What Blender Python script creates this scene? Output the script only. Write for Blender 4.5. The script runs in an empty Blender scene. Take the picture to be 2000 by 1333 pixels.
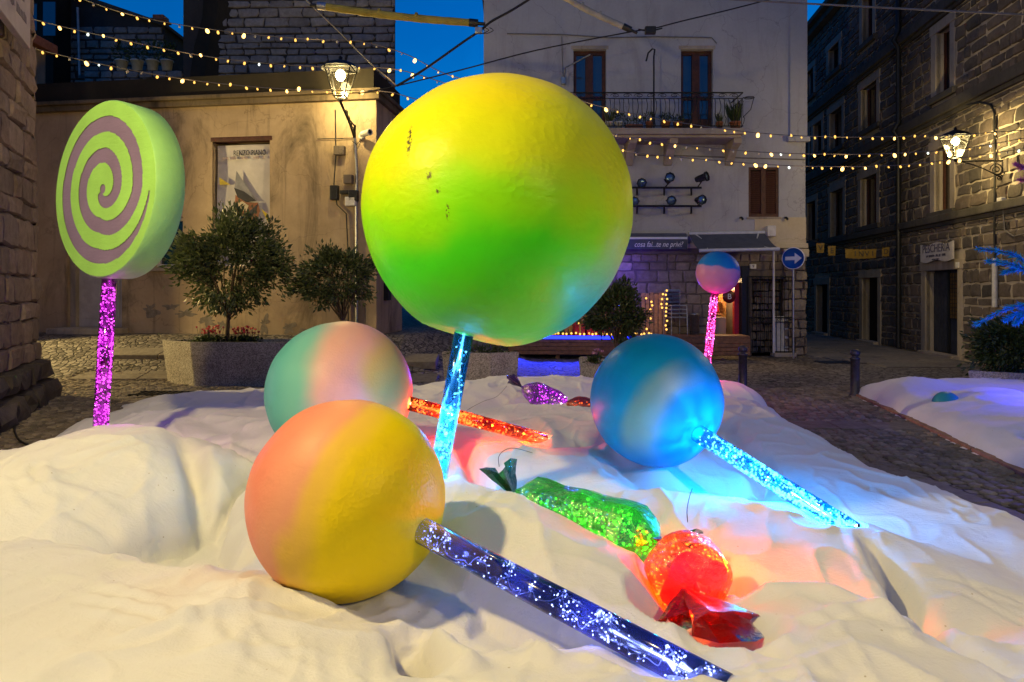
import bpy, bmesh, math, random
import numpy as np
from mathutils import Vector, Matrix, noise as mnoise

random.seed(7)
rng = np.random.default_rng(11)
sc = bpy.context.scene
COL = sc.collection

# ------------------------------------------------------------------ camera, sky, exposure
H = 1.7
F = 1333.3
HOR = 570.0
cam_d = bpy.data.cameras.new('camera')
cam_d.sensor_width = 36.0
cam_d.lens = 24.0
cam_d.shift_y = -(666.5 - HOR) / 2000.0
cam_d.clip_end = 500
cam = bpy.data.objects.new('camera', cam_d)
COL.objects.link(cam)
cam.location = (0, 0, H)
cam.rotation_euler = (math.radians(90), 0, 0)
sc.camera = cam

world = bpy.data.worlds.new('World')
sc.world = world
world.use_nodes = True
SUN_EL, SUN_ROT = 2.0, 20.0
wt = world.node_tree
wt.nodes.clear()
w_out = wt.nodes.new('ShaderNodeOutputWorld')
w_bg = wt.nodes.new('ShaderNodeBackground')
w_sky = wt.nodes.new('ShaderNodeTexSky')
w_sky.sky_type = 'NISHITA'
w_sky.sun_disc = False
w_sky.sun_elevation = math.radians(SUN_EL)
w_sky.sun_rotation = math.radians(SUN_ROT)
w_sky.ozone_density = 8.0
w_sky.air_density = 1.2
w_sky.dust_density = 0.2
w_tc = wt.nodes.new('ShaderNodeTexCoord')
w_noise = wt.nodes.new('ShaderNodeTexNoise')
w_noise.inputs['Scale'].default_value = 7.0
w_noise.inputs['Detail'].default_value = 5
w_noise.inputs['Distortion'].default_value = 0.6
w_ramp = wt.nodes.new('ShaderNodeValToRGB')
w_ramp.color_ramp.elements[0].position = 0.42
w_ramp.color_ramp.elements[0].color = (0.08, 1.5, 1.25, 1)
w_ramp.color_ramp.elements[1].position = 0.72
w_ramp.color_ramp.elements[1].color = (0.6, 2.1, 1.6, 1)
w_mul = wt.nodes.new('ShaderNodeMix')
w_mul.data_type = 'RGBA'
w_mul.blend_type = 'MULTIPLY'
w_mul.inputs[0].default_value = 1.0
wt.links.new(w_tc.outputs['Generated'], w_noise.inputs['Vector'])
wt.links.new(w_noise.outputs['Fac'], w_ramp.inputs['Fac'])
wt.links.new(w_sky.outputs['Color'], w_mul.inputs[6])
wt.links.new(w_ramp.outputs['Color'], w_mul.inputs[7])
wt.links.new(w_mul.outputs[2], w_bg.inputs['Color'])
w_bg.inputs['Strength'].default_value = 0.15
wt.links.new(w_bg.outputs['Background'], w_out.inputs['Surface'])

sun_d = bpy.data.lights.new('sun', 'SUN')
sun_d.energy = 0.05
sun_d.angle = math.radians(20)
sun_d.color = (1.0, 0.86, 0.72)
sun = bpy.data.objects.new('sun', sun_d)
COL.objects.link(sun)
sun.rotation_euler = (math.radians(90 - SUN_EL), 0, math.radians(180 - SUN_ROT))

sc.view_settings.view_transform = 'Standard'
sc.view_settings.look = 'None'
sc.view_settings.exposure = 1.1
sc.view_settings.gamma = 1.0
sc.cycles.use_denoising = True
sc.cycles.max_bounces = 6
sc.cycles.diffuse_bounces = 3
sc.cycles.glossy_bounces = 3
sc.cycles.transmission_bounces = 4
sc.cycles.transparent_max_bounces = 20
sc.cycles.sample_clamp_indirect = 4.0
sc.cycles.caustics_reflective = False
sc.cycles.caustics_refractive = False

# ------------------------------------------------------------------ helpers
def P(u, v, Y):
    """pixel of the 2000x1333 photograph at depth Y -> world point"""
    return Vector(((u - 1000.0) / F * Y, Y, H - (v - HOR) / F * Y))

def G(u, v, z=0.0):
    """pixel -> world point on the horizontal plane of height z"""
    Y = (H - z) * F / (v - HOR)
    return Vector(((u - 1000.0) / F * Y, Y, z))

def smooth(t):
    t = np.clip(t, 0, 1)
    return t * t * (3 - 2 * t)

class MB:
    def __init__(s):
        s.v = []; s.f = []; s.m = []; s.sm = []
    def add(s, vs, fs, mi=0, sm=False):
        o = len(s.v)
        s.v.extend([tuple(p) for p in vs])
        for f in fs:
            s.f.append(tuple(i + o for i in f)); s.m.append(mi); s.sm.append(sm)
        return s
    def box(s, x0, x1, y0, y1, z0, z1, mi=0):
        vs = [(x, y, z) for z in (z0, z1) for y in (y0, y1) for x in (x0, x1)]
        fs = [(0, 2, 3, 1), (4, 5, 7, 6), (0, 1, 5, 4), (2, 6, 7, 3), (0, 4, 6, 2), (1, 3, 7, 5)]
        return s.add(vs, fs, mi)
    def bbox(s, x0, x1, y0, y1, z0, z1, b=0.01, mi=0):
        """bevelled box (chamfered edges)"""
        bm = bmesh.new()
        bmesh.ops.create_cube(bm, size=1.0)
        bmesh.ops.scale(bm, vec=(x1 - x0, y1 - y0, z1 - z0), verts=bm.verts)
        bmesh.ops.translate(bm, vec=((x0 + x1) / 2, (y0 + y1) / 2, (z0 + z1) / 2), verts=bm.verts)
        bmesh.ops.bevel(bm, geom=list(bm.edges), offset=b, segments=2, affect='EDGES', profile=0.6)
        bm.verts.index_update()
        s.add([v.co for v in bm.verts], [[v.index for v in f.verts] for f in bm.faces], mi)
        bm.free()
        return s
    def tube(s, pts, r, n=6, mi=0, caps=True, sm=True):
        pts = [Vector(p) for p in pts]
        rs = r if isinstance(r, (list, tuple)) else [r] * len(pts)
        vs = []; fs = []
        up = None
        for i, p in enumerate(pts):
            a = pts[max(i - 1, 0)]; b = pts[min(i + 1, len(pts) - 1)]
            t = (b - a)
            if t.length < 1e-9: t = Vector((0, 0, 1))
            t.normalize()
            if up is None:
                up = Vector((0, 0, 1)) if abs(t.z) < 0.9 else Vector((1, 0, 0))
            x = up.cross(t)
            if x.length < 1e-6: x = Vector((1, 0, 0)).cross(t)
            x.normalize(); y = t.cross(x); up = y
            for k in range(n):
                an = 2 * math.pi * k / n
                vs.append(p + (x * math.cos(an) + y * math.sin(an)) * rs[i])
        for i in range(len(pts) - 1):
            for k in range(n):
                fs.append((i * n + k, i * n + (k + 1) % n, (i + 1) * n + (k + 1) % n, (i + 1) * n + k))
        s.add(vs, fs, mi, sm)
        if caps:
            s.add(vs[:n][::-1], [tuple(range(n))], mi)
            s.add(vs[-n:], [tuple(range(n))], mi)
        return s
    def lathe(s, prof, n=16, mi=0, M=None, sm=True):
        vs = []; fs = []
        for (r, z) in prof:
            for k in range(n):
                a = 2 * math.pi * k / n
                p = Vector((r * math.cos(a), r * math.sin(a), z))
                vs.append(M @ p if M else p)
        for i in range(len(prof) - 1):
            for k in range(n):
                fs.append((i * n + k, i * n + (k + 1) % n, (i + 1) * n + (k + 1) % n, (i + 1) * n + k))
        s.add(vs, fs, mi, sm)
        return s
    def build(s, name, mat, parent=None, loc=None):
        me = bpy.data.meshes.new(name)
        me.from_pydata(s.v, [], s.f)
        mats = mat if isinstance(mat, (list, tuple)) else [mat]
        for m in mats: me.materials.append(m)
        me.polygons.foreach_set('material_index', s.m)
        me.polygons.foreach_set('use_smooth', s.sm)
        me.update()
        return link(name, me, parent, loc)

def link(name, me, parent=None, loc=None):
    o = bpy.data.objects.new(name, me)
    COL.objects.link(o)
    if parent is not None: o.parent = parent
    if loc is not None: o.location = loc
    return o

def thing(name, label, cat, loc=(0, 0, 0), rz=0.0, group=None, M=None):
    o = bpy.data.objects.new(name, None)
    COL.objects.link(o)
    o.empty_display_size = 0.2
    if M is not None: o.matrix_world = M
    else:
        o.location = loc; o.rotation_euler = (0, 0, rz)
    return tag(o, label, cat, group)

def tag(o, label, cat, group=None):
    o['label'] = label; o['category'] = cat
    if group: o['group'] = group
    return o

def kind(o, k):
    o['kind'] = k
    return o

def rot_to(d):
    """matrix whose local z points along d"""
    return Vector(d).to_track_quat('Z', 'Y').to_matrix().to_4x4()

def point_light(name, loc, power, color, radius, parent=None):
    d = bpy.data.lights.new(name, 'POINT')
    d.energy = power; d.color = color; d.shadow_soft_size = radius
    o = bpy.data.objects.new(name, d)
    COL.objects.link(o)
    if parent is not None: o.parent = parent
    o.location = loc
    return o

def spot_light(name, loc, d, power, color, deg, parent=None):
    l = bpy.data.lights.new(name, 'SPOT'); l.energy = power; l.color = color; l.spot_size = math.radians(deg); l.spot_blend = .6; l.shadow_soft_size = .03
    o = bpy.data.objects.new(name, l); COL.objects.link(o)
    if parent is not None: o.parent = parent
    o.location = loc; o.rotation_euler = Vector(d).to_track_quat('-Z', 'Y').to_euler()
    return o

# ------------------------------------------------------------------ materials
MATS = {}
class NT:
    def __init__(s, name):
        m = bpy.data.materials.new(name); m.use_nodes = True
        s.m = m; s.t = m.node_tree; s.t.nodes.clear()
        s.out = s.n('ShaderNodeOutputMaterial')
    def n(s, ty, **kw):
        x = s.t.nodes.new(ty)
        for k, v in kw.items(): setattr(x, k, v)
        return x
    def l(s, a, b): s.t.links.new(a, b)
    def math(s, op, a, b=None, clamp=False):
        x = s.n('ShaderNodeMath', operation=op); x.use_clamp = clamp
        for i, q in enumerate((a, b)):
            if q is None: continue
            if isinstance(q, (int, float)): x.inputs[i].default_value = q
            else: s.l(q, x.inputs[i])
        return x.outputs[0]
    def noise(s, vec, scale, detail=4, rough=0.55, dist=0.0):
        x = s.n('ShaderNodeTexNoise')
        x.inputs['Scale'].default_value = scale; x.inputs['Detail'].default_value = detail
        x.inputs['Roughness'].default_value = rough; x.inputs['Distortion'].default_value = dist
        if vec is not None: s.l(vec, x.inputs['Vector'])
        return x.outputs['Fac']
    def ramp(s, fac, stops, interp='LINEAR'):
        x = s.n('ShaderNodeValToRGB'); r = x.color_ramp; r.interpolation = interp
        while len(r.elements) < len(stops): r.elements.new(0.5)
        for e, (p, c) in zip(r.elements, stops):
            e.position = p; e.color = (*c, 1) if len(c) == 3 else c
        s.l(fac, x.inputs['Fac'])
        return x.outputs['Color']
    def mix(s, fac, a, b, mode='MIX'):
        x = s.n('ShaderNodeMix', data_type='RGBA', blend_type=mode)
        for i, q in ((0, fac), (6, a), (7, b)):
            if isinstance(q, (int, float)): x.inputs[i].default_value = q
            elif isinstance(q, (tuple, list)): x.inputs[i].default_value = (*q[:3], 1)
            else: s.l(q, x.inputs[i])
        return x.outputs[2]
    def coord(s, which='Object'):
        return s.n('ShaderNodeTexCoord').outputs[which]
    def mapping(s, vec, scale=(1, 1, 1), rot=(0, 0, 0)):
        x = s.n('ShaderNodeMapping'); s.l(vec, x.inputs['Vector'])
        x.inputs['Scale'].default_value = scale; x.inputs['Rotation'].default_value = rot
        return x.outputs[0]
    def bump(s, h, strength, dist=0.02, prev=None):
        x = s.n('ShaderNodeBump'); x.inputs['Strength'].default_value = strength
        x.inputs['Distance'].default_value = dist
        s.l(h, x.inputs['Height'])
        if prev is not None: s.l(prev, x.inputs['Normal'])
        return x.outputs[0]
    def rnd(s):
        a = s.n('ShaderNodeObjectInfo').outputs['Random']
        b = s.n('ShaderNodeNewGeometry').outputs['Random Per Island']
        return s.math('FRACT', s.math('ADD', a, b))
    def principled(s, col, rough=0.7, metal=0.0, normal=None, spec=0.4, coat=0.0, sheen=0.0):
        x = s.n('ShaderNodeBsdfPrincipled')
        for k, q in (('Base Color', col), ('Roughness', rough), ('Metallic', metal), ('Specular IOR Level', spec), ('Coat Weight', coat), ('Sheen Weight', sheen)):
            if isinstance(q, (int, float)): x.inputs[k].default_value = q
            elif isinstance(q, (tuple, list)): x.inputs[k].default_value = (*q[:3], 1)
            else: s.l(q, x.inputs[k])
        if normal is not None: s.l(normal, x.inputs['Normal'])
        s.l(x.outputs[0], s.out.inputs['Surface'])
        return x
    def done(s):
        MATS[s.m.name] = s.m
        return s.m

def plain(name, c, rough=0.6, metal=0.0, var=0.25, scale=6.0, bump=0.15, spec=0.4, bscale=None, coat=0.0):
    """colour varied by two noise layers, faint relief"""
    t = NT(name); co = t.coord('Object')
    a = t.noise(co, scale, 5, 0.6)
    col = t.ramp(a, [(0.3, tuple(x * (1 - var) for x in c)), (0.7, tuple(min(1, x * (1 + var)) for x in c))])
    rg = t.math('ADD', t.math('MULTIPLY', t.noise(co, scale * 2.3, 3), 0.25), rough - 0.12, True)
    nb = t.bump(t.noise(co, bscale or scale * 9, 4, 0.6), bump, 0.01)
    t.principled(col, rg, metal, nb, spec, coat)
    return t.done()

def stone_mat(name, cols, bump=0.5, moss=0.0, scale=9.0):
    t = NT(name); co = t.coord('Object'); geo = t.n('ShaderNodeNewGeometry').outputs['Position']
    r = t.rnd()
    base = t.ramp(r, [(i / max(1, len(cols) - 1), c) for i, c in enumerate(cols)])
    n1 = t.noise(geo, scale, 6, 0.65)
    col = t.mix(t.ramp(n1, [(0.3, (0, 0, 0)), (0.75, (1, 1, 1))]), base, t.mix(1.0, base, (0.55, 0.53, 0.5), 'MULTIPLY'))
    n2 = t.noise(geo, 1.1, 4, 0.6)
    col = t.mix(t.ramp(n2, [(0.5, (0, 0, 0)), (0.75, (0.6, 0.6, 0.6))]), col, t.mix(1.0, col, (0.5, 0.47, 0.42), 'MULTIPLY'))
    nb = t.bump(t.noise(geo, scale * 3.2, 6, 0.7), bump, 0.02)
    t.principled(col, 0.85, 0, nb, 0.3)
    return t.done()

def emit(name, c, strength, sample=False):
    t = NT(name)
    e = t.n('ShaderNodeEmission'); e.inputs['Color'].default_value = (*c, 1); e.inputs['Strength'].default_value = strength
    t.l(e.outputs[0], t.out.inputs['Surface'])
    t.m.cycles.emission_sampling = 'AUTO' if sample else 'NONE'
    return t.done()

def film(name, tint, scatter, fac_scatter=0.35, gloss=0.12, rough=0.08, wrinkle=0.0, wscale=20.0):
    """clear coloured plastic film or tube: lets light through, scatters some, glints"""
    t = NT(name); co = t.coord('Object')
    tr = t.n('ShaderNodeBsdfTransparent'); tr.inputs['Color'].default_value = (*tint, 1)
    tl = t.n('ShaderNodeBsdfTranslucent'); tl.inputs['Color'].default_value = (*scatter, 1)
    di = t.n('ShaderNodeBsdfDiffuse'); di.inputs['Color'].default_value = (*[x * 0.6 for x in scatter], 1)
    m0 = t.n('ShaderNodeMixShader'); m0.inputs[0].default_value = 0.35
    t.l(tl.outputs[0], m0.inputs[1]); t.l(di.outputs[0], m0.inputs[2])
    m1 = t.n('ShaderNodeMixShader'); m1.inputs[0].default_value = fac_scatter
    t.l(tr.outputs[0], m1.inputs[1]); t.l(m0.outputs[0], m1.inputs[2])
    gl = t.n('ShaderNodeBsdfGlossy'); gl.inputs['Roughness'].default_value = rough
    gl.inputs['Color'].default_value = (0.9, 0.9, 0.9, 1)
    fr = t.n('ShaderNodeFresnel'); fr.inputs['IOR'].default_value = 1.45
    if wrinkle:
        nb = t.bump(t.noise(t.mapping(co, (1, 1, 1)), wscale, 5, 0.6, 1.0), wrinkle, 0.02)
        for q in (gl, tl, di): t.l(nb, q.inputs['Normal'])
        t.l(nb, fr.inputs['Normal'])
    fa = t.math('ADD', fr.outputs[0], gloss - 0.04, True)
    m2 = t.n('ShaderNodeMixShader'); t.l(fa, m2.inputs[0])
    t.l(m1.outputs[0], m2.inputs[1]); t.l(gl.outputs[0], m2.inputs[2])
    t.l(m2.outputs[0], t.out.inputs['Surface'])
    return t.done()

def paint_ball(name, axis, stops, spots=(), warp=0.12, wscale=2.5, bscale=55.0, bstr=0.35, rough=0.42, streak=(1, 1, 1), scars=()):
    """air-brushed plaster ball: colours laid along an axis of the ball with soft uneven borders"""
    t = NT(name); co = t.coord('Object')
    def along(ax, w):
        d = t.n('ShaderNodeVectorMath', operation='DOT_PRODUCT'); t.l(co, d.inputs[0]); d.inputs[1].default_value = ax
        nz = t.noise(t.mapping(co, streak), wscale, 3, 0.5)
        return t.math('ADD', t.math('MULTIPLY', d.outputs['Value'], 0.5), t.math('ADD', t.math('MULTIPLY', t.math('SUBTRACT', nz, 0.5), w * 2), 0.5))
    col = t.ramp(along(axis, warp), stops, 'EASE')
    for ax, lo, hi, c in spots:
        col = t.mix(t.ramp(along(ax, warp * 0.6), [(lo, (0, 0, 0)), (hi, (1, 1, 1))], 'EASE'), col, c)
    # faint dirt and handling marks
    dn = t.noise(co, 7.0, 6, 0.7)
    col = t.mix(t.ramp(dn, [(0.55, (0, 0, 0)), (0.85, (0.35, 0.35, 0.35))]), col, t.mix(1.0, col, (0.72, 0.68, 0.6), 'MULTIPLY'))
    for (p, e) in scars:        # chipped, dirty scratches in the skin
        a = t.n('ShaderNodeVectorMath', operation='SUBTRACT'); t.l(co, a.inputs[0]); a.inputs[1].default_value = p
        d = t.n('ShaderNodeVectorMath', operation='DIVIDE'); t.l(a.outputs[0], d.inputs[0]); d.inputs[1].default_value = e
        ln = t.n('ShaderNodeVectorMath', operation='LENGTH'); t.l(d.outputs[0], ln.inputs[0])
        m = t.math('MULTIPLY', t.ramp(ln.outputs['Value'], [(.5, (1, 1, 1)), (1.0, (0, 0, 0))]), t.ramp(t.noise(co, 60, 3), [(.48, (0, 0, 0)), (.56, (1, 1, 1))]))
        col = t.mix(m, col, (.09, .08, .02))
    b1 = t.bump(t.noise(co, bscale, 4, 0.6), bstr * .8, 0.004)
    b2 = t.bump(t.noise(t.mapping(co, (1, 1, 2.2)), 7.0, 4, 0.5, 0.6), bstr * 0.6, 0.012, b1)
    mask = t.ramp(t.noise(co, 2.2, 3), [(0.45, (0, 0, 0)), (0.65, (1, 1, 1))])
    vo = t.n('ShaderNodeTexVoronoi'); vo.inputs['Scale'].default_value = bscale * 1.1; t.l(co, vo.inputs['Vector'])
    b3 = t.bump(t.math('MULTIPLY', vo.outputs['Distance'], mask), bstr * 1.0, 0.006, b2)
    rg = t.math('ADD', t.math('MULTIPLY', t.noise(co, 12, 4), 0.3), rough - 0.15, True)
    t.principled(col, rg, 0, b3, 0.18)
    return t.done()

# general palette
M_iron = plain('wrought_iron', (0.018, 0.018, 0.02), 0.5, 0.5, 0.3, 20, 0.3)
M_dark = plain('dark_metal', (0.02, 0.021, 0.024), 0.45, 0.3, 0.3, 15, 0.2)
M_steel = plain('galvanised_steel', (0.35, 0.36, 0.38), 0.4, 0.8, 0.25, 12, 0.15)
M_bollard = plain('bollard_paint', (0.05, 0.05, 0.06), 0.4, 0.4, 0.3, 25, 0.25)
M_rubber = plain('cable_rubber', (0.012, 0.012, 0.014), 0.6, 0, 0.2, 10, 0.1)
M_cablegrey = plain('grey_cable', (0.16, 0.15, 0.15), 0.6, 0, 0.2, 10, 0.1)
M_whiteplastic = plain('white_plastic', (0.6, 0.58, 0.55), 0.5, 0, 0.15, 10, 0.1)
M_brownwood = plain('brown_painted_wood', (0.07, 0.022, 0.012), 0.55, 0, 0.35, 12, 0.3)
M_deckwood = plain('deck_wood', (0.22, 0.1, 0.045), 0.6, 0, 0.4, 10, 0.35)
M_pallet = plain('pallet_wood', (0.5, 0.27, 0.12), 0.7, 0, 0.35, 12, 0.35)
M_plank = plain('edging_plank', (0.3, 0.15, 0.09), 0.7, 0, 0.35, 9, 0.3)
M_terracotta = plain('terracotta', (0.3, 0.11, 0.06), 0.75, 0, 0.3, 10, 0.2)
M_black = plain('black_void', (0.004, 0.004, 0.005), 0.8, 0, 0.2, 4, 0.05)
M_red = plain('red_lacquer', (0.5, 0.012, 0.015), 0.35, 0, 0.2, 10, 0.1)
M_yellow = plain('yellow_paint', (0.6, 0.38, 0.04), 0.5, 0, 0.2, 10, 0.1)
M_green = plain('green_paint', (0.06, 0.2, 0.03), 0.5, 0, 0.2, 10, 0.1)
M_signblue = plain('sign_blue', (0.01, 0.09, 0.38), 0.35, 0, 0.1, 8, 0.05)
M_signwhite = plain('sign_white', (0.75, 0.75, 0.74), 0.45, 0, 0.1, 8, 0.05)
M_awning = plain('awning_fabric', (0.075, 0.085, 0.12), 0.8, 0, 0.15, 5, 0.25, 0.2, 220)
M_alu = plain('white_aluminium', (0.55, 0.56, 0.58), 0.35, 0.2, 0.1, 8, 0.05)
M_bark = plain('bark', (0.1, 0.07, 0.04), 0.85, 0, 0.4, 18, 0.6)
M_soil = plain('soil', (0.03, 0.022, 0.016), 0.95, 0, 0.4, 18, 0.6)
M_text = plain('dark_lettering', (0.02, 0.02, 0.03), 0.6, 0, 0.2, 8, 0.05)
M_textwhite = plain('white_lettering', (0.7, 0.7, 0.7), 0.6, 0, 0.1, 8, 0.05)
M_texgrey = plain('engraved_lettering', (0.2, 0.17, 0.19), 0.7, 0, 0.2, 8, 0.05)
M_bulbglass = emit('string_bulb_glow', (1.0, 0.5, 0.1), 1.0)
M_bulbbright = emit('bright_string_bulb_glow', (1.0, 0.55, 0.14), 2.6)
M_bulbwhite = emit('white_bulb_glow', (0.85, 0.95, 0.8), 1.4)
M_bulboff = plain('unlit_bulb', (0.45, 0.42, 0.38), 0.25, 0, 0.1, 10, 0.05)
M_lampglow = emit('lantern_bulb_glow', (1.0, 0.8, 0.36), 14.0)

def glass_pane(name, c, rough=0.08, mixf=0.5):
    t = NT(name); co = t.coord('Object')
    nb = t.bump(t.noise(co, 1.6, 2), 0.25, 0.03)
    t.principled(c, rough, 0.0, nb, 0.9, 0.3)
    return t.done()
M_glassdoor = glass_pane('door_glass', (0.03, 0.05, 0.07), 0.06)
M_glassdark = glass_pane('dark_window_glass', (0.01, 0.01, 0.012), 0.15)
M_lampglass = film('lantern_glass', (0.95, 0.92, 0.85), (0.02, 0.018, 0.014), 0.05, 0.06, 0.1)

def plaster(name, c1, c2, stain, stain_amt, streak=True, bump=0.25):
    t = NT(name); co = t.coord('Object')
    base = t.ramp(t.noise(co, 0.7, 6, 0.62, 0.4), [(0.32, c1), (0.68, c2)])
    big = t.noise(t.mapping(co, (0.9, 0.9, 0.28)), 1.3, 7, 0.68, 0.8)
    base = t.mix(t.ramp(big, [(0.52, (0, 0, 0)), (0.74, (stain_amt,) * 3)]), base, stain)
    if streak:
        st = t.noise(t.mapping(co, (4.0, 4.0, 0.22)), 1.6, 6, 0.65)
        base = t.mix(t.ramp(st, [(0.55, (0, 0, 0)), (0.8, (stain_amt * 0.8,) * 3)]), base, stain)
    fine = t.noise(co, 14, 5, 0.65)
    base = t.mix(t.ramp(fine, [(0.35, (0.0,) * 3), (0.8, (0.3,) * 3)]), base, t.mix(1.0, base, (0.7, 0.68, 0.64), 'MULTIPLY'))
    vo = t.n('ShaderNodeTexVoronoi', feature='DISTANCE_TO_EDGE'); vo.inputs['Scale'].default_value = 0.55
    wv = t.n('ShaderNodeVectorMath', operation='ADD')
    nz = t.n('ShaderNodeTexNoise'); nz.inputs['Scale'].default_value = 1.6; nz.inputs['Detail'].default_value = 6
    t.l(co, nz.inputs['Vector']); t.l(co, wv.inputs[0]); t.l(nz.outputs['Color'], wv.inputs[1]); t.l(wv.outputs[0], vo.inputs['Vector'])
    crack = t.ramp(vo.outputs['Distance'], [(0.0, (0.5,) * 3), (0.006, (0, 0, 0))])
    base = t.mix(crack, base, t.mix(1.0, base, (0.45, 0.42, 0.4), 'MULTIPLY'))
    nb = t.bump(t.noise(co, 28, 6, 0.65), bump, 0.012)
    nb = t.bump(t.noise(co, 2.2, 4, 0.6), bump, 0.06, nb)
    t.principled(base, 0.9, 0, nb, 0.25)
    return t.done()
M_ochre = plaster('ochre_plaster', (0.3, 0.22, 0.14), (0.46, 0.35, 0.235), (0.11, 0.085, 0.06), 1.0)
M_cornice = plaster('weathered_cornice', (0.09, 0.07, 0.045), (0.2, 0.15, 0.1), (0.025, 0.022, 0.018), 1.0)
M_parapet = plaster('mossy_parapet', (0.016, 0.014, 0.01), (0.038, 0.03, 0.02), (0.02, 0.018, 0.012), 0.9)
M_white = plaster('white_plaster', (0.37, 0.37, 0.41), (0.43, 0.43, 0.465), (0.24, 0.23, 0.24), 0.6)
M_cream = plaster('cream_plaster', (0.5, 0.42, 0.3), (0.58, 0.5, 0.36), (0.3, 0.25, 0.2), 0.4)
M_mortar_light = plaster('light_mortar', (0.36, 0.31, 0.25), (0.46, 0.4, 0.33), (0.1, 0.085, 0.07), 0.8, False, 0.5)
M_mortar_dark = plaster('dark_mortar', (0.035, 0.032, 0.032), (0.06, 0.055, 0.055), (0.02, 0.02, 0.02), 0.8, False, 0.5)
M_mortar_brown = plaster('brown_mortar', (0.12, 0.095, 0.08), (0.17, 0.14, 0.115), (0.06, 0.05, 0.04), 0.8, False, 0.5)
M_surround = plaster('granite_surround', (0.3, 0.25, 0.2), (0.42, 0.36, 0.29), (0.14, 0.12, 0.1), 0.7, True, 0.35)
M_stringcourse = plaster('stone_string_course', (0.06, 0.055, 0.05), (0.1, 0.09, 0.08), (0.03, 0.028, 0.025), 0.8, True, 0.5)
M_stone_right = stone_mat('dark_basalt_block', [(0.065, 0.06, 0.06), (0.15, 0.125, 0.11), (0.095, 0.083, 0.083), (0.2, 0.16, 0.135), (0.11, 0.09, 0.08)])
M_stone_tower = stone_mat('grey_tower_block', [(0.2, 0.19, 0.2), (0.3, 0.28, 0.28), (0.24, 0.225, 0.235), (0.36, 0.335, 0.325)], 0.6)
M_stone_shop = stone_mat('granite_shop_block', [(0.26, 0.2, 0.15), (0.36, 0.29, 0.22), (0.2, 0.16, 0.13), (0.42, 0.35, 0.27)], 0.5)
M_stone_corner = stone_mat('granite_corner_block', [(0.27, 0.2, 0.165), (0.34, 0.26, 0.21), (0.22, 0.17, 0.145), (0.38, 0.3, 0.25)], 0.9, 0, 7)
M_plinth = stone_mat('dark_plinth_stone', [(0.09, 0.08, 0.075), (0.13, 0.11, 0.1)], 0.9, 0, 6)
M_cobble = stone_mat('cobblestone', [(0.24, 0.195, 0.145), (0.34, 0.285, 0.21), (0.17, 0.145, 0.11), (0.42, 0.36, 0.27)], 0.5, 0, 22)
M_slab = stone_mat('paving_slab', [(0.22, 0.19, 0.16), (0.28, 0.245, 0.2), (0.18, 0.165, 0.14)], 0.4, 0, 10)

def ground_mat():
    t = NT('cobbled_ground'); g = t.n('ShaderNodeNewGeometry').outputs['Position']
    v1 = t.n('ShaderNodeTexVoronoi', feature='F1'); v1.inputs['Scale'].default_value = 8.0; v1.inputs['Randomness'].default_value = 0.7; t.l(g, v1.inputs['Vector'])
    v2 = t.n('ShaderNodeTexVoronoi', feature='DISTANCE_TO_EDGE'); v2.inputs['Scale'].default_value = 8.0; v2.inputs['Randomness'].default_value = 0.7; t.l(g, v2.inputs['Vector'])
    sep = t.n('ShaderNodeSeparateColor'); t.l(v1.outputs['Color'], sep.inputs[0])
    col = t.ramp(sep.outputs[0], [(0.0, (0.14, 0.12, 0.1)), (0.5, (0.23, 0.2, 0.165)), (1.0, (0.3, 0.265, 0.22))])
    joint = t.ramp(v2.outputs['Distance'], [(0.02, (1, 1, 1)), (0.11, (0, 0, 0))])
    col = t.mix(joint, col, (0.035, 0.03, 0.022))
    big = t.noise(g, 0.6, 5, 0.6)
    col = t.mix(t.ramp(big, [(0.4, (0, 0, 0)), (0.7, (0.6,) * 3)]), col, t.mix(1.0, col, (0.6, 0.57, 0.55), 'MULTIPLY'))
    hb = t.ramp(v2.outputs['Distance'], [(0.0, (0, 0, 0)), (0.16, (1, 1, 1))])
    nb = t.bump(hb, 0.7, 0.03); nb = t.bump(t.noise(g, 60, 4), 0.3, 0.01, nb)
    t.principled(col, 0.75, 0, nb, 0.35)
    return t.done()
M_ground = ground_mat()

def planter_mat(name, c):
    t = NT(name); co = t.coord('Object')
    v = t.n('ShaderNodeTexVoronoi'); v.inputs['Scale'].default_value = 70; t.l(co, v.inputs['Vector'])
    sep = t.n('ShaderNodeSeparateColor'); t.l(v.outputs['Color'], sep.inputs[0])
    col = t.ramp(sep.outputs[0], [(0, tuple(x * 0.5 for x in c)), (0.5, c), (1, tuple(x * 1.5 for x in c))])
    col = t.mix(t.ramp(t.noise(co, 2.0, 5), [(0.45, (0, 0, 0)), (0.75, (0.7,) * 3)]), col, t.mix(1.0, col, (0.55, 0.52, 0.48), 'MULTIPLY'))
    nb = t.bump(v.outputs['Distance'], 0.5, 0.012)
    t.principled(col, 0.85, 0, nb, 0.3)
    return t.done()
M_planter = planter_mat('exposed_aggregate', (0.4, 0.355, 0.29))

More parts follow.
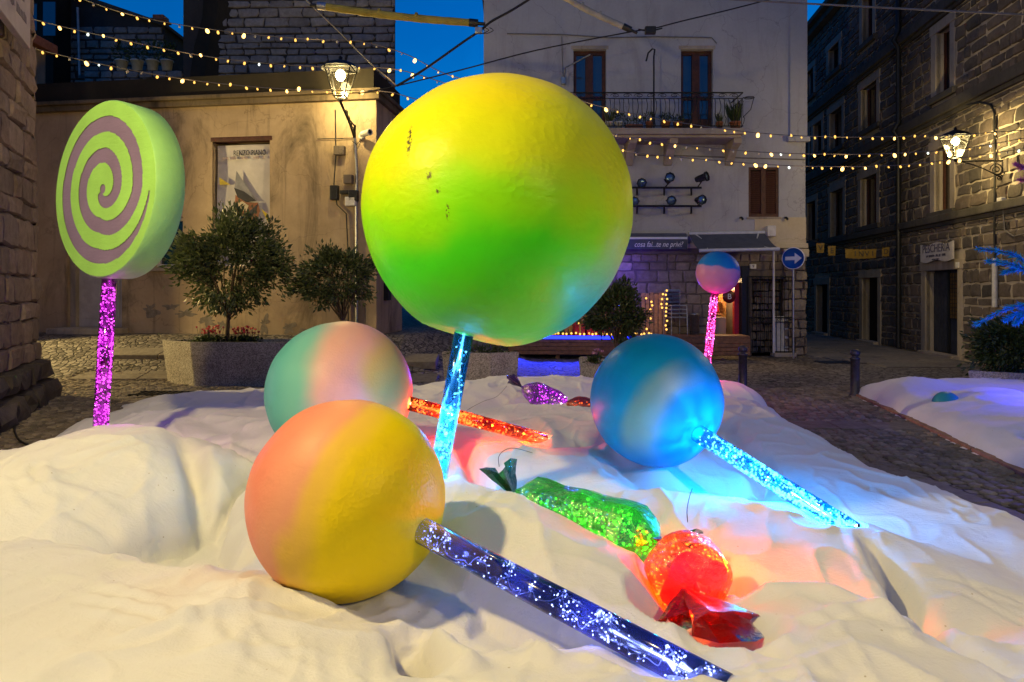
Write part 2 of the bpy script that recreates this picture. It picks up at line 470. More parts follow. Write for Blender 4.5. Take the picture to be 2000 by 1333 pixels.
def leaf_mat(name, c1, c2):
    t = NT(name); r = t.n('ShaderNodeNewGeometry').outputs['Random Per Island']
    col = t.ramp(r, [(0, c1), (1, c2)])
    b = t.n('ShaderNodeBsdfPrincipled'); t.l(col, b.inputs['Base Color']); b.inputs['Roughness'].default_value = 0.42
    tl = t.n('ShaderNodeBsdfTranslucent'); t.l(col, tl.inputs['Color'])
    m = t.n('ShaderNodeMixShader'); m.inputs[0].default_value = 0.25
    t.l(b.outputs[0], m.inputs[1]); t.l(tl.outputs[0], m.inputs[2]); t.l(m.outputs[0], t.out.inputs['Surface'])
    return t.done()
M_leaf = leaf_mat('evergreen_leaf', (0.03, 0.055, 0.015), (0.15, 0.18, 0.065))
M_leaf2 = leaf_mat('oleander_leaf', (0.02, 0.04, 0.01), (0.085, 0.12, 0.03))
M_flower_red = leaf_mat('cyclamen_petal', (0.45, 0.03, 0.05), (0.75, 0.12, 0.14))
M_flower_pink = leaf_mat('pale_pink_petal', (0.4, 0.16, 0.22), (0.6, 0.35, 0.4))
M_feather_blue = leaf_mat('turquoise_plume', (0.005, 0.28, 0.5), (0.03, 0.45, 0.62))
M_feather_pink = leaf_mat('pink_plume', (0.5, 0.08, 0.35), (0.65, 0.2, 0.5))

def cloth_mat():
    t = NT('white_wadding'); co = t.coord('Object')
    base = t.ramp(t.noise(co, 1.4, 5, 0.6), [(0.3, (0.74, 0.73, 0.7)), (0.7, (0.82, 0.81, 0.79))])
    dirt = t.noise(co, 3.1, 7, 0.72)
    base = t.mix(t.ramp(dirt, [(0.6, (0, 0, 0)), (0.85, (0.4,) * 3)]), base, (0.55, 0.52, 0.46))
    sp = t.n('ShaderNodeTexVoronoi'); sp.inputs['Scale'].default_value = 9; t.l(co, sp.inputs['Vector'])
    base = t.mix(t.ramp(sp.outputs['Distance'], [(0.03, (0.7,) * 3), (0.05, (0, 0, 0))]), base, (0.4, 0.33, 0.2))
    f1 = t.noise(t.mapping(co, (1, 1, 1)), 120, 5, 0.7)
    f2 = t.noise(t.mapping(co, (1, 2.4, 1), (0, 0, 0.5)), 26, 5, 0.65, 0.5)
    f3 = t.noise(co, 9, 4, 0.6, 0.6)
    nb = t.bump(f1, 0.35, 0.006); nb = t.bump(f2, 0.3, 0.012, nb); nb = t.bump(f3, 0.3, 0.03, nb)
    t.principled(base, 0.95, 0, nb, 0.15, 0, 0.25)
    return t.done()
M_cloth = cloth_mat()

# ------------------------------------------------------------------ walls as frames
class Wall:
    """x runs along the wall (left to right seen from outside), -y points out of it, z up"""
    def __init__(s, ox, oy, dx, dy, name, label, cat):
        L = math.hypot(dx, dy); s.e = (dx / L, dy / L); s.o = (ox, oy)
        ang = math.atan2(s.e[1], s.e[0])
        s.root = thing(name, label, cat, (ox, oy, 0), ang)
        s.M = Matrix.Translation((ox, oy, 0)) @ Matrix.Rotation(ang, 4, 'Z')
        s.n = (s.e[1], -s.e[0])          # outward
    def uv(s, u, v, out=0.0):
        """pixel -> (x, z) on the plane lying `out` metres in front of the wall"""
        dx = (u - 1000.0) / F; dz = -(v - HOR) / F
        ox = s.o[0] + s.n[0] * out; oy = s.o[1] + s.n[1] * out
        den = s.n[0] * dx + s.n[1]
        t = (s.n[0] * ox + s.n[1] * oy) / den
        X = dx * t - ox; Y = t - oy
        return (X * s.e[0] + Y * s.e[1], H + dz * t)
    def world(s, x, y, z):
        return s.M @ Vector((x, y, z))

def shell_with_holes(mb, x0, x1, z0, z1, holes, y=0.0, depth=0.3, mi=0):
    """a wall sheet with rectangular openings and reveals `depth` deep"""
    xs = sorted({x0, x1, *[h[0] for h in holes], *[h[1] for h in holes]})
    zs = sorted({z0, z1, *[h[2] for h in holes], *[h[3] for h in holes]})
    xs = [x for x in xs if x0 <= x <= x1]; zs = [z for z in zs if z0 <= z <= z1]
    for i in range(len(xs) - 1):
        for j in range(len(zs) - 1):
            cx = (xs[i] + xs[i + 1]) / 2; cz = (zs[j] + zs[j + 1]) / 2
            if any(h[0] < cx < h[1] and h[2] < cz < h[3] for h in holes): continue
            mb.add([(xs[i], y, zs[j]), (xs[i + 1], y, zs[j]), (xs[i + 1], y, zs[j + 1]), (xs[i], y, zs[j + 1])], [(0, 1, 2, 3)], mi)
    for (a, b, c, d) in holes:
        mb.add([(a, y, c), (a, y + depth, c), (a, y + depth, d), (a, y, d)], [(0, 1, 2, 3)], mi)
        mb.add([(b, y, c), (b, y + depth, c), (b, y + depth, d), (b, y, d)], [(3, 2, 1, 0)], mi)
        mb.add([(a, y, d), (b, y, d), (b, y + depth, d), (a, y + depth, d)], [(3, 2, 1, 0)], mi)
        mb.add([(a, y, c), (b, y, c), (b, y + depth, c), (a, y + depth, c)], [(0, 1, 2, 3)], mi)
    return mb

def unit_block(seed, rough=0.05):
    r = random.Random(seed)
    j = lambda a: r.uniform(-a, a)
    ring = [(0, 0), (0.5, 0), (1, 0), (1, 0.5), (1, 1), (0.5, 1), (0, 1), (0, 0.5)]
    a = []; b = []
    for (x, z) in ring:
        cx, cz = x - 0.5, z - 0.5
        cut = 0.93 if abs(cx) > 0.4 and abs(cz) > 0.4 else 0.98
        px, pz = 0.5 + cx * cut + j(rough), 0.5 + cz * cut + j(rough)
        a.append((px, -0.35 + j(0.1), pz))
        b.append((0.5 + (px - 0.5) * 0.92, -0.9 + j(0.2), 0.5 + (pz - 0.5) * 0.86))
    back = [(x, 0.4, z) for (x, z) in [(p[0], p[2]) for p in a]]
    vs = back + a + b + [(0.5 + j(0.15), -1.0 + j(0.1), 0.5 + j(0.15))]
    fs = []
    for k in range(8):
        k2 = (k + 1) % 8
        fs.append((k, k2, 8 + k2, 8 + k)); fs.append((8 + k, 8 + k2, 16 + k2, 16 + k)); fs.append((16 + k, 16 + k2, 24))
    return vs, fs

def masonry(W, x0, x1, z0, z1, ch, bw, depth, mat, holes=(), gap=0.02, n_ind=300, rough=0.05, part='stone_block', zskew=None, seed=1, parent=None, y=0.0, flush=None):
    r = random.Random(seed)
    units = [unit_block(seed * 100 + k, rough) for k in range(10)]
    blocks = []
    z = z0
    while z < z1 - ch[0] * 0.5:
        h = min(r.uniform(*ch), z1 - z)
        x = x0 - r.uniform(0, bw[0])
        while x < x1:
            w = r.uniform(*bw)
            a, b = max(x, x0), min(x + w, x1); x += w
            if b - a < 0.06: continue
            ok = True
            for (ha, hb, hc, hd) in holes:
                if a < hb and b > ha and z < hd and z + h > hc:
                    if ha - a > 0.08 and ha - a >= b - hb: b = ha
                    elif b - hb > 0.08: a = hb
                    else: ok = False; break
            if not ok or b - a < 0.06: continue
            hh = h
            blocks.append((a + gap / 2, b - gap / 2, z + gap / 2, z + hh - gap / 2, depth * r.uniform(0.6, 1.35), r.randrange(10)))
        z += h
    def rank(bk):
        p = W.world((bk[0] + bk[1]) / 2, 0, (bk[2] + bk[3]) / 2)
        if p.y < 0.5: return -1
        u = 1000 + p.x / p.y * F; v = HOR - (p.z - H) / p.y * F
        a = (bk[1] - bk[0]) * (bk[3] - bk[2]) / (p.y ** 2)
        vis = -20 < u < 2020 and -20 < v < 1353
        return a if vis else a * 1e-3
    blocks.sort(key=rank, reverse=True)
    par = parent or W.root
    meshes = []
    for k, (vs, fs) in enumerate(units):
        me = bpy.data.meshes.new(part); me.from_pydata(vs, [], fs); me.materials.append(mat); me.update(); meshes.append(me)
    for bk in blocks[:n_ind]:
        o = link(part, meshes[bk[5]], par)
        o.location = (bk[0], y, bk[2]); o.scale = (bk[1] - bk[0], bk[4], bk[3] - bk[2])
    if len(blocks) > n_ind:
        mb = MB()
        for bk in blocks[n_ind:]:
            vs, fs = units[bk[5]]
            mb.add([(bk[0] + p[0] * (bk[1] - bk[0]), y + p[1] * bk[4], bk[2] + p[2] * (bk[3] - bk[2])) for p in vs], fs)
        kind(mb.build('far_' + part + 's', mat, par), 'stuff')

# ------------------------------------------------------------------ ground
def gz(x, y):
    x = np.asarray(x, float); y = np.asarray(y, float)
    w = smooth((x + 2.6) / 1.6)
    span = 3.0 + 5.0 * w
    return 0.74 * smooth((y - 12.4) / span) * (1 - smooth((x + 1.0) / 1.6))

def build_ground():
    xs = np.concatenate([np.linspace(-60, -14, 12), np.linspace(-13.5, 14, 90), np.linspace(15, 60, 12)])
    ys = np.concatenate([np.linspace(-30, 0, 8), np.linspace(0.5, 34, 110), np.linspace(38, 110, 12)])
    X, Y = np.meshgrid(xs, ys)
    Z = gz(X, Y)
    vs = np.stack([X, Y, Z], -1).reshape(-1, 3)
    nx = len(xs); fs = []
    for j in range(len(ys) - 1):
        for i in range(nx - 1):
            a = j * nx + i
            fs.append((a, a + 1, a + nx + 1, a + nx))
    me = bpy.data.meshes.new('ground'); me.from_pydata(vs.tolist(), [], fs); me.materials.append(M_ground); me.update()
    return kind(link('ground', me), 'structure')
ground = build_ground()

# cobbles as stones where the photograph shows them singly
def inside(poly, x, y):
    c = False; n = len(poly)
    for i in range(n):
        x1, y1 = poly[i]; x2, y2 = poly[(i + 1) % n]
        if (y1 > y) != (y2 > y) and x < (x2 - x1) * (y - y1) / (y2 - y1) + x1: c = not c
    return c

def cobbles():
    r = random.Random(5)
    units = []
    for k in range(12):
        q = random.Random(k + 400); vs = []; ring = []
        for (x, y) in [(-.5, -.5), (0, -.53), (.5, -.5), (.53, 0), (.5, .5), (0, .53), (-.5, .5), (-.53, 0)]:
            f = 0.9 if abs(x) > .4 and abs(y) > .4 else 0.97
            ring.append((x * f + q.uniform(-.06, .06), y * f + q.uniform(-.06, .06)))
        vs = [(x, y, -0.3) for x, y in ring] + [(x * .98, y * .98, 0.45 + q.uniform(-.1, .1)) for x, y in ring] + [(x * .72, y * .72, 0.9 + q.uniform(-.14, .14)) for x, y in ring] + [(0, 0, 1.0)]
        fs = []
        for a in range(8):
            b = (a + 1) % 8
            fs += [(a, b, 8 + b, 8 + a), (8 + a, 8 + b, 16 + b, 16 + a), (16 + a, 16 + b, 24)]
        units.append((vs, fs))
    left = [(-8.6, 11.9), (-6.9, 9.0), (-5.3, 5.6), (-4.2, 4.8), (-3.9, 6), (-4.6, 8), (-5.2, 10.2), (-4.4, 10.6), (-4.0, 12.2), (-6, 12.9), (-8.4, 13.4)]
    right = [(3.1, 4.0), (3.1, 8.0), (3.3, 10.8), (2.4, 11.4), (6.2, 12.4), (5.9, 11.0), (4.95, 6.4), (4.7, 4.9), (4.2, 4.1)]
    st = []
    pitch = 0.118
    for poly, ang in ((left, 0.5), (right, 0.25)):
        c, s_ = math.cos(ang), math.sin(ang)
        for i in range(-140, 140):
            for j in range(-140, 140):
                a = i * pitch + (0.5 * pitch if j % 2 else 0) + r.uniform(-.014, .014); b = j * pitch * 0.93 + r.uniform(-.012, .012) + 0.02 * math.sin(i * 0.35)
                x, y = a * c - b * s_, 7.0 + a * s_ + b * c
                if not inside(poly, x, y): continue
                if any(f(x, y) for f in BAND): continue
                st.append((x, y, pitch * r.uniform(.86, .98), pitch * r.uniform(.8, .92), 0.022 * r.uniform(.5, 1.5), ang + r.uniform(-.12, .12), r.randrange(12)))
    st.sort(key=lambda q: q[1] ** 2 + 0 * q[0])
    vis = [q for q in st if abs(q[0] / q[1]) < 0.76]
    rest = [q for q in st if abs(q[0] / q[1]) >= 0.76]
    meshes = []
    for vs, fs in units:
        me = bpy.data.meshes.new('cobblestone'); me.from_pydata(vs, [], fs); me.materials.append(M_cobble)
        me.polygons.foreach_set('use_smooth', [False] * len(fs)); me.update(); meshes.append(me)
    for q in vis[:300]:
        o = link('cobblestone', meshes[q[6]], ground)
        o.location = (q[0], q[1], float(gz(q[0], q[1]))); o.scale = (q[2], q[3], q[4]); o.rotation_euler = (0, 0, q[5])
    mb = MB()
    for q in vis[300:] + rest:
        vs, fs = units[q[6]]; c, s_ = math.cos(q[5]), math.sin(q[5]); z0 = float(gz(q[0], q[1]))
        mb.add([(q[0] + p[0] * q[2] * c - p[1] * q[3] * s_, q[1] + p[0] * q[2] * s_ + p[1] * q[3] * c, z0 + p[2] * q[4]) for p in vs], fs)
    kind(mb.build('cobblestones', M_cobble, ground), 'stuff')

# stone bands crossing the cobbles
BAND = [lambda x, y: x > 2.5 and abs(y - (8.62 - 0.06 * (x - 4))) < 0.26,
        lambda x, y: x > 2.5 and y < 6.4 and x - 3.38 < 0.62 - 0.1 * (y - 4.5) + 0.02]
def slabs():
    r = random.Random(9)
    x = 3.0
    while x < 5.6:
        w = r.uniform(0.45, 0.7); yc = 8.62 - 0.06 * (x + w / 2 - 4)
        mb = MB(); mb.bbox(-w / 2 + .008, w / 2 - .008, -0.24, 0.24, -0.03, 0.018 + r.uniform(0, .006), 0.008)
        o = mb.build('paving_slab', M_slab, ground, (x + w / 2, yc, 0)); o.rotation_euler = (0, 0, -0.06)
        x += w
    y = 4.2
    while y < 6.4:
        w = r.uniform(0.5, 0.8)
        mb = MB(); mb.bbox(-0.29, 0.29, -w / 2 + .008, w / 2 - .008, -0.03, 0.018 + r.uniform(0, .006), 0.008)
        o = mb.build('paving_slab', M_slab, ground, (3.64 - 0.1 * (y + w / 2 - 4.5), y + w / 2, 0)); o.rotation_euler = (0, 0, 0.1)
        y += w
    # flagstones running up the lane beside the dark stone house
    yy = 15.2
    while yy < 26:
        h = r.uniform(0.7, 1.1); xx = 7.7 + (yy - 15) * 0.05 if yy > 18.0 else 8.4 - (yy - 15) * 0.22
        end = 9.15 + 0.1125 * yy
        while xx < end - 0.15:
            w = min(r.uniform(0.6, 1.2), end - xx)
            mb = MB(); mb.bbox(-w / 2 + .012, w / 2 - .012, -h / 2 + .012, h / 2 - .012, -0.03, 0.02 + r.uniform(0, .012), 0.01)
            o = mb.build('flagstone', M_slab, ground, (xx + w / 2, yy + h / 2, 0)); o.rotation_euler = (r.uniform(-.006, .006), r.uniform(-.006, .006), 0.0)
            xx += w
        yy += h
    # worn kerb slabs before the ochre house
    for row, (y0, hgt) in enumerate(((13.0, 0.5), (14.1, 0.6))):
        xx = -8.3
        while xx < -2.2:
            w = r.uniform(0.8, 1.4); z = float(gz(xx + w / 2, y0))
            mb = MB(); mb.bbox(-w / 2 + .01, w / 2 - .01, -hgt / 2, hgt / 2, -0.12, 0.03 + r.uniform(0, .01), 0.012)
            o = mb.build('kerb_slab', M_slab, ground, (xx + w / 2, y0 + r.uniform(-.04, .04), z)); o.rotation_euler = (0.18, 0, 0)
            xx += w
slabs()
cobbles()
# drain grate
gr = thing('drain_grate', 'dark iron drain grate set in the cobbles by the granite planter', 'grate', G(318, 772))
for k in range(9):
    MB().box(-0.42 + k * 0.1, -0.42 + k * 0.1 + 0.05, -0.16, 0.16, 0.005, 0.035).build('bar', M_iron, gr)
MB().box(-0.46, 0.46, -0.2, -0.165, 0, 0.04).box(-0.46, 0.46, 0.165, 0.2, 0, 0.04).build('frame', M_iron, gr)
kind(MB().box(1.45 + 5.9, 8.6, 16.1, 16.7, 0.004, 0.012).build('manhole_cover', M_iron, ground), 'structure')

# ------------------------------------------------------------------ text
def text_mesh(s, size, mat, parent, M, shear=0.0, name='lettering', depth=0.003, ax='CENTER', width=None):
    cu = bpy.data.curves.new(name, 'FONT'); cu.body = s; cu.size = size; cu.shear = shear
    cu.align_x = ax; cu.align_y = 'CENTER'; cu.extrude = depth; cu.resolution_u = 3
    tmp = bpy.data.objects.new(name, cu); COL.objects.link(tmp)
    dg = bpy.context.evaluated_depsgraph_get()
    me = bpy.data.meshes.new_from_object(tmp.evaluated_get(dg))
    bpy.data.objects.remove(tmp)
    if width:
        xs = [v.co.x for v in me.vertices]; k = width / (max(xs) - min(xs))
        for v in me.vertices: v.co.x *= k
    me.materials.clear(); me.materials.append(mat)
    o = link(name, me, parent); o.matrix_local = M
    return o
UPRIGHT = Matrix.Rotation(math.radians(90), 4, 'X')   # text lying in xy -> standing in xz, facing -y

def bars_text(mb, x0, x1, z0, z1, y, seed, fill=0.7):
    r = random.Random(seed); x = x0
    while x < x1:
        w = (z1 - z0) * r.uniform(0.25, 0.6)
        if r.random() < fill: mb.box(x, min(x + w, x1), y, y + 0.004, z0 + (z1 - z0) * r.uniform(0, .2), z1 - (z1 - z0) * r.uniform(0, .2))
        x += w * 1.35
    return mb

# ------------------------------------------------------------------ lantern
def lantern(label, mount, head, power, scale=1.0, post=False):
    """head: centre of the lantern; mount: where its bracket meets the wall (or the pole foot)"""
    head = Vector(head); mount = Vector(mount)
    t = thing('street_lantern', label, 'street lantern', mount)
    L = lambda p: Vector(p) - mount
    s = scale; top = 0.21 * s; bot = 0.09 * s; h = 0.46 * s
    c = L(head)
    fr = MB()
    for sx in (-1, 1):
        for sy in (-1, 1):
            fr.tube([c + Vector((sx * bot, sy * bot, -h / 2)), c + Vector((sx * top, sy * top, h / 2))], 0.012 * s, 5)
    for z, w in ((-h / 2, bot), (h / 2, top)):
        q = [c + Vector((a * w, b * w, z)) for a, b in ((-1, -1), (1, -1), (1, 1), (-1, 1), (-1, -1))]
        for a, b in zip(q[:-1], q[1:]): fr.tube([a, b], 0.014 * s, 5)
    fr.lathe([(0.0, -h / 2 - 0.1 * s), (0.03 * s, -h / 2 - 0.08 * s), (0.05 * s, -h / 2 - 0.02 * s), (0.0, -h / 2)], 8, M=Matrix.Translation(c))
    fr.build('lantern_frame', M_iron, t)
    cap = MB(); cap.lathe([(top * 1.5, h / 2 + 0.005), (top * 1.2, h / 2 + 0.07 * s), (top * 0.5, h / 2 + 0.13 * s), (0.03 * s, h / 2 + 0.16 * s), (0.035 * s, h / 2 + 0.2 * s), (0, h / 2 + 0.23 * s)], 12, M=Matrix.Translation(c))
    cap.build('cap', M_iron, t)
    for k in range(4):
        a = k * math.pi / 2; R = Matrix.Rotation(a, 3, 'Z')
        vs = [c + R @ Vector(p) for p in ((-bot, -bot, -h / 2 + .01), (bot, -bot, -h / 2 + .01), (top, -top, h / 2 - .01), (-top, -top, h / 2 - .01))]
        MB().add(vs, [(0, 1, 2, 3)]).build('glass_pane', M_lampglass, t)
    b = MB(); b.lathe([(0, -0.09 * s), (0.05 * s, -0.07 * s), (0.085 * s, -0.0 * s), (0.07 * s, 0.06 * s), (0.03 * s, 0.1 * s)], 12, M=Matrix.Translation(c + Vector((0, 0, h / 2 - 0.11 * s))))
    b.build('bulb', M_lampglow, t)
    foot = c + Vector((0, 0, -h / 2 - 0.08 * s))
    br = MB()
    if post:
        br.lathe([(0.16, 0), (0.15, 0.25), (0.09, 0.35), (0.07, 0.9), (0.055, 1.0), (0.045, foot.z - .35)], 14)
        br.tube([(0, 0, foot.z - .35), (foot.x * .25, foot.y * .25, foot.z - .2), (foot.x * .7, foot.y * .7, foot.z - .12), foot], .03, 8)
        br.build('post', M_iron, t)
    else:
        w0 = Vector((0, 0, 0)); out = Vector((foot.x, foot.y, 0)); Lh = out.length; on = out.normalized()
        arm_end = foot
        hz = foot.z
        if hz > 0.35:                                 # rising bracket
            br.tube([w0, w0 + on * (Lh * 0.35) + Vector((0, 0, hz * 0.45)), foot], 0.022 * s, 6)
            br.tube([w0 + Vector((0, 0, -0.05)), w0 + Vector((0, 0, hz * 0.55))], 0.02 * s, 6)
            br.tube([w0 + Vector((0, 0, hz * 0.5)), w0 + on * (Lh * 0.45) + Vector((0, 0, hz * 0.62)), foot], 0.013 * s, 5)
            for q in range(4):
                f = 0.18 + q * 0.2; cc = w0 + on * (Lh * f * 0.75) + Vector((0, 0, hz * (f * 0.8 + 0.12))); rr = 0.07 * s
                br.tube([cc + on * (math.cos(a) * rr * (1 - a / 14)) + Vector((0, 0, math.sin(a) * rr * (1 - a / 14))) for a in np.linspace(0, 9, 16)], 0.009 * s, 4)
        else:                                         # level bracket with scroll underneath
            br.tube([Vector((0, 0, hz)), foot], 0.02 * s, 6)
            br.tube([Vector((0, 0, hz + 0.05)), Vector((0, 0, hz - 0.5))], 0.02 * s, 6)
            pts = [on * (Lh * (1 - a)) + Vector((0, 0, hz - 0.42 * a ** 1.6)) for a in np.linspace(0.1, 1, 12)]
            br.tube(pts, 0.014 * s, 5)
            for f, rr in ((0.16, 0.15), (0.1, 0.08)):
                cc = on * (Lh * f) + Vector((0, 0, hz - 0.2 - (0.17 if rr < 0.1 else 0)))
                br.tube([cc + on * (math.cos(a) * rr * (1 - a / 15)) + Vector((0, 0, math.sin(a) * rr * (1 - a / 15))) for a in np.linspace(0, 12, 22)], 0.012 * s, 5)
        br.build('bracket', M_iron, t)
    point_light('lantern_light', c + Vector((0, 0, h / 2 - 0.27 * s)), power, (1.0, 0.77, 0.31), 0.07 if not post else 0.12, t)
    return t

# ------------------------------------------------------------------ white house with balcony and shop
WH = Wall(-0.75, 18.1, 1, 0, 'white_house', 'tall white plastered house with a balcony above a stone shop front', 'house')
def white_house():
    W = WH; R = W.root
    x1 = W.uv(1573, 600)[0]; top = 12.0
    zsplit = W.uv(1500, 478)[1]
    xs_r = W.uv(1573, 600)[0]
    doors = []
    for (a, b) in ((1120, 1184), (1330, 1393)):
        xa, zt = W.uv(a, 97); xb, _ = W.uv(b, 97); doors.append((xa, xb, W.uv(a, 252)[1], zt))
    xa, zt = W.uv(1462, 327); xb, zb = W.uv(1521, 424); shut = (xa, xb, zb, zt)
    mb = shell_with_holes(MB(), 0, x1, zsplit, top, doors + [shut], 0, 0.28)
    mb.add([(0, 0, 0), (0, 19, 0), (0, 19, top), (0, 0, top)], [(3, 2, 1, 0)])  # unseen depth of the house lengthened to shade the lane
    mb.add([(x1, 0, zsplit), (x1, 19, zsplit), (x1, 19, top), (x1, 0, top)], [(0, 1, 2, 3)])
    mb.add([(0, 0, top), (x1, 0, top), (x1, 19, top), (0, 19, top)], [(0, 1, 2, 3)])
    mb.add([(0, 19, 0), (x1, 19, 0), (x1, 19, top), (0, 19, top)], [(3, 2, 1, 0)])
    mb.build('wall', M_white, R)
    MB().box(x1 - 0.42, x1 + 0.03, -0.05, 0.02, W.uv(1550, 268)[1], top).build('corner_pilaster', M_white, R)
    MB().bbox(x1 - 0.5, x1 + 0.08, -0.12, 0.05, W.uv(1550, 268)[1] - 0.14, W.uv(1550, 268)[1], 0.02).build('pilaster_base', M_white, R)
    # roof slab
    MB().box(-0.3, x1 + 0.3, -0.4, 19.2, top, top + 0.25).build('roof', M_terracotta, R)
    # french doors
    for (a, b, c, d) in doors:
        fr = MB()
        m = 0.09
        fr.box(a, a + m, 0.14, 0.22, c, d).box(b - m, b, 0.14, 0.22, c, d).box(a + m, b - m, 0.14, 0.22, d - m * 1.2, d)
        mid = (a + b) / 2
        fr.box(mid - 0.1, mid + 0.1, 0.12, 0.2, c, d - m * 1.2)
        fr.box(a + m, mid - 0.1, 0.15, 0.21, c, c + 0.3).box(mid + 0.1, b - m, 0.15, 0.21, c, c + 0.3)
        zc = c + (d - c) * 0.38
        fr.box(a + m, mid - 0.1, 0.15, 0.21, zc, zc + 0.1).box(mid + 0.1, b - m, 0.15, 0.21, zc, zc + 0.1)
        df = fr.build('french_door', M_brownwood, R)
        for (p, q) in ((a + m, mid - 0.1), (mid + 0.1, b - m)):
            for (e, f) in ((c + 0.3, zc), (zc + 0.1, d - m * 1.2)):
                MB().add([(p, 0.18, e), (q, 0.18, e), (q, 0.18, f), (p, 0.18, f)], [(0, 1, 2, 3)]).build('pane', M_glassdoor, df)
        MB().box(a - 0.05, b + 0.05, 0.26, 0.3, c, d).build('back_panel', M_black, df)
        MB().bbox(a - 0.06, b + 0.06, -0.012, 0.1, d + 0.001, d + 0.1, 0.008).build('lintel', M_surround, R)
    # shuttered window: each louvre a slat
    a, b, c, d = shut
    sf = MB().box(a, a + 0.06, 0.02, 0.08, c, d).box(b - 0.06, b, 0.02, 0.08, c, d).box(a + 0.06, b - 0.06, 0.02, 0.08, d - 0.07, d).box(a + 0.06, b - 0.06, 0.02, 0.08, c, c + 0.07).box((a + b) / 2 - 0.06, (a + b) / 2 + 0.06, 0.015, 0.075, c + 0.07, d - 0.07).build('shutter', M_brownwood, R)
    for (p, q) in ((a + 0.06, (a + b) / 2 - 0.06), ((a + b) / 2 + 0.06, b - 0.06)):
        n = 22
        me = None
        for k in range(n):
            z = c + 0.09 + k * (d - c - 0.17) / n
            if me is None:
                o = MB().add([(p, 0.03, 0), (q, 0.03, 0), (q, 0.07, 0.04), (p, 0.07, 0.04), (p, 0.03, -0.012), (q, 0.03, -0.012), (q, 0.07, 0.028), (p, 0.07, 0.028)], [(0, 1, 2, 3), (7, 6, 5, 4), (4, 5, 1, 0), (3, 2, 6, 7)]).build('slat', M_brownwood, sf); me = o.data
            else: o = link('slat', me, sf)
            o.location = (0, 0, z)
    MB().box(a, b, 0.1, 0.12, c, d).build('back_panel', M_black, sf)
    MB().bbox(a - 0.05, b + 0.05, -0.03, 0.06, c - 0.06, c - 0.002, 0.01).build('sill', M_surround, R)
    for u, v in ((1446, 426), (1533, 426)):
        x, z = W.uv(u, v); MB().tube([(x, 0.02, z), (x, -0.08, z), (x + 0.04, -0.1, z - 0.06)], 0.03, 6).build('shutter_stay', M_dark, R)
    # balcony
    out = 0.95
    xl = 1.9; xr = W.uv(1455, 200, out)[0]
    zt = W.uv(1300, 250, out)[1]; zb = W.uv(1300, 262, out)[1]
    bal = MB().bbox(xl, xr, -out, 0.0, zb, zt, 0.02).bbox(xl + 0.06, xr - 0.06, -out + 0.08, 0, zb - 0.07, zb - 0.002, 0.02).build('balcony', M_surround, R)
    for u in (1140, 1232, 1310, 1432):
        x = W.uv(u, 280, 0.4)[0]
        q = MB()
        prof = [(0, -0.07), (-0.8, -0.07), (-0.75, -0.18), (-0.45, -0.28), (-0.2, -0.5), (-0.1, -0.62), (0, -0.62)]
        for s_ in (-0.1, 0.1):
            q.add([(x + s_, py, zb + pz) for py, pz in prof], [tuple(range(len(prof)))] if s_ > 0 else [tuple(range(len(prof)))[::-1]])
        n = len(prof)
        q.add([(x + s_, py, zb + pz) for s_ in (-0.1, 0.1) for py, pz in prof], [(k, (k + 1) % n, n + (k + 1) % n, n + k) for k in range(n)])
        q.build('corbel', M_surround, bal)
    # railing
    zr = W.uv(1300, 180, out)[1]; yy = -out + 0.06
    rail = MB().tube([(xl + 0.03, 0, zr), (xl + 0.03, yy, zr), (xr - 0.03, yy, zr), (xr - 0.03, 0, zr)], 0.02, 5).tube([(xl + 0.03, yy, zt + 0.06), (xr - 0.03, yy, zt + 0.06), (xr - 0.03, 0, zt + 0.06)], 0.014, 5).tube([(xl + 0.03, yy, zr - 0.15), (xr - 0.03, yy, zr - 0.15), (xr - 0.03, 0, zr - 0.15)], 0.012, 5).build('railing', M_iron, R)
    n = int((xr - xl) / 0.115); me = None
    hgt = zr - 0.15 - zt - 0.06
    for k in range(n + 1):
        x = xl + 0.05 + k * (xr - xl - 0.1) / n
        if me is None:
            pts = [(0.045 * math.sin(math.pi * f * 2) * (1 - f), -0.09 * math.sin(math.pi * min(1, (1 - f) * 1.6)) if f > 0.37 else -0.09 * math.sin(math.pi * min(1, f * 1.35)), f * hgt) for f in np.linspace(0, 1, 9)]
            o = MB().tube(pts, 0.0095, 4).build('baluster', M_iron, rail); me = o.data
        else: o = link('baluster', me, rail)
        o.location = (x, yy, zt + 0.06)
        if k % 2: o.scale = (-1, 1, 1)
    for k in range(7):
        o = MB().tube([(0, 0, 0), (0, 0, hgt)], 0.0095, 4).build('baluster', M_iron, rail); o.location = (xr - 0.03, yy + 0.12 * (k + 1), zt + 0.06)
    me = None
    ns = int((xr - xl) / 0.3)
    for k in range(ns):
        x = xl + 0.1 + (k + 0.5) * (xr - xl - 0.2) / ns
        if me is None:
            o = MB().tube([(0.12 * math.cos(a) * (1 - a / 11), 0, 0.055 * math.sin(a) * (1 - a / 11)) for a in np.linspace(0, 9, 18)], 0.008, 4).build('scroll', M_iron, rail); me = o.data
        else: o = link('scroll', me, rail)
        o.location = (x, yy, zr - 0.075); o.scale = (1 if k % 2 else -1, 1, 1)
    # flower-pot ring at the end of the railing
    MB().tube([(xr + 0.0, yy + 0.1, zr - 0.1), (xr + 0.3, yy + 0.1, zr - 0.1)], 0.012, 4).tube([(xr + 0.16 + 0.12 * math.cos(a), yy + 0.1 + 0.12 * math.sin(a), zr - 0.1) for a in np.linspace(0, 6.3, 16)], 0.01, 4).tube([(xr + 0.28, yy + 0.1, zr - 0.1), (xr + 0.2, yy + 0.1, zr - 0.4), (xr, yy + 0.1, zr - 0.6)], 0.01, 4).build('pot_ring', M_iron, rail)
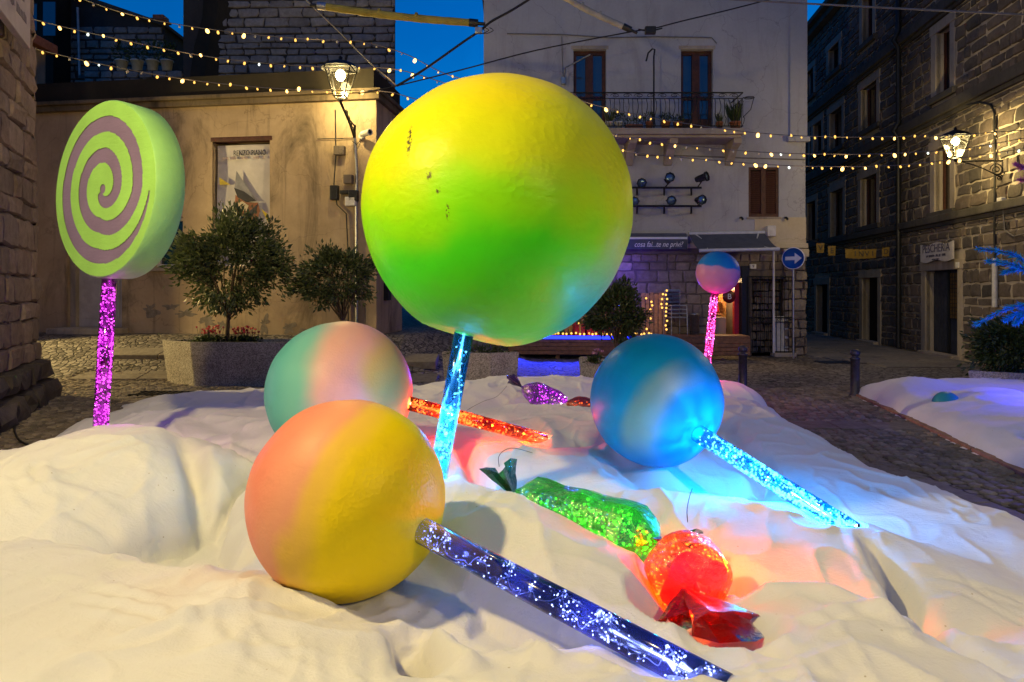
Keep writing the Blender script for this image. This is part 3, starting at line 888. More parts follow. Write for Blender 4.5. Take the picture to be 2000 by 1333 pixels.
    # wires and arms on the wall
    wz = lambda u, v, o=0.03: (W.uv(u, v, o)[0], -o, W.uv(u, v, o)[1])
    MB().tube([wz(990, 66), wz(1100, 68), wz(1190, 74), wz(1280, 72), wz(1390, 74), wz(1400, 85)], 0.014, 5).build('facade_wire', M_cablegrey, R)
    MB().tube([wz(1235, 303), wz(1350, 305), wz(1460, 309), wz(1572, 312)], 0.016, 5).build('facade_wire', M_cablegrey, R)
    MB().tube([wz(1097, 72), wz(1100, 160)], 0.008, 4).build('facade_wire', M_cablegrey, R)
    ar = MB().tube([wz(1101, 160), wz(1104, 133, .2), wz(1153, 107, .8)], 0.022, 6); ar.bbox(*(lambda p: (p[0] - .06, p[0] + .06, -.1, 0, p[2] - .1, p[2] + .08))(wz(1100, 158)), 0.01)
    ar.build('awning_arm', M_steel, R)
    pl = MB().tube([wz(1277, 252, .8), wz(1277, 110, .8), wz(1279, 97, .8), wz(1274, 96, .8), wz(1266, 104, .75), wz(1262, 120, .7)], 0.022, 6).build('lamp_pole', M_dark, R)
    # spot-light rails
    for (ua, ub, v) in ((1225, 1370, 367), (1225, 1370, 403)):
        MB().tube([wz(ua, v, .3), wz(ub, v, .3)], 0.03, 6).build('light_rail', M_dark, R)
        for u in (1244, 1297, 1350):
            MB().tube([wz(u, v + 14, 0.0), wz(u, v + 10, .28), wz(u, v, .3)], 0.028, 5).build('rail_bracket', M_dark, R)
    # ---- ground floor
    dw = (W.uv(1393, 560)[0], W.uv(1446, 560)[0], 0.0, W.uv(1393, 545)[1])
    gw = (W.uv(1468, 540)[0], W.uv(1540, 540)[0], 0.0, W.uv(1468, 545)[1])
    shell_with_holes(MB(), 0, x1, 0, zsplit, [dw, gw], 0.0, 1.2).add([(x1, 0, 0), (x1, 19, 0), (x1, 19, zsplit), (x1, 0, zsplit)], [(0, 1, 2, 3)]).build('lower_wall', M_mortar_brown, R)
    masonry(W, 3.0, x1 - 0.62, 0.02, zsplit - 0.25, (0.16, 0.36), (0.2, 0.62), 0.04, M_stone_shop, [dw, (gw[0] - .05, gw[1] + .02, gw[2], gw[3])], 0.02, 230, 0.06, seed=3)
    masonry(W, x1 - 0.6, x1 + 0.02, 0.02, zsplit - 0.3, (0.2, 0.3), (0.25, 0.4), 0.09, M_stone_shop, [], 0.015, 60, 0.07, seed=4)
    MB().bbox(0, x1 + 0.05, -0.07, 0.05, zsplit - 0.1, zsplit + 0.03, 0.015).build('string_course', M_cream, R)
    MB().box(x1 - 1.35, x1 + 0.015, -0.012, 0.02, zsplit + 0.031, W.uv(1500, 425)[1]).build('cream_patch', M_cream, R)
    MB().bbox(x1 - 0.6, x1 + 0.06, -0.1, 0.03, zsplit - 0.33, zsplit - 0.12, 0.02).build('capital', M_cream, R)
    bx = W.uv(1505, 455); MB().bbox(bx[0] - .12, bx[0] + .1, -.12, 0, bx[1] - .1, bx[1] + .18, .015).build('alarm_box', M_whiteplastic, R)
    # shop interior: lit recess
    d0, d1, dz0, dz1 = dw
    MB().box(d0 - 0.4, d1 + 0.4, 1.2, 1.25, 0, dz1 + .3).build('shop_back_wall', M_interior, R)
    MB().box(d0 - 0.4, d1 + 0.4, 0.31, 1.2, 0.16, 0.2).build('shop_floor', M_deckwood, R)
    MB().bbox(d0 + .1, d0 + .5, 0.5, 0.8, 0.2, 1.0, .02).build('counter', M_cream, R)
    MB().box(d1 - .14, d1 - .02, 0.05, 0.2, 0, dz1 - .1).build('red_panel', M_red, R)
    MB().box(d0, d0 + .06, 0.03, 0.12, 0, dz1).box(d1 - .02, d1 + .02, 0.0, 0.12, 0, dz1).build('door_frame', M_dark, R)
    sh = MB()
    for k in range(4): sh.box(d0 + .1, d1 - .15, 1.0, 1.18, 0.7 + k * .35, 0.73 + k * .35)
    shf = sh.build('shelf', M_pallet, R)
    rr = random.Random(3)
    for k in range(4):
        for q in range(4):
            x = d0 + .14 + q * .1; z = .73 + k * .35; w = rr.uniform(.03, .045)
            MB().lathe([(0.0, z), (w, z), (w, z + rr.uniform(.1, .18)), (w * .4, z + .2), (w * .4, z + .25), (0, z + .25)], 8, M=Matrix.Translation((x, 1.06, 0))).build('jar', [M_red, M_yellow, M_green, M_whiteplastic][rr.randrange(4)], shf)
    point_light('shop_light', ((d0 + d1) / 2, 0.75, dz1 - 0.15), 26, (1.0, 0.62, 0.28), 0.1, R)
    # dark drain pipe and downpipe
    x, _ = W.uv(1453, 600); MB().box(x - .1, x + .1, -.12, 0.02, 0, W.uv(1453, 520)[1]).build('dark_pillar', M_dark, R)
    x, _ = W.uv(1505, 600); MB().tube([(x, -.22, 0.02), (x, -.22, W.uv(1505, 492)[1])], 0.03, 8).build('downpipe', M_whiteplastic, R)
    x, z = W.uv(1469, 521); MB().bbox(x - .08, x + .08, -.09, -.02, z - .06, z + .06, .006).build('house_number_plate', M_signwhite, R)
    text_mesh('9', 0.1, M_text, R, Matrix.Translation((x, -.094, z)) @ UPRIGHT, name='house_number')
    # iron gate in front of a stepped recess with a white lower door
    ga, gb = W.uv(1462, 600, .2)[0], W.uv(1548, 600, .2)[0]; gt = W.uv(1462, 541, .2)[1]
    gate = MB().tube([(ga, -.2, 0.05), (ga, -.2, gt)], .022, 5).tube([(gb, -.2, .05), (gb, -.2, gt)], .022, 5).tube([(ga, -.2, gt), (gb, -.2, gt)], .018, 5).tube([(ga, -.2, 1.02), (gb, -.2, 1.02)], .018, 5).tube([(ga, -.2, .12), (gb, -.2, .12)], .018, 5).tube([(ga, -.2, .9), (gb, -.2, .9)], .012, 5).build('iron_gate', M_iron, R)
    nb_ = 11
    for k in range(1, nb_):
        x = ga + (gb - ga) * k / nb_
        MB().tube([(x, -.2, .1), (x, -.2, gt - .02)], .0095, 4).build('gate_bar', M_iron, gate)
    for k in range(5):
        x = ga + (gb - ga) * (k + .5) / 5
        MB().tube([(x + .07 * math.cos(a) * (1 - a / 11), -.2, .96 + .05 * math.sin(a) * (1 - a / 11)) for a in np.linspace(0, 9, 16)], .008, 4).build('gate_scroll', M_iron, gate)
    MB().box(gw[0] - .3, gw[1] + .3, 1.15, 1.2, 0, gw[3] + .3).build('recess_back', M_mortar_brown, R)
    Wr = W
    masonry(Wr, gw[0], gw[1], 0.02, gw[3], (0.15, 0.24), (0.2, 0.42), 0.06, M_stone_shop, [], 0.015, 80, .08, seed=8, y=0.55)
    xa, xb = W.uv(1512, 600, .05)[0], W.uv(1541, 600, .05)[0]
    wd = MB().bbox(xa, xb, -.06, 0.0, 0.12, W.uv(1512, 618)[1], .01).build('white_door', M_whiteplastic, R)
    MB().bbox(xa + .05, (xa + xb) / 2 - .02, -.085, -.055, .25, .95, .01).build('door_panel', M_whiteplastic, wd)
    MB().bbox((xa + xb) / 2 + .02, xb - .05, -.085, -.055, .25, .95, .01).build('door_panel', M_whiteplastic, wd)
    MB().bbox(xa - .1, gb + .05, -.35, -.02, 0, .1, .015).build('doorstep', M_surround, R)

def interior_mat():
    t = NT('shop_interior'); co = t.coord('Object')
    n = t.noise(t.mapping(co, (3, 1, 5)), 2.0, 3)
    col = t.ramp(n, [(0.3, (0.3, 0.1, 0.03)), (0.5, (0.55, 0.35, 0.12)), (0.7, (0.45, 0.06, 0.03))])
    t.principled(col, 0.6)
    return t.done()
M_interior = interior_mat()
white_house()

# awnings (two separate ones)
def awnings():
    W = WH
    def wp(u, v, o): x, z = W.uv(u, v, o); return W.world(x, -o, z)
    # retracted awning with lettered valance
    a = wp(1180, 460, .35); b = wp(1341, 460, .35)
    t = thing('retracted_awning', 'retracted grey awning with white script lettering on its valance', 'awning', (a.x, a.y, 0))
    L = lambda p: Vector(p) - Vector((a.x, a.y, 0))
    A, B = L(a), L(b)
    MB().bbox(A.x, B.x, -.05, .33, A.z - .1, A.z + .05, .03).build('cassette', M_awning, t)
    zt = L(wp(1300, 464, .42)).z
    MB().bbox(A.x, B.x, -.1, -.055, zt - .05, zt + .01, .01).build('front_bar', M_alu, t)
    zb = L(wp(1300, 487, .42)).z
    v = MB(); n = 40
    for k in range(n):
        x0 = A.x + (B.x - A.x) * k / n; x1 = A.x + (B.x - A.x) * (k + 1) / n
        y0 = -.08 + .012 * math.sin(k * 1.3); y1 = -.08 + .012 * math.sin((k + 1) * 1.3)
        v.add([(x0, y0, zb), (x1, y1, zb), (x1, -.08, zt - .05), (x0, -.08, zt - .05)], [(0, 1, 2, 3)], sm=True)
    v.build('valance', M_awning, t)
    p0, p1 = L(wp(1238, 478, .45)), L(wp(1333, 478, .45))
    text_mesh('cosa fai...te ne privi?', 0.2, M_textwhite, t, Matrix.Translation(((p0.x + p1.x) / 2, -.11, p0.z)) @ UPRIGHT, 0.35, 'script_lettering', width=p1.x - p0.x)
    # extended awning
    o1 = 1.35
    a0, b0 = wp(1345, 457, .1), wp(1493, 455, .1)
    a1, b1 = wp(1366, 490, o1), wp(1522, 487, o1)
    t = thing('extended_awning', 'extended slate grey awning with a white front bar over the shop door', 'awning', (a0.x, a0.y, 0))
    L = lambda p: Vector(p) - Vector((a0.x, a0.y, 0))
    v = MB(); n = 12
    for i in range(n):
        for j in range(n):
            def q(s_, w):
                p = (L(a0).lerp(L(b0), s_)).lerp(L(a1).lerp(L(b1), s_), w); p.z -= .05 * math.sin(math.pi * w); return p
            v.add([q(i / n, j / n), q((i + 1) / n, j / n), q((i + 1) / n, (j + 1) / n), q(i / n, (j + 1) / n)], [(3, 2, 1, 0)], sm=True)
    v.build('canopy', M_awning, t)
    MB().tube([L(a1), L(b1)], .045, 8).build('front_bar', M_alu, t)
    MB().tube([L(a0), L(b0)], .06, 8).build('roller', M_alu, t)
    for s_ in (.08, .92):
        p = L(a0).lerp(L(b0), s_); q2 = L(a1).lerp(L(b1), s_)
        m = p.lerp(q2, .5) + Vector((.25 if s_ < .5 else -.25, 0, -.12))
        MB().tube([p, m, q2], .025, 6).build('folding_arm', M_alu, t)
awnings()

# balcony pots and shop front spots
def leafy(mb, c, rad, n, size, seed=0, up=0.3, fold=True):
    r = random.Random(seed)
    for k in range(n):
        d = Vector((r.gauss(0, 1), r.gauss(0, 1), r.gauss(0, 1))); d.normalize()
        p = Vector(c) + Vector((d.x * rad[0], d.y * rad[1], d.z * rad[2])) * (r.random() ** 0.45)
        leaf(mb, p, d + Vector((0, 0, up)) + Vector((r.uniform(-.7, .7), r.uniform(-.7, .7), r.uniform(-.5, .5))), size * r.uniform(.6, 1.25), r)
    return mb
def leaf(mb, p, d, s, r, wid=0.42):
    d = Vector(d); d.normalize()
    x = d.cross(Vector((r.uniform(-1, 1), r.uniform(-1, 1), r.uniform(-1, 1))))
    if x.length < 1e-4: x = Vector((1, 0, 0))
    x.normalize(); nrm = x.cross(d)
    mb.add([p, p + d * s * .45 + x * s * wid * .5 - nrm * s * .06, p + d * s, p + d * s * .45 - x * s * wid * .5 - nrm * s * .06], [(0, 1, 2), (0, 2, 3)])

def pots():
    W = WH; out = .6
    zt = W.uv(1300, 250, .95)[1]
    spec = [(1190, 'tall succulent in a grey pot at the balcony end by the left door', .35, .1), (1208, 'small dark shrub in a lavender pot on the balcony', .3, .11),
            (1238, 'low herb in a long terracotta trough on the balcony', .16, .22), (1268, 'bushy green plant in a mid-balcony clay pot', .3, .1),
            (1300, 'sprawling plant in a clay pot below the balcony lamp pole', .26, .12), (1325, 'low spreading plant in front of the right balcony door', .2, .12),
            (1405, 'small spiky plant in a clay pot by the right balcony door', .24, .09), (1436, 'big spiky grass plant filling the balcony corner', .5, .14)]
    for i, (u, lab, h, w) in enumerate(spec):
        x, _ = W.uv(u, 245, out); p = W.world(x, -out, zt)
        t = thing('balcony_plant', lab, 'potted plant', p, group='potted plants on the balcony')
        ph = .16 if i == 2 else .2
        if i == 2: MB().bbox(-w, w, -.09, .09, 0, ph, .02).build('pot', M_terracotta, t)
        else: MB().lathe([(0, 0), (w * .7, 0), (w, ph), (w * 1.08, ph), (w * 1.08, ph + .03), (w * .9, ph + .03), (0, ph)], 14).build('pot', [M_terracotta, M_whiteplastic][i < 2], t)
        f = MB(); r = random.Random(i)
        if i in (0, 6, 7):
            for k in range(60 if i == 7 else 26):
                a = r.uniform(0, 6.3); d = Vector((math.cos(a) * .4, math.sin(a) * .4, 1))
                leaf(f, Vector((r.uniform(-w, w) * .5, r.uniform(-w, w) * .5, ph)), d, h * r.uniform(.7, 1.3), r, .12)
        else: leafy(f, (0, 0, ph + h * .5), (w * 1.3, w * 1.1, h * .5), 130, .07, i)
        f.build('foliage', M_leaf2, t)
    # spots
    spots = [(1254, 356, (-.25, -1, -.35), 'upper-rail black spotlight with a bluish lens beside the green ball'), (1306, 350, (0, -1, .15), 'upper-rail black spotlight aimed straight out, middle of three'),
             (1370, 348, (.8, -.7, .2), 'upper-rail black spotlight turned sideways at the rail end'), (1240, 393, (-.3, -1, -.2), 'lower-rail black spotlight half hidden by the green ball'),
             (1310, 391, (-.1, -1, -.25), 'lower-rail black spotlight with a bluish lens, middle of three'), (1366, 391, (.2, -1, -.1), 'lower-rail black spotlight at the rail end with a pale lens')]
    for (u, v, d, lab) in spots:
        x, z = W.uv(u, v, .5); p = W.world(x, -.5, z); xr, zr_ = W.uv(u - 8, 367 if v < 370 else 403, .3); q = W.world(xr, -.3, zr_)
        t = thing('spotlight', lab, 'spotlight', p, group='stage spotlights on the white house')
        M = rot_to(Vector(d))
        MB().lathe([(0.0, -.16), (.07, -.16), (.09, -.06), (.1, .1), (.13, .12), (.13, .17), (.115, .17), (.11, .12)], 8, M=M, sm=False).build('housing', M_dark, t)
        MB().lathe([(.11, .125), (.08, .145), (.0, .155)], 16, M=M).build('lens', M_lens, t)
        MB().tube([Vector(q) - p, Vector((0, .08, -.12)), M @ Vector((.12, 0, 0))], .016, 5).tube([Vector((0, .08, -.12)), M @ Vector((-.12, 0, 0))], .016, 5).build('yoke', M_dark, t)
M_lens = plain('spot_lens', (0.12, 0.2, 0.32), 0.12, 0.6, 0.3, 6, 0.05, 0.8)
pots()

# ------------------------------------------------------------------ ochre house on the left
OC = Wall(-11.75, 16.2, 7.24, -1.0, 'ochre_house', 'low ochre plastered house with stained walls and a dark parapet', 'house')
def ochre():
    W = OC; R = W.root
    xr = W.uv(735, 400)[0]
    zc = W.uv(400, 209)[1]; top = W.uv(400, 150)[1]
    po = (W.uv(415, 400)[0], W.uv(527, 400)[0], W.uv(470, 520)[1], W.uv(470, 276)[1])
    dr = (W.uv(130, 400)[0], W.uv(238, 400)[0], W.uv(190, 640)[1] - .3, W.uv(190, 296)[1])
    wn = (W.uv(300, 400)[0], W.uv(357, 400)[0], W.uv(330, 522)[1], W.uv(330, 425)[1])
    mb = shell_with_holes(MB(), -2, xr, 0.0, zc, [po, dr, wn], 0, .35)
    mb.add([(xr, 0, 0), (xr, 1.9, 0), (xr, 1.9, zc), (xr, 0, zc)], [(0, 1, 2, 3)])
    mb.add([(-2, 1.9, 0), (xr, 1.9, 0), (xr, 1.9, zc), (-2, 1.9, zc)], [(3, 2, 1, 0)])
    mb.build('wall', M_ochre, R)
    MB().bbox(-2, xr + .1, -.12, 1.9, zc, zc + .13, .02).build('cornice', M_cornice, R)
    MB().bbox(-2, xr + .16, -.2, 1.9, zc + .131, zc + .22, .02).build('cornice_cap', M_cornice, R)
    MB().box(-2, xr - .05, -.03, .35, zc + .22, top).box(xr - .4, xr - .05, .35, 1.9, zc + .22, top).build('parapet', M_parapet, R)
    MB().box(-2, xr - .4, .35, 1.9, zc + .2, zc + .24).build('terrace_floor', M_parapet, R)
    # niche with hanging poster
    a, b, c, d = po
    MB().box(a - .1, b + .1, .3, .36, c - .1, d + .1).build('niche_back', M_mortar_brown, R)
    MB().bbox(a - .04, b + .05, -.02, .2, d - .005, d + .1, .02).build('niche_lintel', M_brownwood, R)
    MB().box(a - .12, a, -.008, .05, c, d).build('niche_jamb', M_ochre, R)
    # door
    a, b, c, d = dr
    leafd = MB().bbox(a + .15, b - .05, .2, .26, c + .3, d - .1, .01).build('door', M_doorgrey, R)
    for k in range(3):
        MB().bbox(a + .3, b - .2, .18, .21, c + .5 + k * 1.05, c + 1.4 + k * 1.05, .015).build('door_panel', M_doorgrey, leafd)
    MB().box(a, a + .15, .1, .3, c, d).box(a + .15, b, .1, .3, d - .1, d).box(b - .05, b, .1, .3, c, d - .1).build('door_frame', M_surround, R)
    MB().bbox(a - .1, b + .15, -.5, .2, c - .1, c + .3, .03).build('doorstep', M_surround, R)
    # window
    a, b, c, d = wn
    MB().box(a - .02, b + .02, .2, .25, c, d).build('window_back', M_glassdark, R)
    MB().box(a, a + .07, .12, .2, c, d).box(b - .07, b, .12, .2, c, d).box(a + .07, b - .07, .12, .2, d - .07, d).box(a + .07, b - .07, .12, .2, c, c + .07).build('window_frame', M_whiteplastic, R)
    MB().bbox(a - .1, b + .1, -.08, .05, c - .1, c, .02).build('window_sill', M_surround, R)
    # peeled grey patches near the foot
    r = random.Random(2)
    for u, v, w, h in ((295, 605, .22, .16), (335, 600, .2, .1), (362, 612, .28, .1), (402, 628, .26, .13), (432, 636, .2, .12), (515, 632, .16, .2), (565, 640, .2, .14), (600, 650, .22, .16), (680, 640, .25, .2)):
        x, z = W.uv(u, v); n = 48
        ring = [(x + w * math.cos(2 * math.pi * k / n) * q, -.003, z + h * math.sin(2 * math.pi * k / n) * q) for k in range(n) for q in [.78 + .9 * mnoise.noise(Vector((math.cos(2 * math.pi * k / n) * 1.7 + u, math.sin(2 * math.pi * k / n) * 1.7, v))) + r.uniform(-.05, .05)]]
        MB().add(ring, [tuple(range(n))]).build('peeled_patch', M_peeled, R)
    # cables, pipe, boxes near the corner
    wz = lambda u, v, o=.03: (W.uv(u, v, o)[0], -o, W.uv(u, v, o)[1])
    MB().tube([wz(655, 215), wz(656, 300), wz(652, 360), wz(658, 400), wz(676, 418), wz(679, 480), wz(680, 640)], .014, 5).build('wall_cable', M_rubber, R)
    MB().tube([wz(693, 270), wz(697, 330), wz(696, 400), wz(697, 640)], .03, 6).build('wall_pipe', M_steel, R)
    MB().tube([wz(620, 272), wz(693, 270)], .01, 4).build('wall_cable', M_rubber, R)
    for u, v, w, h, m in ((656, 378, .09, .16, M_dark), (683, 352, .1, .1, M_mortar_brown), (676, 377, .1, .04, M_rubber), (693, 384, .1, .12, M_dark), (688, 395, .12, .1, M_whiteplastic), (666, 296, .12, .1, M_mortar_brown)):
        x, z = W.uv(u, v); MB().bbox(x - w, x + w, -.14, -.0, z - h, z + h, .02).build('junction_box', m, R)
    x, z = W.uv(745, 570); 
    MB().bbox(xr - .02, xr + .12, .5, .7, z - .2, z + .2, .02).build('intercom_box', M_dark, R)
    # second storey wall running back along the lane
    return xr, top
M_doorgrey = plain('grey_lilac_door', (0.3, 0.28, 0.31), 0.6, 0, 0.2, 3, 0.15)
M_peeled = plain('bare_render', (0.19, 0.16, 0.13), 0.9, 0, 0.35, 8, 0.4)
OC_xr, OC_top = ochre()

def poster():
    W = OC
    a, b = W.uv(420, 400)[0], W.uv(529, 400)[0]; zb, zt = W.uv(470, 520)[1], W.uv(470, 282)[1]
    p = W.world(a, -.0, zb)
    t = thing('exhibition_poster', 'hanging white exhibition poster with dark title set in a wall niche', 'poster', M=W.M @ Matrix.Translation((a, .1, zb)))
    w, h = b - a, zt - zb
    mb = MB(); n = 16; m = 24
    for i in range(n):
        for j in range(m):
            q = lambda s_, v_: (s_ * w, .025 * math.sin(s_ * 7) * (1 - v_ * .6) + .015 * math.sin(v_ * 9 + s_ * 4), v_ * h)
            mb.add([q(i / n, j / m), q((i + 1) / n, j / m), q((i + 1) / n, (j + 1) / m), q(i / n, (j + 1) / m)], [(0, 1, 2, 3)], sm=True)
    mb.build('sheet', M_postersheet, t)
    fx = lambda u: (u - 420) / 109 * w
    fz = lambda v: h - (v - 282) / 238 * h
    text_mesh('RENZO PIANO', .17, M_text, t, Matrix.Translation((fx(486), -.055, fz(299))) @ UPRIGHT, name='poster_title', width=fx(518) - fx(455))
    bars_text(MB(), fx(432), fx(515), fz(311), fz(305), -.05, 3, .8).build('poster_subtitle', M_posterfaint, t)
    def shape(name, pts, m, y=-.052):
        MB().add([(fx(u), y, fz(v)) for u, v in pts], [tuple(range(len(pts)))[::-1]]).build(name, m, t)
    shape('yellow_wedge', [(426, 345), (448, 360), (427, 360)], M_posteryellow)
    shape('yellow_wedge', [(508, 408), (522, 420), (530, 448), (520, 432)], M_posteryellow)
    shape('grey_sail', [(460, 333), (497, 390), (468, 372), (456, 366)], M_postergrey)
    shape('dark_shape', [(455, 366), (475, 374), (500, 393), (478, 394), (462, 385)], M_text, -.054)
    shape('brown_shape', [(458, 380), (478, 395), (502, 396), (506, 412), (498, 440), (470, 445), (454, 430)], M_posterbrown)
    shape('cream_shape', [(463, 396), (472, 393), (484, 402), (480, 412), (466, 412)], M_cream, -.056)
    shape('dark_shape', [(480, 418), (502, 398), (498, 415), (482, 425)], M_text, -.056)
    shape('cream_shape', [(462, 424), (474, 421), (478, 424), (466, 430)], M_signwhite, -.056)
M_postersheet = plain('poster_sheet', (0.5, 0.47, 0.48), 0.6, 0, 0.12, 3, 0.1)
M_posterfaint = plain('poster_faint_print', (0.36, 0.28, 0.28), 0.6)
M_posteryellow = plain('poster_yellow', (0.4, 0.3, 0.02), 0.6)
M_postergrey = plain('poster_grey', (0.2, 0.2, 0.23), 0.6, 0, 0.5, 3)
M_posterbrown = plain('poster_brown', (0.22, 0.08, 0.04), 0.6, 0, 0.6, 4)
poster()

# the visible lanterns, two more inferred at the left, one added as fill at right
def lanterns():
    W = OC; x, z = W.uv(693, 272); m = W.world(x, 0, z)
    lantern('lit iron lantern on a scrolled bracket at the ochre house corner', m, P(665, 163, 14.15), 120, 1.25)
    m = RT.world(*[(lambda q: q)(RT.uv(1962, 330))[0], 0, RT.uv(1962, 330)[1]])
    hd = P(1866, 288, m.y + .05)
    lantern('lit iron lantern on a level bracket above the fishmonger sign wall', (m.x, m.y, m.z + .12), hd, 130, 1.0)
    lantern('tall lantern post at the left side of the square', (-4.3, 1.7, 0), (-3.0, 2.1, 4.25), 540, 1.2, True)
    lantern('unseen lantern post added as warm fill at the near right of the square', (4.6, -1.6, 0), (3.7, -.8, 4.1), 300, 1.2, True)  # added fill lamp, out of view behind the camera
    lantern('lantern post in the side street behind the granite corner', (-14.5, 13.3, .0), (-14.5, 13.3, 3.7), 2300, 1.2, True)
    h = thing('light_blocking_house', 'unseen plain ochre block added to shade the ochre house from the side street lantern', 'house', (-20, 14.0, 0))  # unseen block added to keep the side lantern off the ochre wall
    MB().box(0, 7.7, 0, 4, 0, 8).build('wall', M_ochre, h)
    MB().bbox(-.2, 7.9, -.3, 4.2, 8.0, 8.25, .03).build('roof', M_terracotta, h)
    MB().box(2, 3, -.02, .02, 1, 3).build('window', M_glassdark, h)

# ------------------------------------------------------------------ security camera
def cctv():
    W = OC; x, z = W.uv(707, 268); m = W.world(x, -.02, z)
    t = thing('security_camera', 'white bullet security camera beside the ochre house lantern', 'camera', m)
    MB().lathe([(.07, 0), (.07, .03), (.05, .05), (0, .05)], 10, M=rot_to((0.14, -1, 0))).build('mount', M_whiteplastic, t)
    MB().lathe([(0, 0), (.055, 0), (.065, .05), (.065, .26), (.075, .27), (.075, .3), (.05, .3)], 12, M=Matrix.Translation((.02, -.12, .02)) @ rot_to((.7, -.6, 0.05))).build('housing', M_whiteplastic, t)
    MB().lathe([(.05, .29), (.03, .295), (0, .295)], 12, M=Matrix.Translation((.02, -.12, .02)) @ rot_to((.7, -.6, 0.05))).build('lens', M_black, t)
    MB().tube([(0, 0, -.03), (-.1, -.02, -.18), (-.2, -.02, -.1)], .01, 5).build('lead', M_rubber, t)
cctv()

# ------------------------------------------------------------------ tower house, far left houses
TW = Wall(-9.2, 19.2, 1, -.02, 'stone_tower_house', 'tall dark stone house rising behind the ochre terrace', 'house')
def tower():
    W = TW; R = W.root
    xr = W.uv(772, 200)[0]; xl = W.uv(358, 100)[0]
    MB().add([(x, y, z) for z in (0, 13) for x, y in ((xl, 0), (xr, 0), (xr - 2.4, 7), (xl, 7))], [(3, 2, 1, 0), (4, 5, 6, 7), (0, 1, 5, 4), (1, 2, 6, 5), (2, 3, 7, 6), (3, 0, 4, 7)]).build('wall', M_mortar_dark, R)
    masonry(W, xl + 1.0, xr, 5.2, 10.4, (0.16, 0.27), (0.3, 0.75), .045, M_stone_tower, [], .02, 300, .07, seed=12)
    # rendered chimney breast bulging at its left end
    q = MB(); pts = [(xl - .1, 5.0), (xl - .12, 7.6), (xl + .02, 8.6), (xl + .25, 9.4), (xl + .35, 11)]
    for i in range(len(pts) - 1):
        (xa, za), (xb, zb) = pts[i], pts[i + 1]
        for s0, s1, y0, y1 in ((0, .3, .35, -.02), (.3, .75, -.02, -.1), (.75, 1.15, -.1, -.02)):
            q.add([(xa + s0, y0, za), (xa + s1, y1, za), (xb + s1, y1, zb), (xb + s0, y0, zb)], [(0, 1, 2, 3)], sm=True)
    q.build('rendered_flank', M_parapet, R)
    # far side stones on the lane flank
tower()

BK = Wall(-17.5, 22.5, 1, 0, 'stone_back_house', 'dim stone house with a sloping roof edge and small chimney beyond the terrace', 'house')
def back_house():
    W = BK; R = W.root
    xr = W.uv(322, 60)[0]; x0 = W.uv(20, 60)[0]
    zt1 = W.uv(320, 52)[1]; zt0 = W.uv(150, -6)[1]
    mb = MB(); xm = W.uv(150, 0)[0]
    mb.add([(x0, 0, 0), (xr, 0, 0), (xr, 0, zt1), (xm, 0, zt0), (x0, 0, zt0 + 2)], [(0, 1, 2, 3, 4)])
    mb.add([(xr, 0, 0), (xr, 6, 0), (xr, 6, zt1), (xr, 0, zt1)], [(0, 1, 2, 3)])
    mb.build('wall', M_mortar_dark, R)
    MB().add([(xr + .1, -.15, zt1 + .05), (xm, -.15, zt0 + .1), (xm, 6, zt0 + .1), (xr + .1, 6, zt1 + .05), (xr + .1, -.15, zt1 - .06), (xm, -.15, zt0 - .02), (xm, 6, zt0 - .02), (xr + .1, 6, zt1 - .06)], [(3, 2, 1, 0), (4, 5, 1, 0)[::-1], (4, 0, 3, 7)]).build('roof_edge', M_stringcourse, R)
    x, z = W.uv(302, 50); MB().bbox(x - .18, x + .18, .2, .6, z - .3, z + .45, .02).bbox(x - .24, x + .24, .14, .66, z + .25, z + .32, .02).build('chimney', M_terracotta, R)
    masonry(W, xm - .5, xr, W.uv(200, 150)[1] - .3, zt1, (.18, .3), (.35, .8), .04, M_stone_tower, [], .03, 170, .08, seed=21)
    # drain pole
    x, z = W.uv(159, 20); x2, z2 = W.uv(163, 152)
    MB().tube([(x, -.2, z), (x2, -.2, z2)], .04, 6).build('drain_pole', M_drainblue, R)
    wn = [(60, 40, 26, 60), (120, 8, 30, 20)]
    for u, v, w, h in wn:
        x, z = W.uv(u, v); MB().box(x - w * .008, x + w * .008, -.02, .02, z - h * .008, z + h * .008).build('window', M_glassdark, R)
    # darker nearer wing at the far left
    x, z = W.uv(130, 30)
    MB().box(W.uv(0, 0)[0] - 1, W.uv(140, 0)[0], -.9, -.05, 0, W.uv(100, -60)[1]).build('wing_wall', M_parapet, R)
    w2 = lambda u, v: (W.uv(u, v, .92)[0], W.uv(u, v, .92)[1])
    for (ua, ub, va, vb) in ((46, 72, 8, 60), (84, 108, 4, 70), (50, 64, 116, 140)):
        xa, z1 = w2(ua, va); xb, z0 = w2(ub, vb)
        MB().box(xa, xb, -.92, -.88, z0, z1).build('window', M_glassdoor, R)
M_drainblue = plain('pale_drainpipe', (0.42, 0.45, 0.5), 0.4)
back_house()
YH = Wall(-13.5, 26, 1, 0, 'yellow_gable_house', 'sliver of a dull yellow house gable beside the tower', 'house')
M_yellowwall = plaster('yellow_plaster', (0.3, 0.2, 0.06), (0.36, 0.25, 0.09), (0.15, 0.1, 0.05), 0.5)
YHm = MB()
_p = [(YH.uv(u, v)[0], YH.uv(u, v)[1]) for u, v in ((250, 112), (345, 90), (420, 75))]
YHm.add([(_p[0][0], 0, 0), (_p[2][0], 0, 0), (_p[2][0], 0, _p[2][1]), (_p[1][0], 0, _p[1][1]), (_p[0][0], 0, _p[0][1])], [(0, 1, 2, 3, 4)])
YHm.build('wall', M_yellowwall, YH.root)
MB().box(_p[0][0], _p[2][0], .02, 4, 0, _p[0][1] - .3).build('rear_wall', M_yellowwall, YH.root)

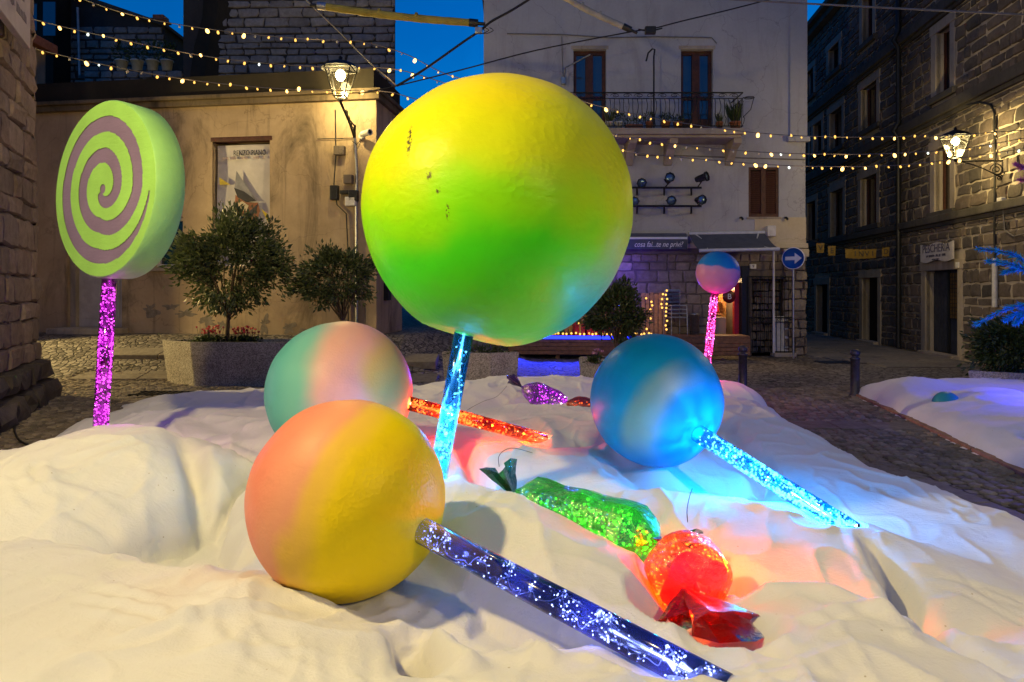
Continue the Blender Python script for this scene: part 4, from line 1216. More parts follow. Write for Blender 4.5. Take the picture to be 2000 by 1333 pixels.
def terrace_pots():
    for i, (u, lab) in enumerate(((238, 'dark shrub in a pot on the terrace nearest the pale drainpipe'), (268, 'dark bush in a pot on the terrace below the chimney'), (298, 'thin dark plant in a white pot on the terrace'), (326, 'dark spiky plant in a pot on the terrace by the tower'))):
        x, z = BK.uv(u, 140, 1.2)
        p = BK.world(x, -1.2, z)
        t = thing('terrace_plant', lab, 'potted plant', p, group='potted plants on the far terrace')
        MB().lathe([(0, 0), (.13, 0), (.18, .3), (.2, .3), (.2, .34), (0, .34)], 10).build('pot', M_whiteplastic, t)
        leafy(MB(), (0, 0, .6), (.3, .25, .35), 160, .12, 70 + i).build('foliage', M_leaf2, t)
    # low stone wall the pots stand on
    x0, z0 = BK.uv(170, 140, 1.2); x1, _ = BK.uv(372, 140, 1.2)
    W = Wall(*BK.world(x0, -1.35, 0).xy, 1, 0, 'terrace_wall', 'low rubble wall carrying potted plants behind the ochre parapet', 'wall')
    MB().box(0, x1 - x0, .05, .4, 0, z0).build('core', M_mortar_dark, W.root)
    masonry(W, 0, x1 - x0, z0 - .9, z0, (.16, .26), (.3, .6), .05, M_stone_tower, [], .02, 60, .08, seed=31, y=.05)
terrace_pots()

# ------------------------------------------------------------------ granite corner house at the left
CN = Wall(-5.6, 6.4, -.44, 1, 'granite_corner_house', 'rough granite corner house with a dark projecting plinth', 'house')
def corner():
    W = CN; R = W.root
    xc = W.uv(72, 600)[0]
    # battered corner: the wall leans back a little with height
    MB().add([(0, 0, 0), (xc, 0, 0), (xc - .25, .12, 8.5), (0, .12, 8.5), (0, 4, 0), (xc, 4, 0), (xc - .25, 4, 8.5), (0, 4, 8.5)], [(0, 1, 2, 3), (1, 5, 6, 2), (4, 0, 3, 7), (3, 2, 6, 7), (5, 4, 7, 6)]).build('wall_core', M_mortar_brown, R)
    r = random.Random(41)
    z = .62
    units = [unit_block(4100 + k, .07) for k in range(8)]
    mes = []
    for vs, fs in units:
        me = bpy.data.meshes.new('stone_block'); me.from_pydata(vs, [], fs); me.materials.append(M_stone_corner); me.update(); mes.append(me)
    while z < 7.6:
        h = r.uniform(.2, .46); x = xc - z * .03 + r.uniform(.0, .08)
        first = True
        while x > xc - 3.9:
            w = r.uniform(.28, .95)
            o = link('stone_block', mes[r.randrange(8)], R)
            o.location = (x - w + .01, z * .015, z + .01); o.scale = (w - .012, r.uniform(.05, .11), h - .012)
            x -= w; first = False
        z += h
    # projecting plinth
    x = xc + .18; k = 0
    while x > xc - 4.4:
        w = r.uniform(.5, 1.0)
        for (z0, z1, d) in ((-.05, .34, .3), (.34, .64, .22)):
            me = unit_block(4300 + k, .04); k += 1
            m2 = bpy.data.meshes.new('plinth_stone'); m2.from_pydata(me[0], [], me[1]); m2.materials.append(M_plinth); m2.update()
            o = link('plinth_stone', m2, R); o.location = (x - w, .0, z0); o.scale = (w - .015, d, z1 - z0 - .01)
        x -= w
    # side returning away at the corner
    for q in range(16):
        z0 = .1 + q * .42
        me = unit_block(4500 + q, .06); m2 = bpy.data.meshes.new('corner_stone'); m2.from_pydata(me[0], [], me[1]); m2.materials.append(M_stone_corner); m2.update()
        o = link('corner_stone', m2, R); o.rotation_euler = (0, 0, math.pi / 2); o.location = (xc - z0 * .03, .0, z0); o.scale = (r.uniform(.4, .9), .1, .4)
corner()
def plaque():
    W = CN
    xa = W.uv(-60, 0)[0]; xb, zb = W.uv(46, 95, .16); zt = zb + 1.25
    t = thing('stone_plaque', 'pale stone plaque with engraved lines high on the granite corner', 'plaque', M=W.M @ Matrix.Translation((xb, -.19, zb)))
    MB().bbox(-2.6, 0, -.05, .04, 0, zt - zb, .012).build('slab', M_plaque, t)
    for k in range(4):
        bars_text(MB(), -2.4, -.25 - .1 * (k % 2), .25 + k * .24, .38 + k * .24, -.056, 50 + k, .8).build('engraved_line', M_texgrey, t)
M_plaque = plain('pale_marble', (0.42, 0.36, 0.37), 0.5, 0, 0.12, 4, 0.1)
plaque()

# ------------------------------------------------------------------ dark stone house on the right
_Y0 = 34.0
RT = Wall(9.2 + .1125 * _Y0, _Y0, -.1125, -1, 'dark_stone_house', 'three-storey dark basalt house lining the lane with granite framed openings', 'house')
def right_house():
    W = RT; R = W.root
    x1 = W.uv(2000, 500)[0] + 3.0
    top = 12.3
    s1, s2, s3 = 3.6, 6.4, 9.05
    holes = []
    specs = []
    def opening(ua, ub, v_top, v_bot, typ):
        xa, zt = W.uv(ua, v_top); xb, _ = W.uv(ub, v_top); zb = W.uv((ua + ub) / 2, v_bot)[1]
        um = (ua + ub) / 2; zt = W.uv(um, v_top)[1]
        specs.append((xa, xb, zb, zt, typ))
    # ground floor doors
    opening(1810, 1873, 528, 701, 'door'); opening(1686, 1716, 543, 672, 'door'); opening(1596, 1618, 556, 660, 'door')
    # first floor
    opening(1828, 1858, 288, 412, 'win'); opening(1683, 1714, 345, 440, 'win'); opening(1624, 1648, 372, 462, 'win'); opening(1578, 1594, 395, 470, 'win')
    opening(1573, 1580, 255, 330, 'win')
    # second floor
    opening(1830, 1858, 56, 182, 'win'); opening(1684, 1714, 166, 250, 'win'); opening(1622, 1646, 215, 290, 'win'); opening(1590, 1606, 240, 300, 'win')
    # third floor
    opening(1686, 1706, -10, 80, 'win'); opening(1620, 1640, 90, 140, 'win'); opening(1576, 1590, 138, 190, 'win')
    holes = [(a, b, max(0, c), d) for a, b, c, d, _ in specs]
    shell_with_holes(MB(), 0, x1, 0, top, holes, 0, .3).add([(x1, 0, 0), (x1, 5, 0), (x1, 5, top), (x1, 0, top)], [(0, 1, 2, 3)]).add([(0, 0, top), (x1, 0, top), (x1, 5, top), (0, 5, top)], [(0, 1, 2, 3)]).add([(0, 5, 0), (x1, 5, 0), (x1, 5, top), (0, 5, top)], [(3, 2, 1, 0)]).build('wall', M_mortar_light, R)
    fh = []
    for (a, b, c, d, typ) in specs:
        f = .24
        c2 = max(0, c)
        fh.append((a - f, b + f, c2 - (.18 if typ == 'win' else 0), d + .26))
        nm = 'door_surround' if typ == 'door' else 'window_surround'
        sr = MB().bbox(a - f, a, -.045, .1, c2, d, .012).build(nm, M_surround, R)
        MB().bbox(b, b + f, -.045, .1, c2, d, .012).build('jamb', M_surround, sr)
        MB().bbox(a - f - .05, b + f + .05, -.06, .1, d, d + .25, .015).build('lintel', M_surround, sr)
        if typ == 'win':
            MB().bbox(a - f - .05, b + f + .05, -.12, .1, c2 - .16, c2, .015).build('sill', M_stringcourse, sr)
            MB().box(a, b, .22, .26, c2, d).build('pane', M_glassdark, sr)
            MB().box(a, a + .05, .17, .22, c2, d).box(b - .05, b, .17, .22, c2, d).box((a + b) / 2 - .025, (a + b) / 2 + .025, .17, .22, c2, d).build('sash', M_brownwood, sr)
        else:
            MB().box(a, b, .2, .26, 0, d).build('door_leaf', M_doorblue if typ == 'door' and b > 13 else M_black, sr)
            MB().bbox(a - .1, b + .1, -.2, .1, -.02, .1, .015).build('doorstep', M_surround, sr)
    # the fishmonger's door: leaf planks and a mesh panel
    a, b, c, d, _ = specs[0]
    dd = MB().box((a + b) / 2 - .03, (a + b) / 2 + .03, .14, .2, .1, d).build('door_post', M_dark, R)
    n = 5
    for k in range(n):
        xa = a + .02 + k * (b - a - .04) / (2 * n)
        MB().bbox(xa, xa + (b - a) / (2 * n) - .012, .17, .2, .1, d - .05, .004).build('plank', M_doorblue, dd)
    MB().box((a + b) / 2 + .06, b - .04, .165, .199, 1.0, d - .08).build('mesh_panel', M_doorochre, dd)
    for k in range(12):
        z = 1.0 + k * (d - 1.1) / 12; MB().box((a + b) / 2 + .05, b - .03, .15, .164, z, z + .015).build('mesh_bar', M_iron, dd)
    for k in range(6):
        x = (a + b) / 2 + .08 + k * ((b - a) / 2 - .12) / 6; MB().box(x, x + .012, .145, .149, 1.0, d - .08).build('mesh_bar', M_iron, dd)
    # string courses and eaves
    for z, h in ((s1, .2), (s2, .28), (s3, .28)):
        MB().bbox(0, x1, -.16, .04, z - h / 2, z + h / 2, .03).bbox(0, x1, -.09, .04, z - h / 2 - .1, z - h / 2 - .002, .02).build('string_course', M_stringcourse, R)
    MB().bbox(0, x1, -.5, .3, top - .02, top + .16, .03).bbox(0, x1, -.3, .1, top - .25, top - .022, .03).build('eaves', M_stringcourse, R)
    for (z0, z1, sd) in ((.02, s1 - .2, 1), (s1 + .1, s2 - .26, 2), (s2 + .14, s3 - .26, 3), (s3 + .14, top - .26, 4)):
        masonry(W, 3.0, x1, z0, z1, (.14, .36), (.16, .7), .045, M_stone_right, fh, .035, [90, 110, 75, 25][sd - 1], .09, seed=60 + sd)
    # drainpipe
    x = W.uv(1763, 400)[0]
    MB().tube([(x, -.12, .05), (x, -.12, s2 - .2), (x, -.26, s2), (x, -.12, s2 + .25), (x, -.12, s3 - .2), (x, -.26, s3), (x, -.12, s3 + .3), (x, -.12, top - .1)], .075, 8).build('drainpipe', M_dark, R)
    wz = lambda u, v, o=.08: (W.uv(u, v, o)[0], -o, W.uv(u, v, o)[1])
    MB().tube([wz(1943, 600), wz(1943, 505)], .06, 8).build('white_pipe', M_whiteplastic, R)
    MB().tube([wz(1943, 505), wz(1942, 450), wz(1943, 330), wz(1942, 220), wz(1935, 205), wz(1915, 200), wz(1890, 205)], .025, 6).build('wall_cable', M_rubber, R)
    MB().tube([wz(1960, 395), wz(1960, 420), wz(1962, 450), wz(1980, 462), wz(2010, 455)], .015, 5).build('wall_cable', M_cablegrey, R)
    x, z = W.uv(1962, 394); MB().bbox(x - .09, x + .09, -.12, 0, z - .09, z + .09, .02).build('junction_box', M_whiteplastic, R)
    x, z = W.uv(1876, 518); MB().bbox(x - .07, x + .07, -.09, 0, z - .07, z + .07, .01).build('number_plate', M_whiteplastic, R)
M_doorblue = plain('blue_grey_door', (0.035, 0.042, 0.06), 0.6, 0, 0.35, 5, 0.3)
M_doorochre = plain('ochre_mesh_door', (0.16, 0.09, 0.02), 0.6, 0, 0.35, 5, 0.3)
right_house()
lanterns()

def fish_sign():
    W = RT
    xa, zt = W.uv(1799, 480, .15); xb, _ = W.uv(1862, 475, .15); zb = W.uv(1830, 510, .15)[1]; zt = W.uv(1830, 476, .15)[1]
    t = thing('shop_sign', 'white scalloped fishmonger sign above the blue-grey door', 'sign', M=W.M @ Matrix.Translation(((xa + xb) / 2, -.15, (zt + zb) / 2)))
    w, h = xb - xa, zt - zb
    n = 24; topc = []; botc = []
    for k in range(n + 1):
        f = k / n; s_ = f * 2 - 1
        topc.append((s_ * w / 2, h / 2 * (1 + .13 * math.cos(s_ * 5.2)))); botc.append((s_ * w / 2, -h / 2 * (1 - .14 * math.cos(s_ * 5.2))))
    ring = botc + topc[::-1]; m = len(ring)
    mb = MB(); mb.add([(x, -.02, z) for x, z in ring] + [(x, .02, z) for x, z in ring], [tuple(range(m)), tuple(range(m, 2 * m))[::-1]] + [(k, m + k, m + (k + 1) % m, (k + 1) % m) for k in range(m)])
    mb.build('board', M_signboard, t)
    text_mesh('PESCHERIA', .3, M_signink, t, Matrix.Translation((0, -.025, .1)) @ UPRIGHT, name='lettering', width=w * .84)
    bars_text(MB(), -w * .3, w * .3, -.12, -.05, -.026, 77, .85).build('small_lettering', M_signink, t)
    bars_text(MB(), -w * .12, w * .12, -.2, -.16, -.026, 78, .8).build('small_lettering', M_signink, t)
M_signboard = plain('aged_signboard', (0.45, 0.42, 0.44), 0.6, 0, 0.15, 4, 0.1)
M_signink = plain('sign_ink', (0.07, 0.06, 0.1), 0.6)
fish_sign()

# bunting across the lane
def bunting():
    a = P(1573, 467, 18.0); b = P(1766, 476, 19.7)
    t = thing('flag_bunting', 'line of small yellow lettered flags hung across the lane', 'bunting', a)
    L = lambda f: (b - a) * f - Vector((0, 0, .22 * math.sin(math.pi * f)))
    MB().tube([L(f) for f in np.linspace(0, 1, 20)], .008, 4).build('line', M_rubber, t)
    for f, ch in ((.14, 'V'), (.25, 'E'), (.42, ''), (.48, 'I'), (.54, 'N'), (.6, 'V'), (.66, 'I'), (.8, 'D')):
        p = L(f); o = MB().add([(-.11, 0, 0), (.11, 0, 0), (.1, .02, -.26), (-.1, -.01, -.26)], [(3, 2, 1, 0)]).build('flag', M_flag, t, p)
        if ch: text_mesh(ch, .2, M_text, t, Matrix.Translation(p + Vector((0, -.012, -.13))) @ UPRIGHT, name='flag_letter')
M_flag = plain('yellow_flag', (0.16, 0.1, 0.015), 0.7)
bunting()

# ------------------------------------------------------------------ festoon lights and overhead cables
def catmull(pts, n):
    pts = [Vector(p) for p in pts]; out = []
    for i in range(len(pts) - 1):
        p0 = pts[max(i - 1, 0)]; p1 = pts[i]; p2 = pts[i + 1]; p3 = pts[min(i + 2, len(pts) - 1)]
        for k in range(n):
            t = k / n
            out.append(0.5 * ((2 * p1) + (-p0 + p2) * t + (2 * p0 - 5 * p1 + 4 * p2 - p3) * t * t + (-p0 + 3 * p1 - 3 * p2 + p3) * t ** 3))
    out.append(pts[-1]); return out

def bulb_mesh(mat):
    return MB().lathe([(0, .035), (.014, .03), (.014, .012)], 8, 0).lathe([(.014, .012), (.026, -.012), (.03, -.035), (.022, -.06), (0, -.07)], 8, 1).build('bulb', [M_rubber, mat])
def festoons():
    protos = [bulb_mesh(M_bulbglass).data, bulb_mesh(M_bulbbright).data, bulb_mesh(M_bulbwhite).data, bulb_mesh(M_bulboff).data]
    for o in list(COL.objects):
        if o.name.startswith('bulb') and o.parent is None: bpy.data.objects.remove(o)
    lines = [
        ('uppermost string of warm bulbs crossing the square above the ochre terrace', [(60, -40), (150, -6), (240, 25), (360, 50), (500, 68), (610, 77), (700, 81), (790, 105), (880, 148), (1000, 172), (1110, 180), (1150, 202), (1300, 235), (1480, 260), (1640, 268), (1800, 266), (1870, 264), (2040, 251)]),
        ('middle string of warm bulbs tied to the plaque corner', [(44, 32), (155, 60), (360, 103), (500, 122), (660, 133), (760, 134), (860, 160), (1000, 215), (1190, 262), (1300, 280), (1480, 297), (1650, 302), (1780, 298), (1900, 288), (2040, 262)]),
        ('lowest string of warm bulbs passing just below the ochre house lantern', [(46, 90), (180, 122), (360, 155), (520, 172), (640, 177), (740, 178), (815, 195), (1000, 255), (1215, 294), (1300, 305), (1450, 318), (1570, 325), (1720, 325), (1850, 313), (2040, 284)]),
    ]
    r = random.Random(17)
    for li, (lab, px) in enumerate(lines):
        pts = []
        for (u, v) in px:
            Y = np.interp(u, [40, 775, 1200, 2040], [11.75, 12.0, 12.6, 14.2])
            pts.append(P(u, v, Y))
        c = catmull(pts, 8); base = c[0].copy()
        t = thing('string_lights', lab, 'string lights', base, group='festoon strings over the square')
        MB().tube([p - base for p in c], .0075, 4).build('cable', M_cablegrey, t)
        # bulbs at irregular spacing
        acc = 0.12
        for i in range(len(c) - 1):
            seg = (c[i + 1] - c[i]).length
            while acc < seg:
                p = c[i].lerp(c[i + 1], acc / seg)
                z = r.random(); me = protos[0] if z < .66 else protos[1] if z < .86 else protos[2] if z < .91 else protos[3]
                o = link('bulb', me, t); o.location = p - base - Vector((0, 0, .02))
                o.rotation_euler = (r.uniform(-.7, .7), r.uniform(-.7, .7), 0)
                if r.random() < .1: o.rotation_euler = (math.pi + r.uniform(-.4, .4), r.uniform(-.5, .5), 0)
                s_ = r.uniform(.42, .75) * (1.5 if me is protos[1] else 1); o.scale = (s_, s_, s_)
                acc += r.uniform(.19, .29)
            acc -= seg
        for k in range(2, len(pts) - 1, 3):
            point_light('festoon_glow', pts[k] - base + Vector((0, 0, -.15)), 1.5, (1, .6, .2), .1, t)
festoons()

def overhead():
    Yc = 11.5
    def cable(lab, px, r=.014, Y=Yc, mat=M_rubber):
        c = catmull([P(*q, Y) if len(q) == 2 else P(*q) for q in px], 6); b = c[0].copy()
        t = MB().tube([p - b for p in c], r, 5).build('overhead_cable', mat, None, b)
        tag(t, lab, 'cable', 'overhead cables')
    cable('thick cable sloping from the wrapped tube up past the white house', [(775, 168), (830, 135), (905, 82), (935, 62), (960, 42), (1000, 20), (1060, -18)], .022)
    cable('cable sagging from the tower down to the cable knot', [(560, -40), (610, 12), (660, 60), (720, 120), (775, 168)], .012, 12.0, M_cablegrey)
    cable('long cable rising from the cable knot to the black connector box', [(700, 183), (775, 168), (900, 137), (1050, 98), (1235, 62), (1268, 58), (1330, 42), (1430, 18), (1530, -8)], .012)
    cable('pale cable running level across the dark stone house', [(1380, -4), (1480, 2), (1700, 14), (2060, 32)], .016, 11.0, M_cablegrey)
    def tubey(name, lab, a, b, r, Y, mat):
        pa, pb = P(*a, Y), P(*b, Y); t = thing(name, lab, 'tube', pa)
        d = pb - pa; n = 26; pts = []; rs = []
        q = random.Random(3)
        for k in range(n + 1):
            f = k / n; pts.append(d * f - Vector((0, 0, .03 * math.sin(math.pi * f)))); rs.append(r * (1 + q.uniform(-.07, .07)))
        MB().tube(pts, rs, 12).build('sleeve', mat, t)
        for p, s_ in ((pts[0], -1), (pts[-1], 1)):
            dn = d.normalized() * s_
            MB().tube([p - dn * .05, p + dn * .1], r * 1.08, 12).build('end_cap', M_steel if s_ < 0 else M_dark, t)
            MB().tube([p + dn * .1, p + dn * .22], r * .5, 8).build('fitting', M_dark, t)
        for f in (.37, .62): MB().tube([d * f - d.normalized() * .01, d * f + d.normalized() * .03], r * 1.12, 12).build('strap', mat, t)
    tubey('wrapped_tube', 'long olive fabric-wrapped tube hung level on the cables', (632, 13), (922, 45), .062, 11.5, M_sleeve)
    tubey('wrapped_tube', 'short pale wrapped tube slanting down in front of the white house', (1085, -15), (1222, 54), .05, 11.5, M_sleeve2)
    p = P(1270, 60, 11.45); t = thing('connector_box', 'small black connector box clipped on the long overhead cable', 'connector', p)
    MB().bbox(-.09, .09, -.05, .05, -.06, .06, .015).build('housing', M_rubber, t); MB().tube([(-.2, 0, .02), (-.09, 0, 0)], .014, 5).tube([(.09, 0, .01), (.2, 0, .04)], .014, 5).build('lead', M_rubber, t)
    p = P(935, 60, 11.4); t = thing('cable_clamp', 'metal cable clamp and coils at the wrapped tube end', 'clamp', p)
    MB().tube([(.09 * math.cos(a) + a * .012, .03 * math.sin(a * 2), .05 * math.sin(a)) for a in np.linspace(0, 14, 40)], .008, 4).build('coil', M_rubber, t)
    MB().bbox(-.06, .06, -.04, .04, -.05, .05, .01).build('clamp_body', M_steel, t)
M_sleeve = plain('olive_wrap', (0.3, 0.24, 0.045), 0.7, 0, 0.3, 5, 0.4)
M_sleeve2 = plain('pale_wrap', (0.3, 0.28, 0.25), 0.6, 0, 0.25, 5, 0.3)
overhead()

# ------------------------------------------------------------------ traffic sign, bollards
def road_sign():
    base = Vector((P(1551, 690, 17.3).x, 17.3, 0)); c = P(1549, 505, 17.25)
    t = thing('road_sign', 'round blue road sign with a white arrow on a grey pole', 'road sign', base)
    q = c - base; r = .28
    MB().tube([(0, .04, 0), (0, .04, q.z + r)], .028, 8).build('pole', M_steel, t)
    rot = Matrix.Translation(q) @ Matrix.Rotation(math.radians(-38), 4, 'Z')
    f = MB().lathe([(0, 0), (r * .93, 0), (r * .93, .004)], 32, M=rot @ UPRIGHT); f.build('sign_face', M_signblue, t)
    MB().lathe([(r * .93, .002), (r, .002), (r, -.02), (0, -.02)], 32, M=rot @ UPRIGHT).build('white_rim', M_signwhite, t)
    a = [(-.19, -.045), (.04, -.045), (.04, -.14), (.21, 0), (.04, .14), (.04, .045), (-.19, .045)]
    MB().add([rot @ Vector((x, -.008, z)) for x, z in a], [tuple(range(7))]).build('arrow', M_signwhite, t)
road_sign()

def bollards():
    proto = None
    for (u, vt, Y, lab) in ((1670, 682, 11.05, 'dark iron bollard with a ball top beside the second snow mound'), (1451, 675, 11.5, 'dark iron bollard with a ball top in front of the shop doorway')):
        b = Vector(((u - 1000) / F * Y, Y, 0)); h = H - (vt - HOR) / F * Y
        t = thing('bollard', lab, 'bollard', b, group='bollards at the edge of the square')
        MB().lathe([(.0, 0), (.09, 0), (.085, .04), (.07, .06), (.068, h - .17), (.08, h - .165), (.08, h - .14), (.055, h - .13), (.05, h - .11)], 18).build('shaft', M_bollard, t)
        MB().lathe([(.045, h - .12), (.07, h - .095), (.078, h - .065), (.07, h - .03), (.04, h - .006), (0, h)], 18).build('ball_top', M_bollard, t)
        MB().lathe([(.0, 0), (.13, 0), (.13, .012), (.09, .02)], 18).build('base_ring', M_bollard, t)
bollards()

# ------------------------------------------------------------------ planters, trees
def planter(name_label, loc, rz, L, D, Hh, wall=.07):
    t = thing('stone_planter', name_label, 'planter', loc, rz)
    mb = MB(); b = .93; ch = D * .8
    plan = [(-L / 2, 0), (-L / 2 + ch, -D / 2), (L / 2 - ch, -D / 2), (L / 2, 0), (L / 2 - ch, D / 2), (-L / 2 + ch, D / 2)]
    o1 = plan; o0 = [(x * b, y * b) for x, y in plan]; i1 = [(x * (1 - 2 * wall / L), y * (1 - 2 * wall / D)) for x, y in plan]
    vs = [(x, y, 0) for x, y in o0] + [(x, y, Hh) for x, y in o1] + [(x, y, Hh) for x, y in i1] + [(x, y, Hh - .12) for x, y in i1]
    fs = [(5, 4, 3, 2, 1, 0)]
    for k in range(6):
        k2 = (k + 1) % 6
        fs += [(k, k2, 6 + k2, 6 + k), (6 + k, 6 + k2, 12 + k2, 12 + k), (12 + k, 12 + k2, 18 + k2, 18 + k)]
    soil = [(x * .97, y * .97) for x, y in i1]
    bm = bmesh.new()
    bv = [bm.verts.new(v) for v in vs]
    for f in fs: bm.faces.new([bv[i] for i in f])
    bm.edges.ensure_lookup_table()
    bmesh.ops.bevel(bm, geom=[e for e in bm.edges if e.verts[0].co.z > .01 or e.verts[1].co.z > .01], offset=.012, segments=2, affect='EDGES')
    bm.verts.index_update()
    mb.add([v.co for v in bm.verts], [[v.index for v in f.verts] for f in bm.faces]); bm.free()
    mb.build('trough', M_planter, t)
    MB().add([(x, y, Hh - .08) for x, y in soil], [tuple(range(6))]).build('soil', M_soil, t)
    return t

def tree(label, base, trunk_h, c, rad, nleaf, seed, size=.075, mat=None, name='small_tree', group=None, lean=(0, 0)):
    t = thing(name, label, 'tree', base, group=group); r = random.Random(seed)
    tr = MB(); top = Vector((lean[0], lean[1], trunk_h))
    tr.tube([(0, 0, -.1), (lean[0] * .3, lean[1] * .3, trunk_h * .5), top], [.05, .042, .036], 8)
    cr = Vector(c) - Vector(base); tips = []
    nb = 60
    for k in range(nb):
        # limbs reach points spread unevenly through the crown's volume
        d = Vector((r.gauss(0, 1), r.gauss(0, 1), r.gauss(.12, 1))); d.normalize()
        f = r.uniform(.35, 1.0) ** .6 * (1 + .16 * mnoise.noise(d * 2.2 + Vector((seed, 0, 0))))
        p = cr + Vector((d.x * rad[0], d.y * rad[1], d.z * rad[2])) * f * .9
        if k % 3 == 0:
            mid = top.lerp(p, .45) + Vector((r.uniform(-.06, .06), r.uniform(-.06, .06), r.uniform(.05, .16)))
            tr.tube([top - Vector((0, 0, r.uniform(0, trunk_h * .12))), mid, p], [.018, .011, .004], 5)
        tips.append(p)
        for q in range(2): tips.append(p + Vector((r.uniform(-.22, .22), r.uniform(-.22, .22), r.uniform(-.2, .2))) * rad[0])
    tr.build('trunk', M_bark, t)
    lf = MB(); per = max(1, nleaf // len(tips))
    for p in tips:
        cl = rad[0] * r.uniform(.09, .2)
        for k in range(int(per * r.uniform(.5, 1.5))):
            d = Vector((r.gauss(0, 1), r.gauss(0, 1), r.gauss(0, 1))); 
            q = p + d * cl * .6
            leaf(lf, q, (q - cr) * 1.2 + Vector((r.gauss(0, .5), r.gauss(0, .5), r.gauss(.1, .5))) * rad[0], size * r.uniform(.6, 1.25), r)
    lf.build('crown', mat or M_leaf, t)
    return t

def flowers(label, base, w, d, seed, petal, n=60, h=.2):
    t = thing('cyclamen', label, 'flowers', base); r = random.Random(seed)
    lf = MB()
    for k in range(n * 3):
        p = Vector((r.gauss(0, w * .45), r.gauss(0, d * .45), r.uniform(0, h * .45)))
        leaf(lf, p, Vector((r.gauss(0, 1), r.gauss(0, 1), .6)), .07 * r.uniform(.7, 1.2), r, .85)
    lf.build('leaves', M_leaf2, t)
    st = MB(); fl = MB()
    for k in range(n // 3):
        p = Vector((r.gauss(0, w * .35), r.gauss(0, d * .35), h * r.uniform(.65, 1.1)))
        st.tube([(p.x * .8, p.y * .8, 0), p], .004, 4)
        for q in range(5):
            a = r.uniform(0, 6.3); leaf(fl, p, Vector((math.cos(a) * .6, math.sin(a) * .6, 1)), .05, r, .7)
    kind(st.build('stems', M_leaf2, t), 'stuff'); kind(fl.build('petals', petal, t), 'stuff')
    return t

def planters():
    # left planter: its near corner shows at (380, 758)
    rz = math.radians(-2); L, D, Hh = 3.3, 1.0, .8
    corner_pt = G(380, 756); R2 = Matrix.Rotation(rz, 3, 'Z')
    c = corner_pt + R2 @ Vector(((L / 2 - D * .8) * .93, D / 2 * .93, 0))
    planter('long granite planter lit yellow on its end, holding a tree and red flowers', c, rz, L, D, Hh)
    tb = c + R2 @ Vector((-.6, .0, 0)); tb.z = Hh - .1
    s_ = tb.y / F
    tree('round evergreen tree with a forked trunk rising from red flowers', (P(443, 660, tb.y).x, tb.y, Hh - .12), .55, P(455, 513, tb.y), (1.06, .95, .88), 11500, 5, .11, lean=(.03, 0))
    for u, sd, lab in ((408, 1, 'red cyclamen clump left of the evergreen tree trunk'), (475, 2, 'red cyclamen clump right of the evergreen tree trunk')):
        p = P(u, 664, tb.y - .15); p.z = Hh - .08
        flowers(lab, p, .32, .2, sd, M_flower_red, 110, .3)
    # second tree with its planter, behind the teal ball
    p2 = Vector((P(660, 700, 13.2).x, 13.2, 0)); p2.z = float(gz(p2.x, p2.y))
    planter('granite planter hidden behind the teal and pink ball', p2, math.radians(8), 1.5, .65, .62)
    tree('smaller loose-crowned evergreen tree before the ochre wall', (P(672, 625, 13.2).x, 13.2, p2.z + .5), .5, P(660, 545, 13.2), (.76, .66, .62), 4200, 8, .11, lean=(-.03, 0))
    # middle planter behind the blue stick
    p3 = P(938, 700, 12.3); p3.z = 0
    planter('brown granite planter standing behind the blue lit stick', p3, math.radians(-6), 1.42, .6, .62)
    g = thing('planter_shrub', 'low dark ground shrubs filling the brown granite planter', 'shrub', (p3.x, p3.y, .54))
    leafy(MB(), (0, 0, .06), (.62, .2, .12), 600, .08, 44).build('foliage', M_leaf2, g)
    # planter with bush beside the blue ball
    p4 = P(1205, 700, 11.8); p4.z = 0
    planter('granite planter with an oleander bush next to the lit deck', p4, math.radians(-14), 1.35, .6, .56)
    tree('dense dark oleander bush with small pink blooms by the lit deck', (p4.x, p4.y, .46), .28, P(1203, 612, p4.y), (.52, .46, .5), 6500, 14, .085, M_leaf2, 'oleander_bush')
    flowers('pale pink flowers at the edge of the oleander planter', P(1165, 690, p4.y - .15) * 1.0, .14, .1, 6, M_flower_pink, 50, .2).location.z = .48
    # right planter
    p5 = P(1985, 745, 11.6); p5.z = 0
    planter('granite planter with a lavender tinted end at the right of the lane', p5, math.radians(2), 1.7, .85, .36)
    tree('dark leafy oleander bush under the turquoise plumes', (p5.x, p5.y, .26), .3, P(1985, 672, p5.y), (.72, .55, .46), 7000, 23, .09, M_leaf2, 'oleander_bush')
planters()

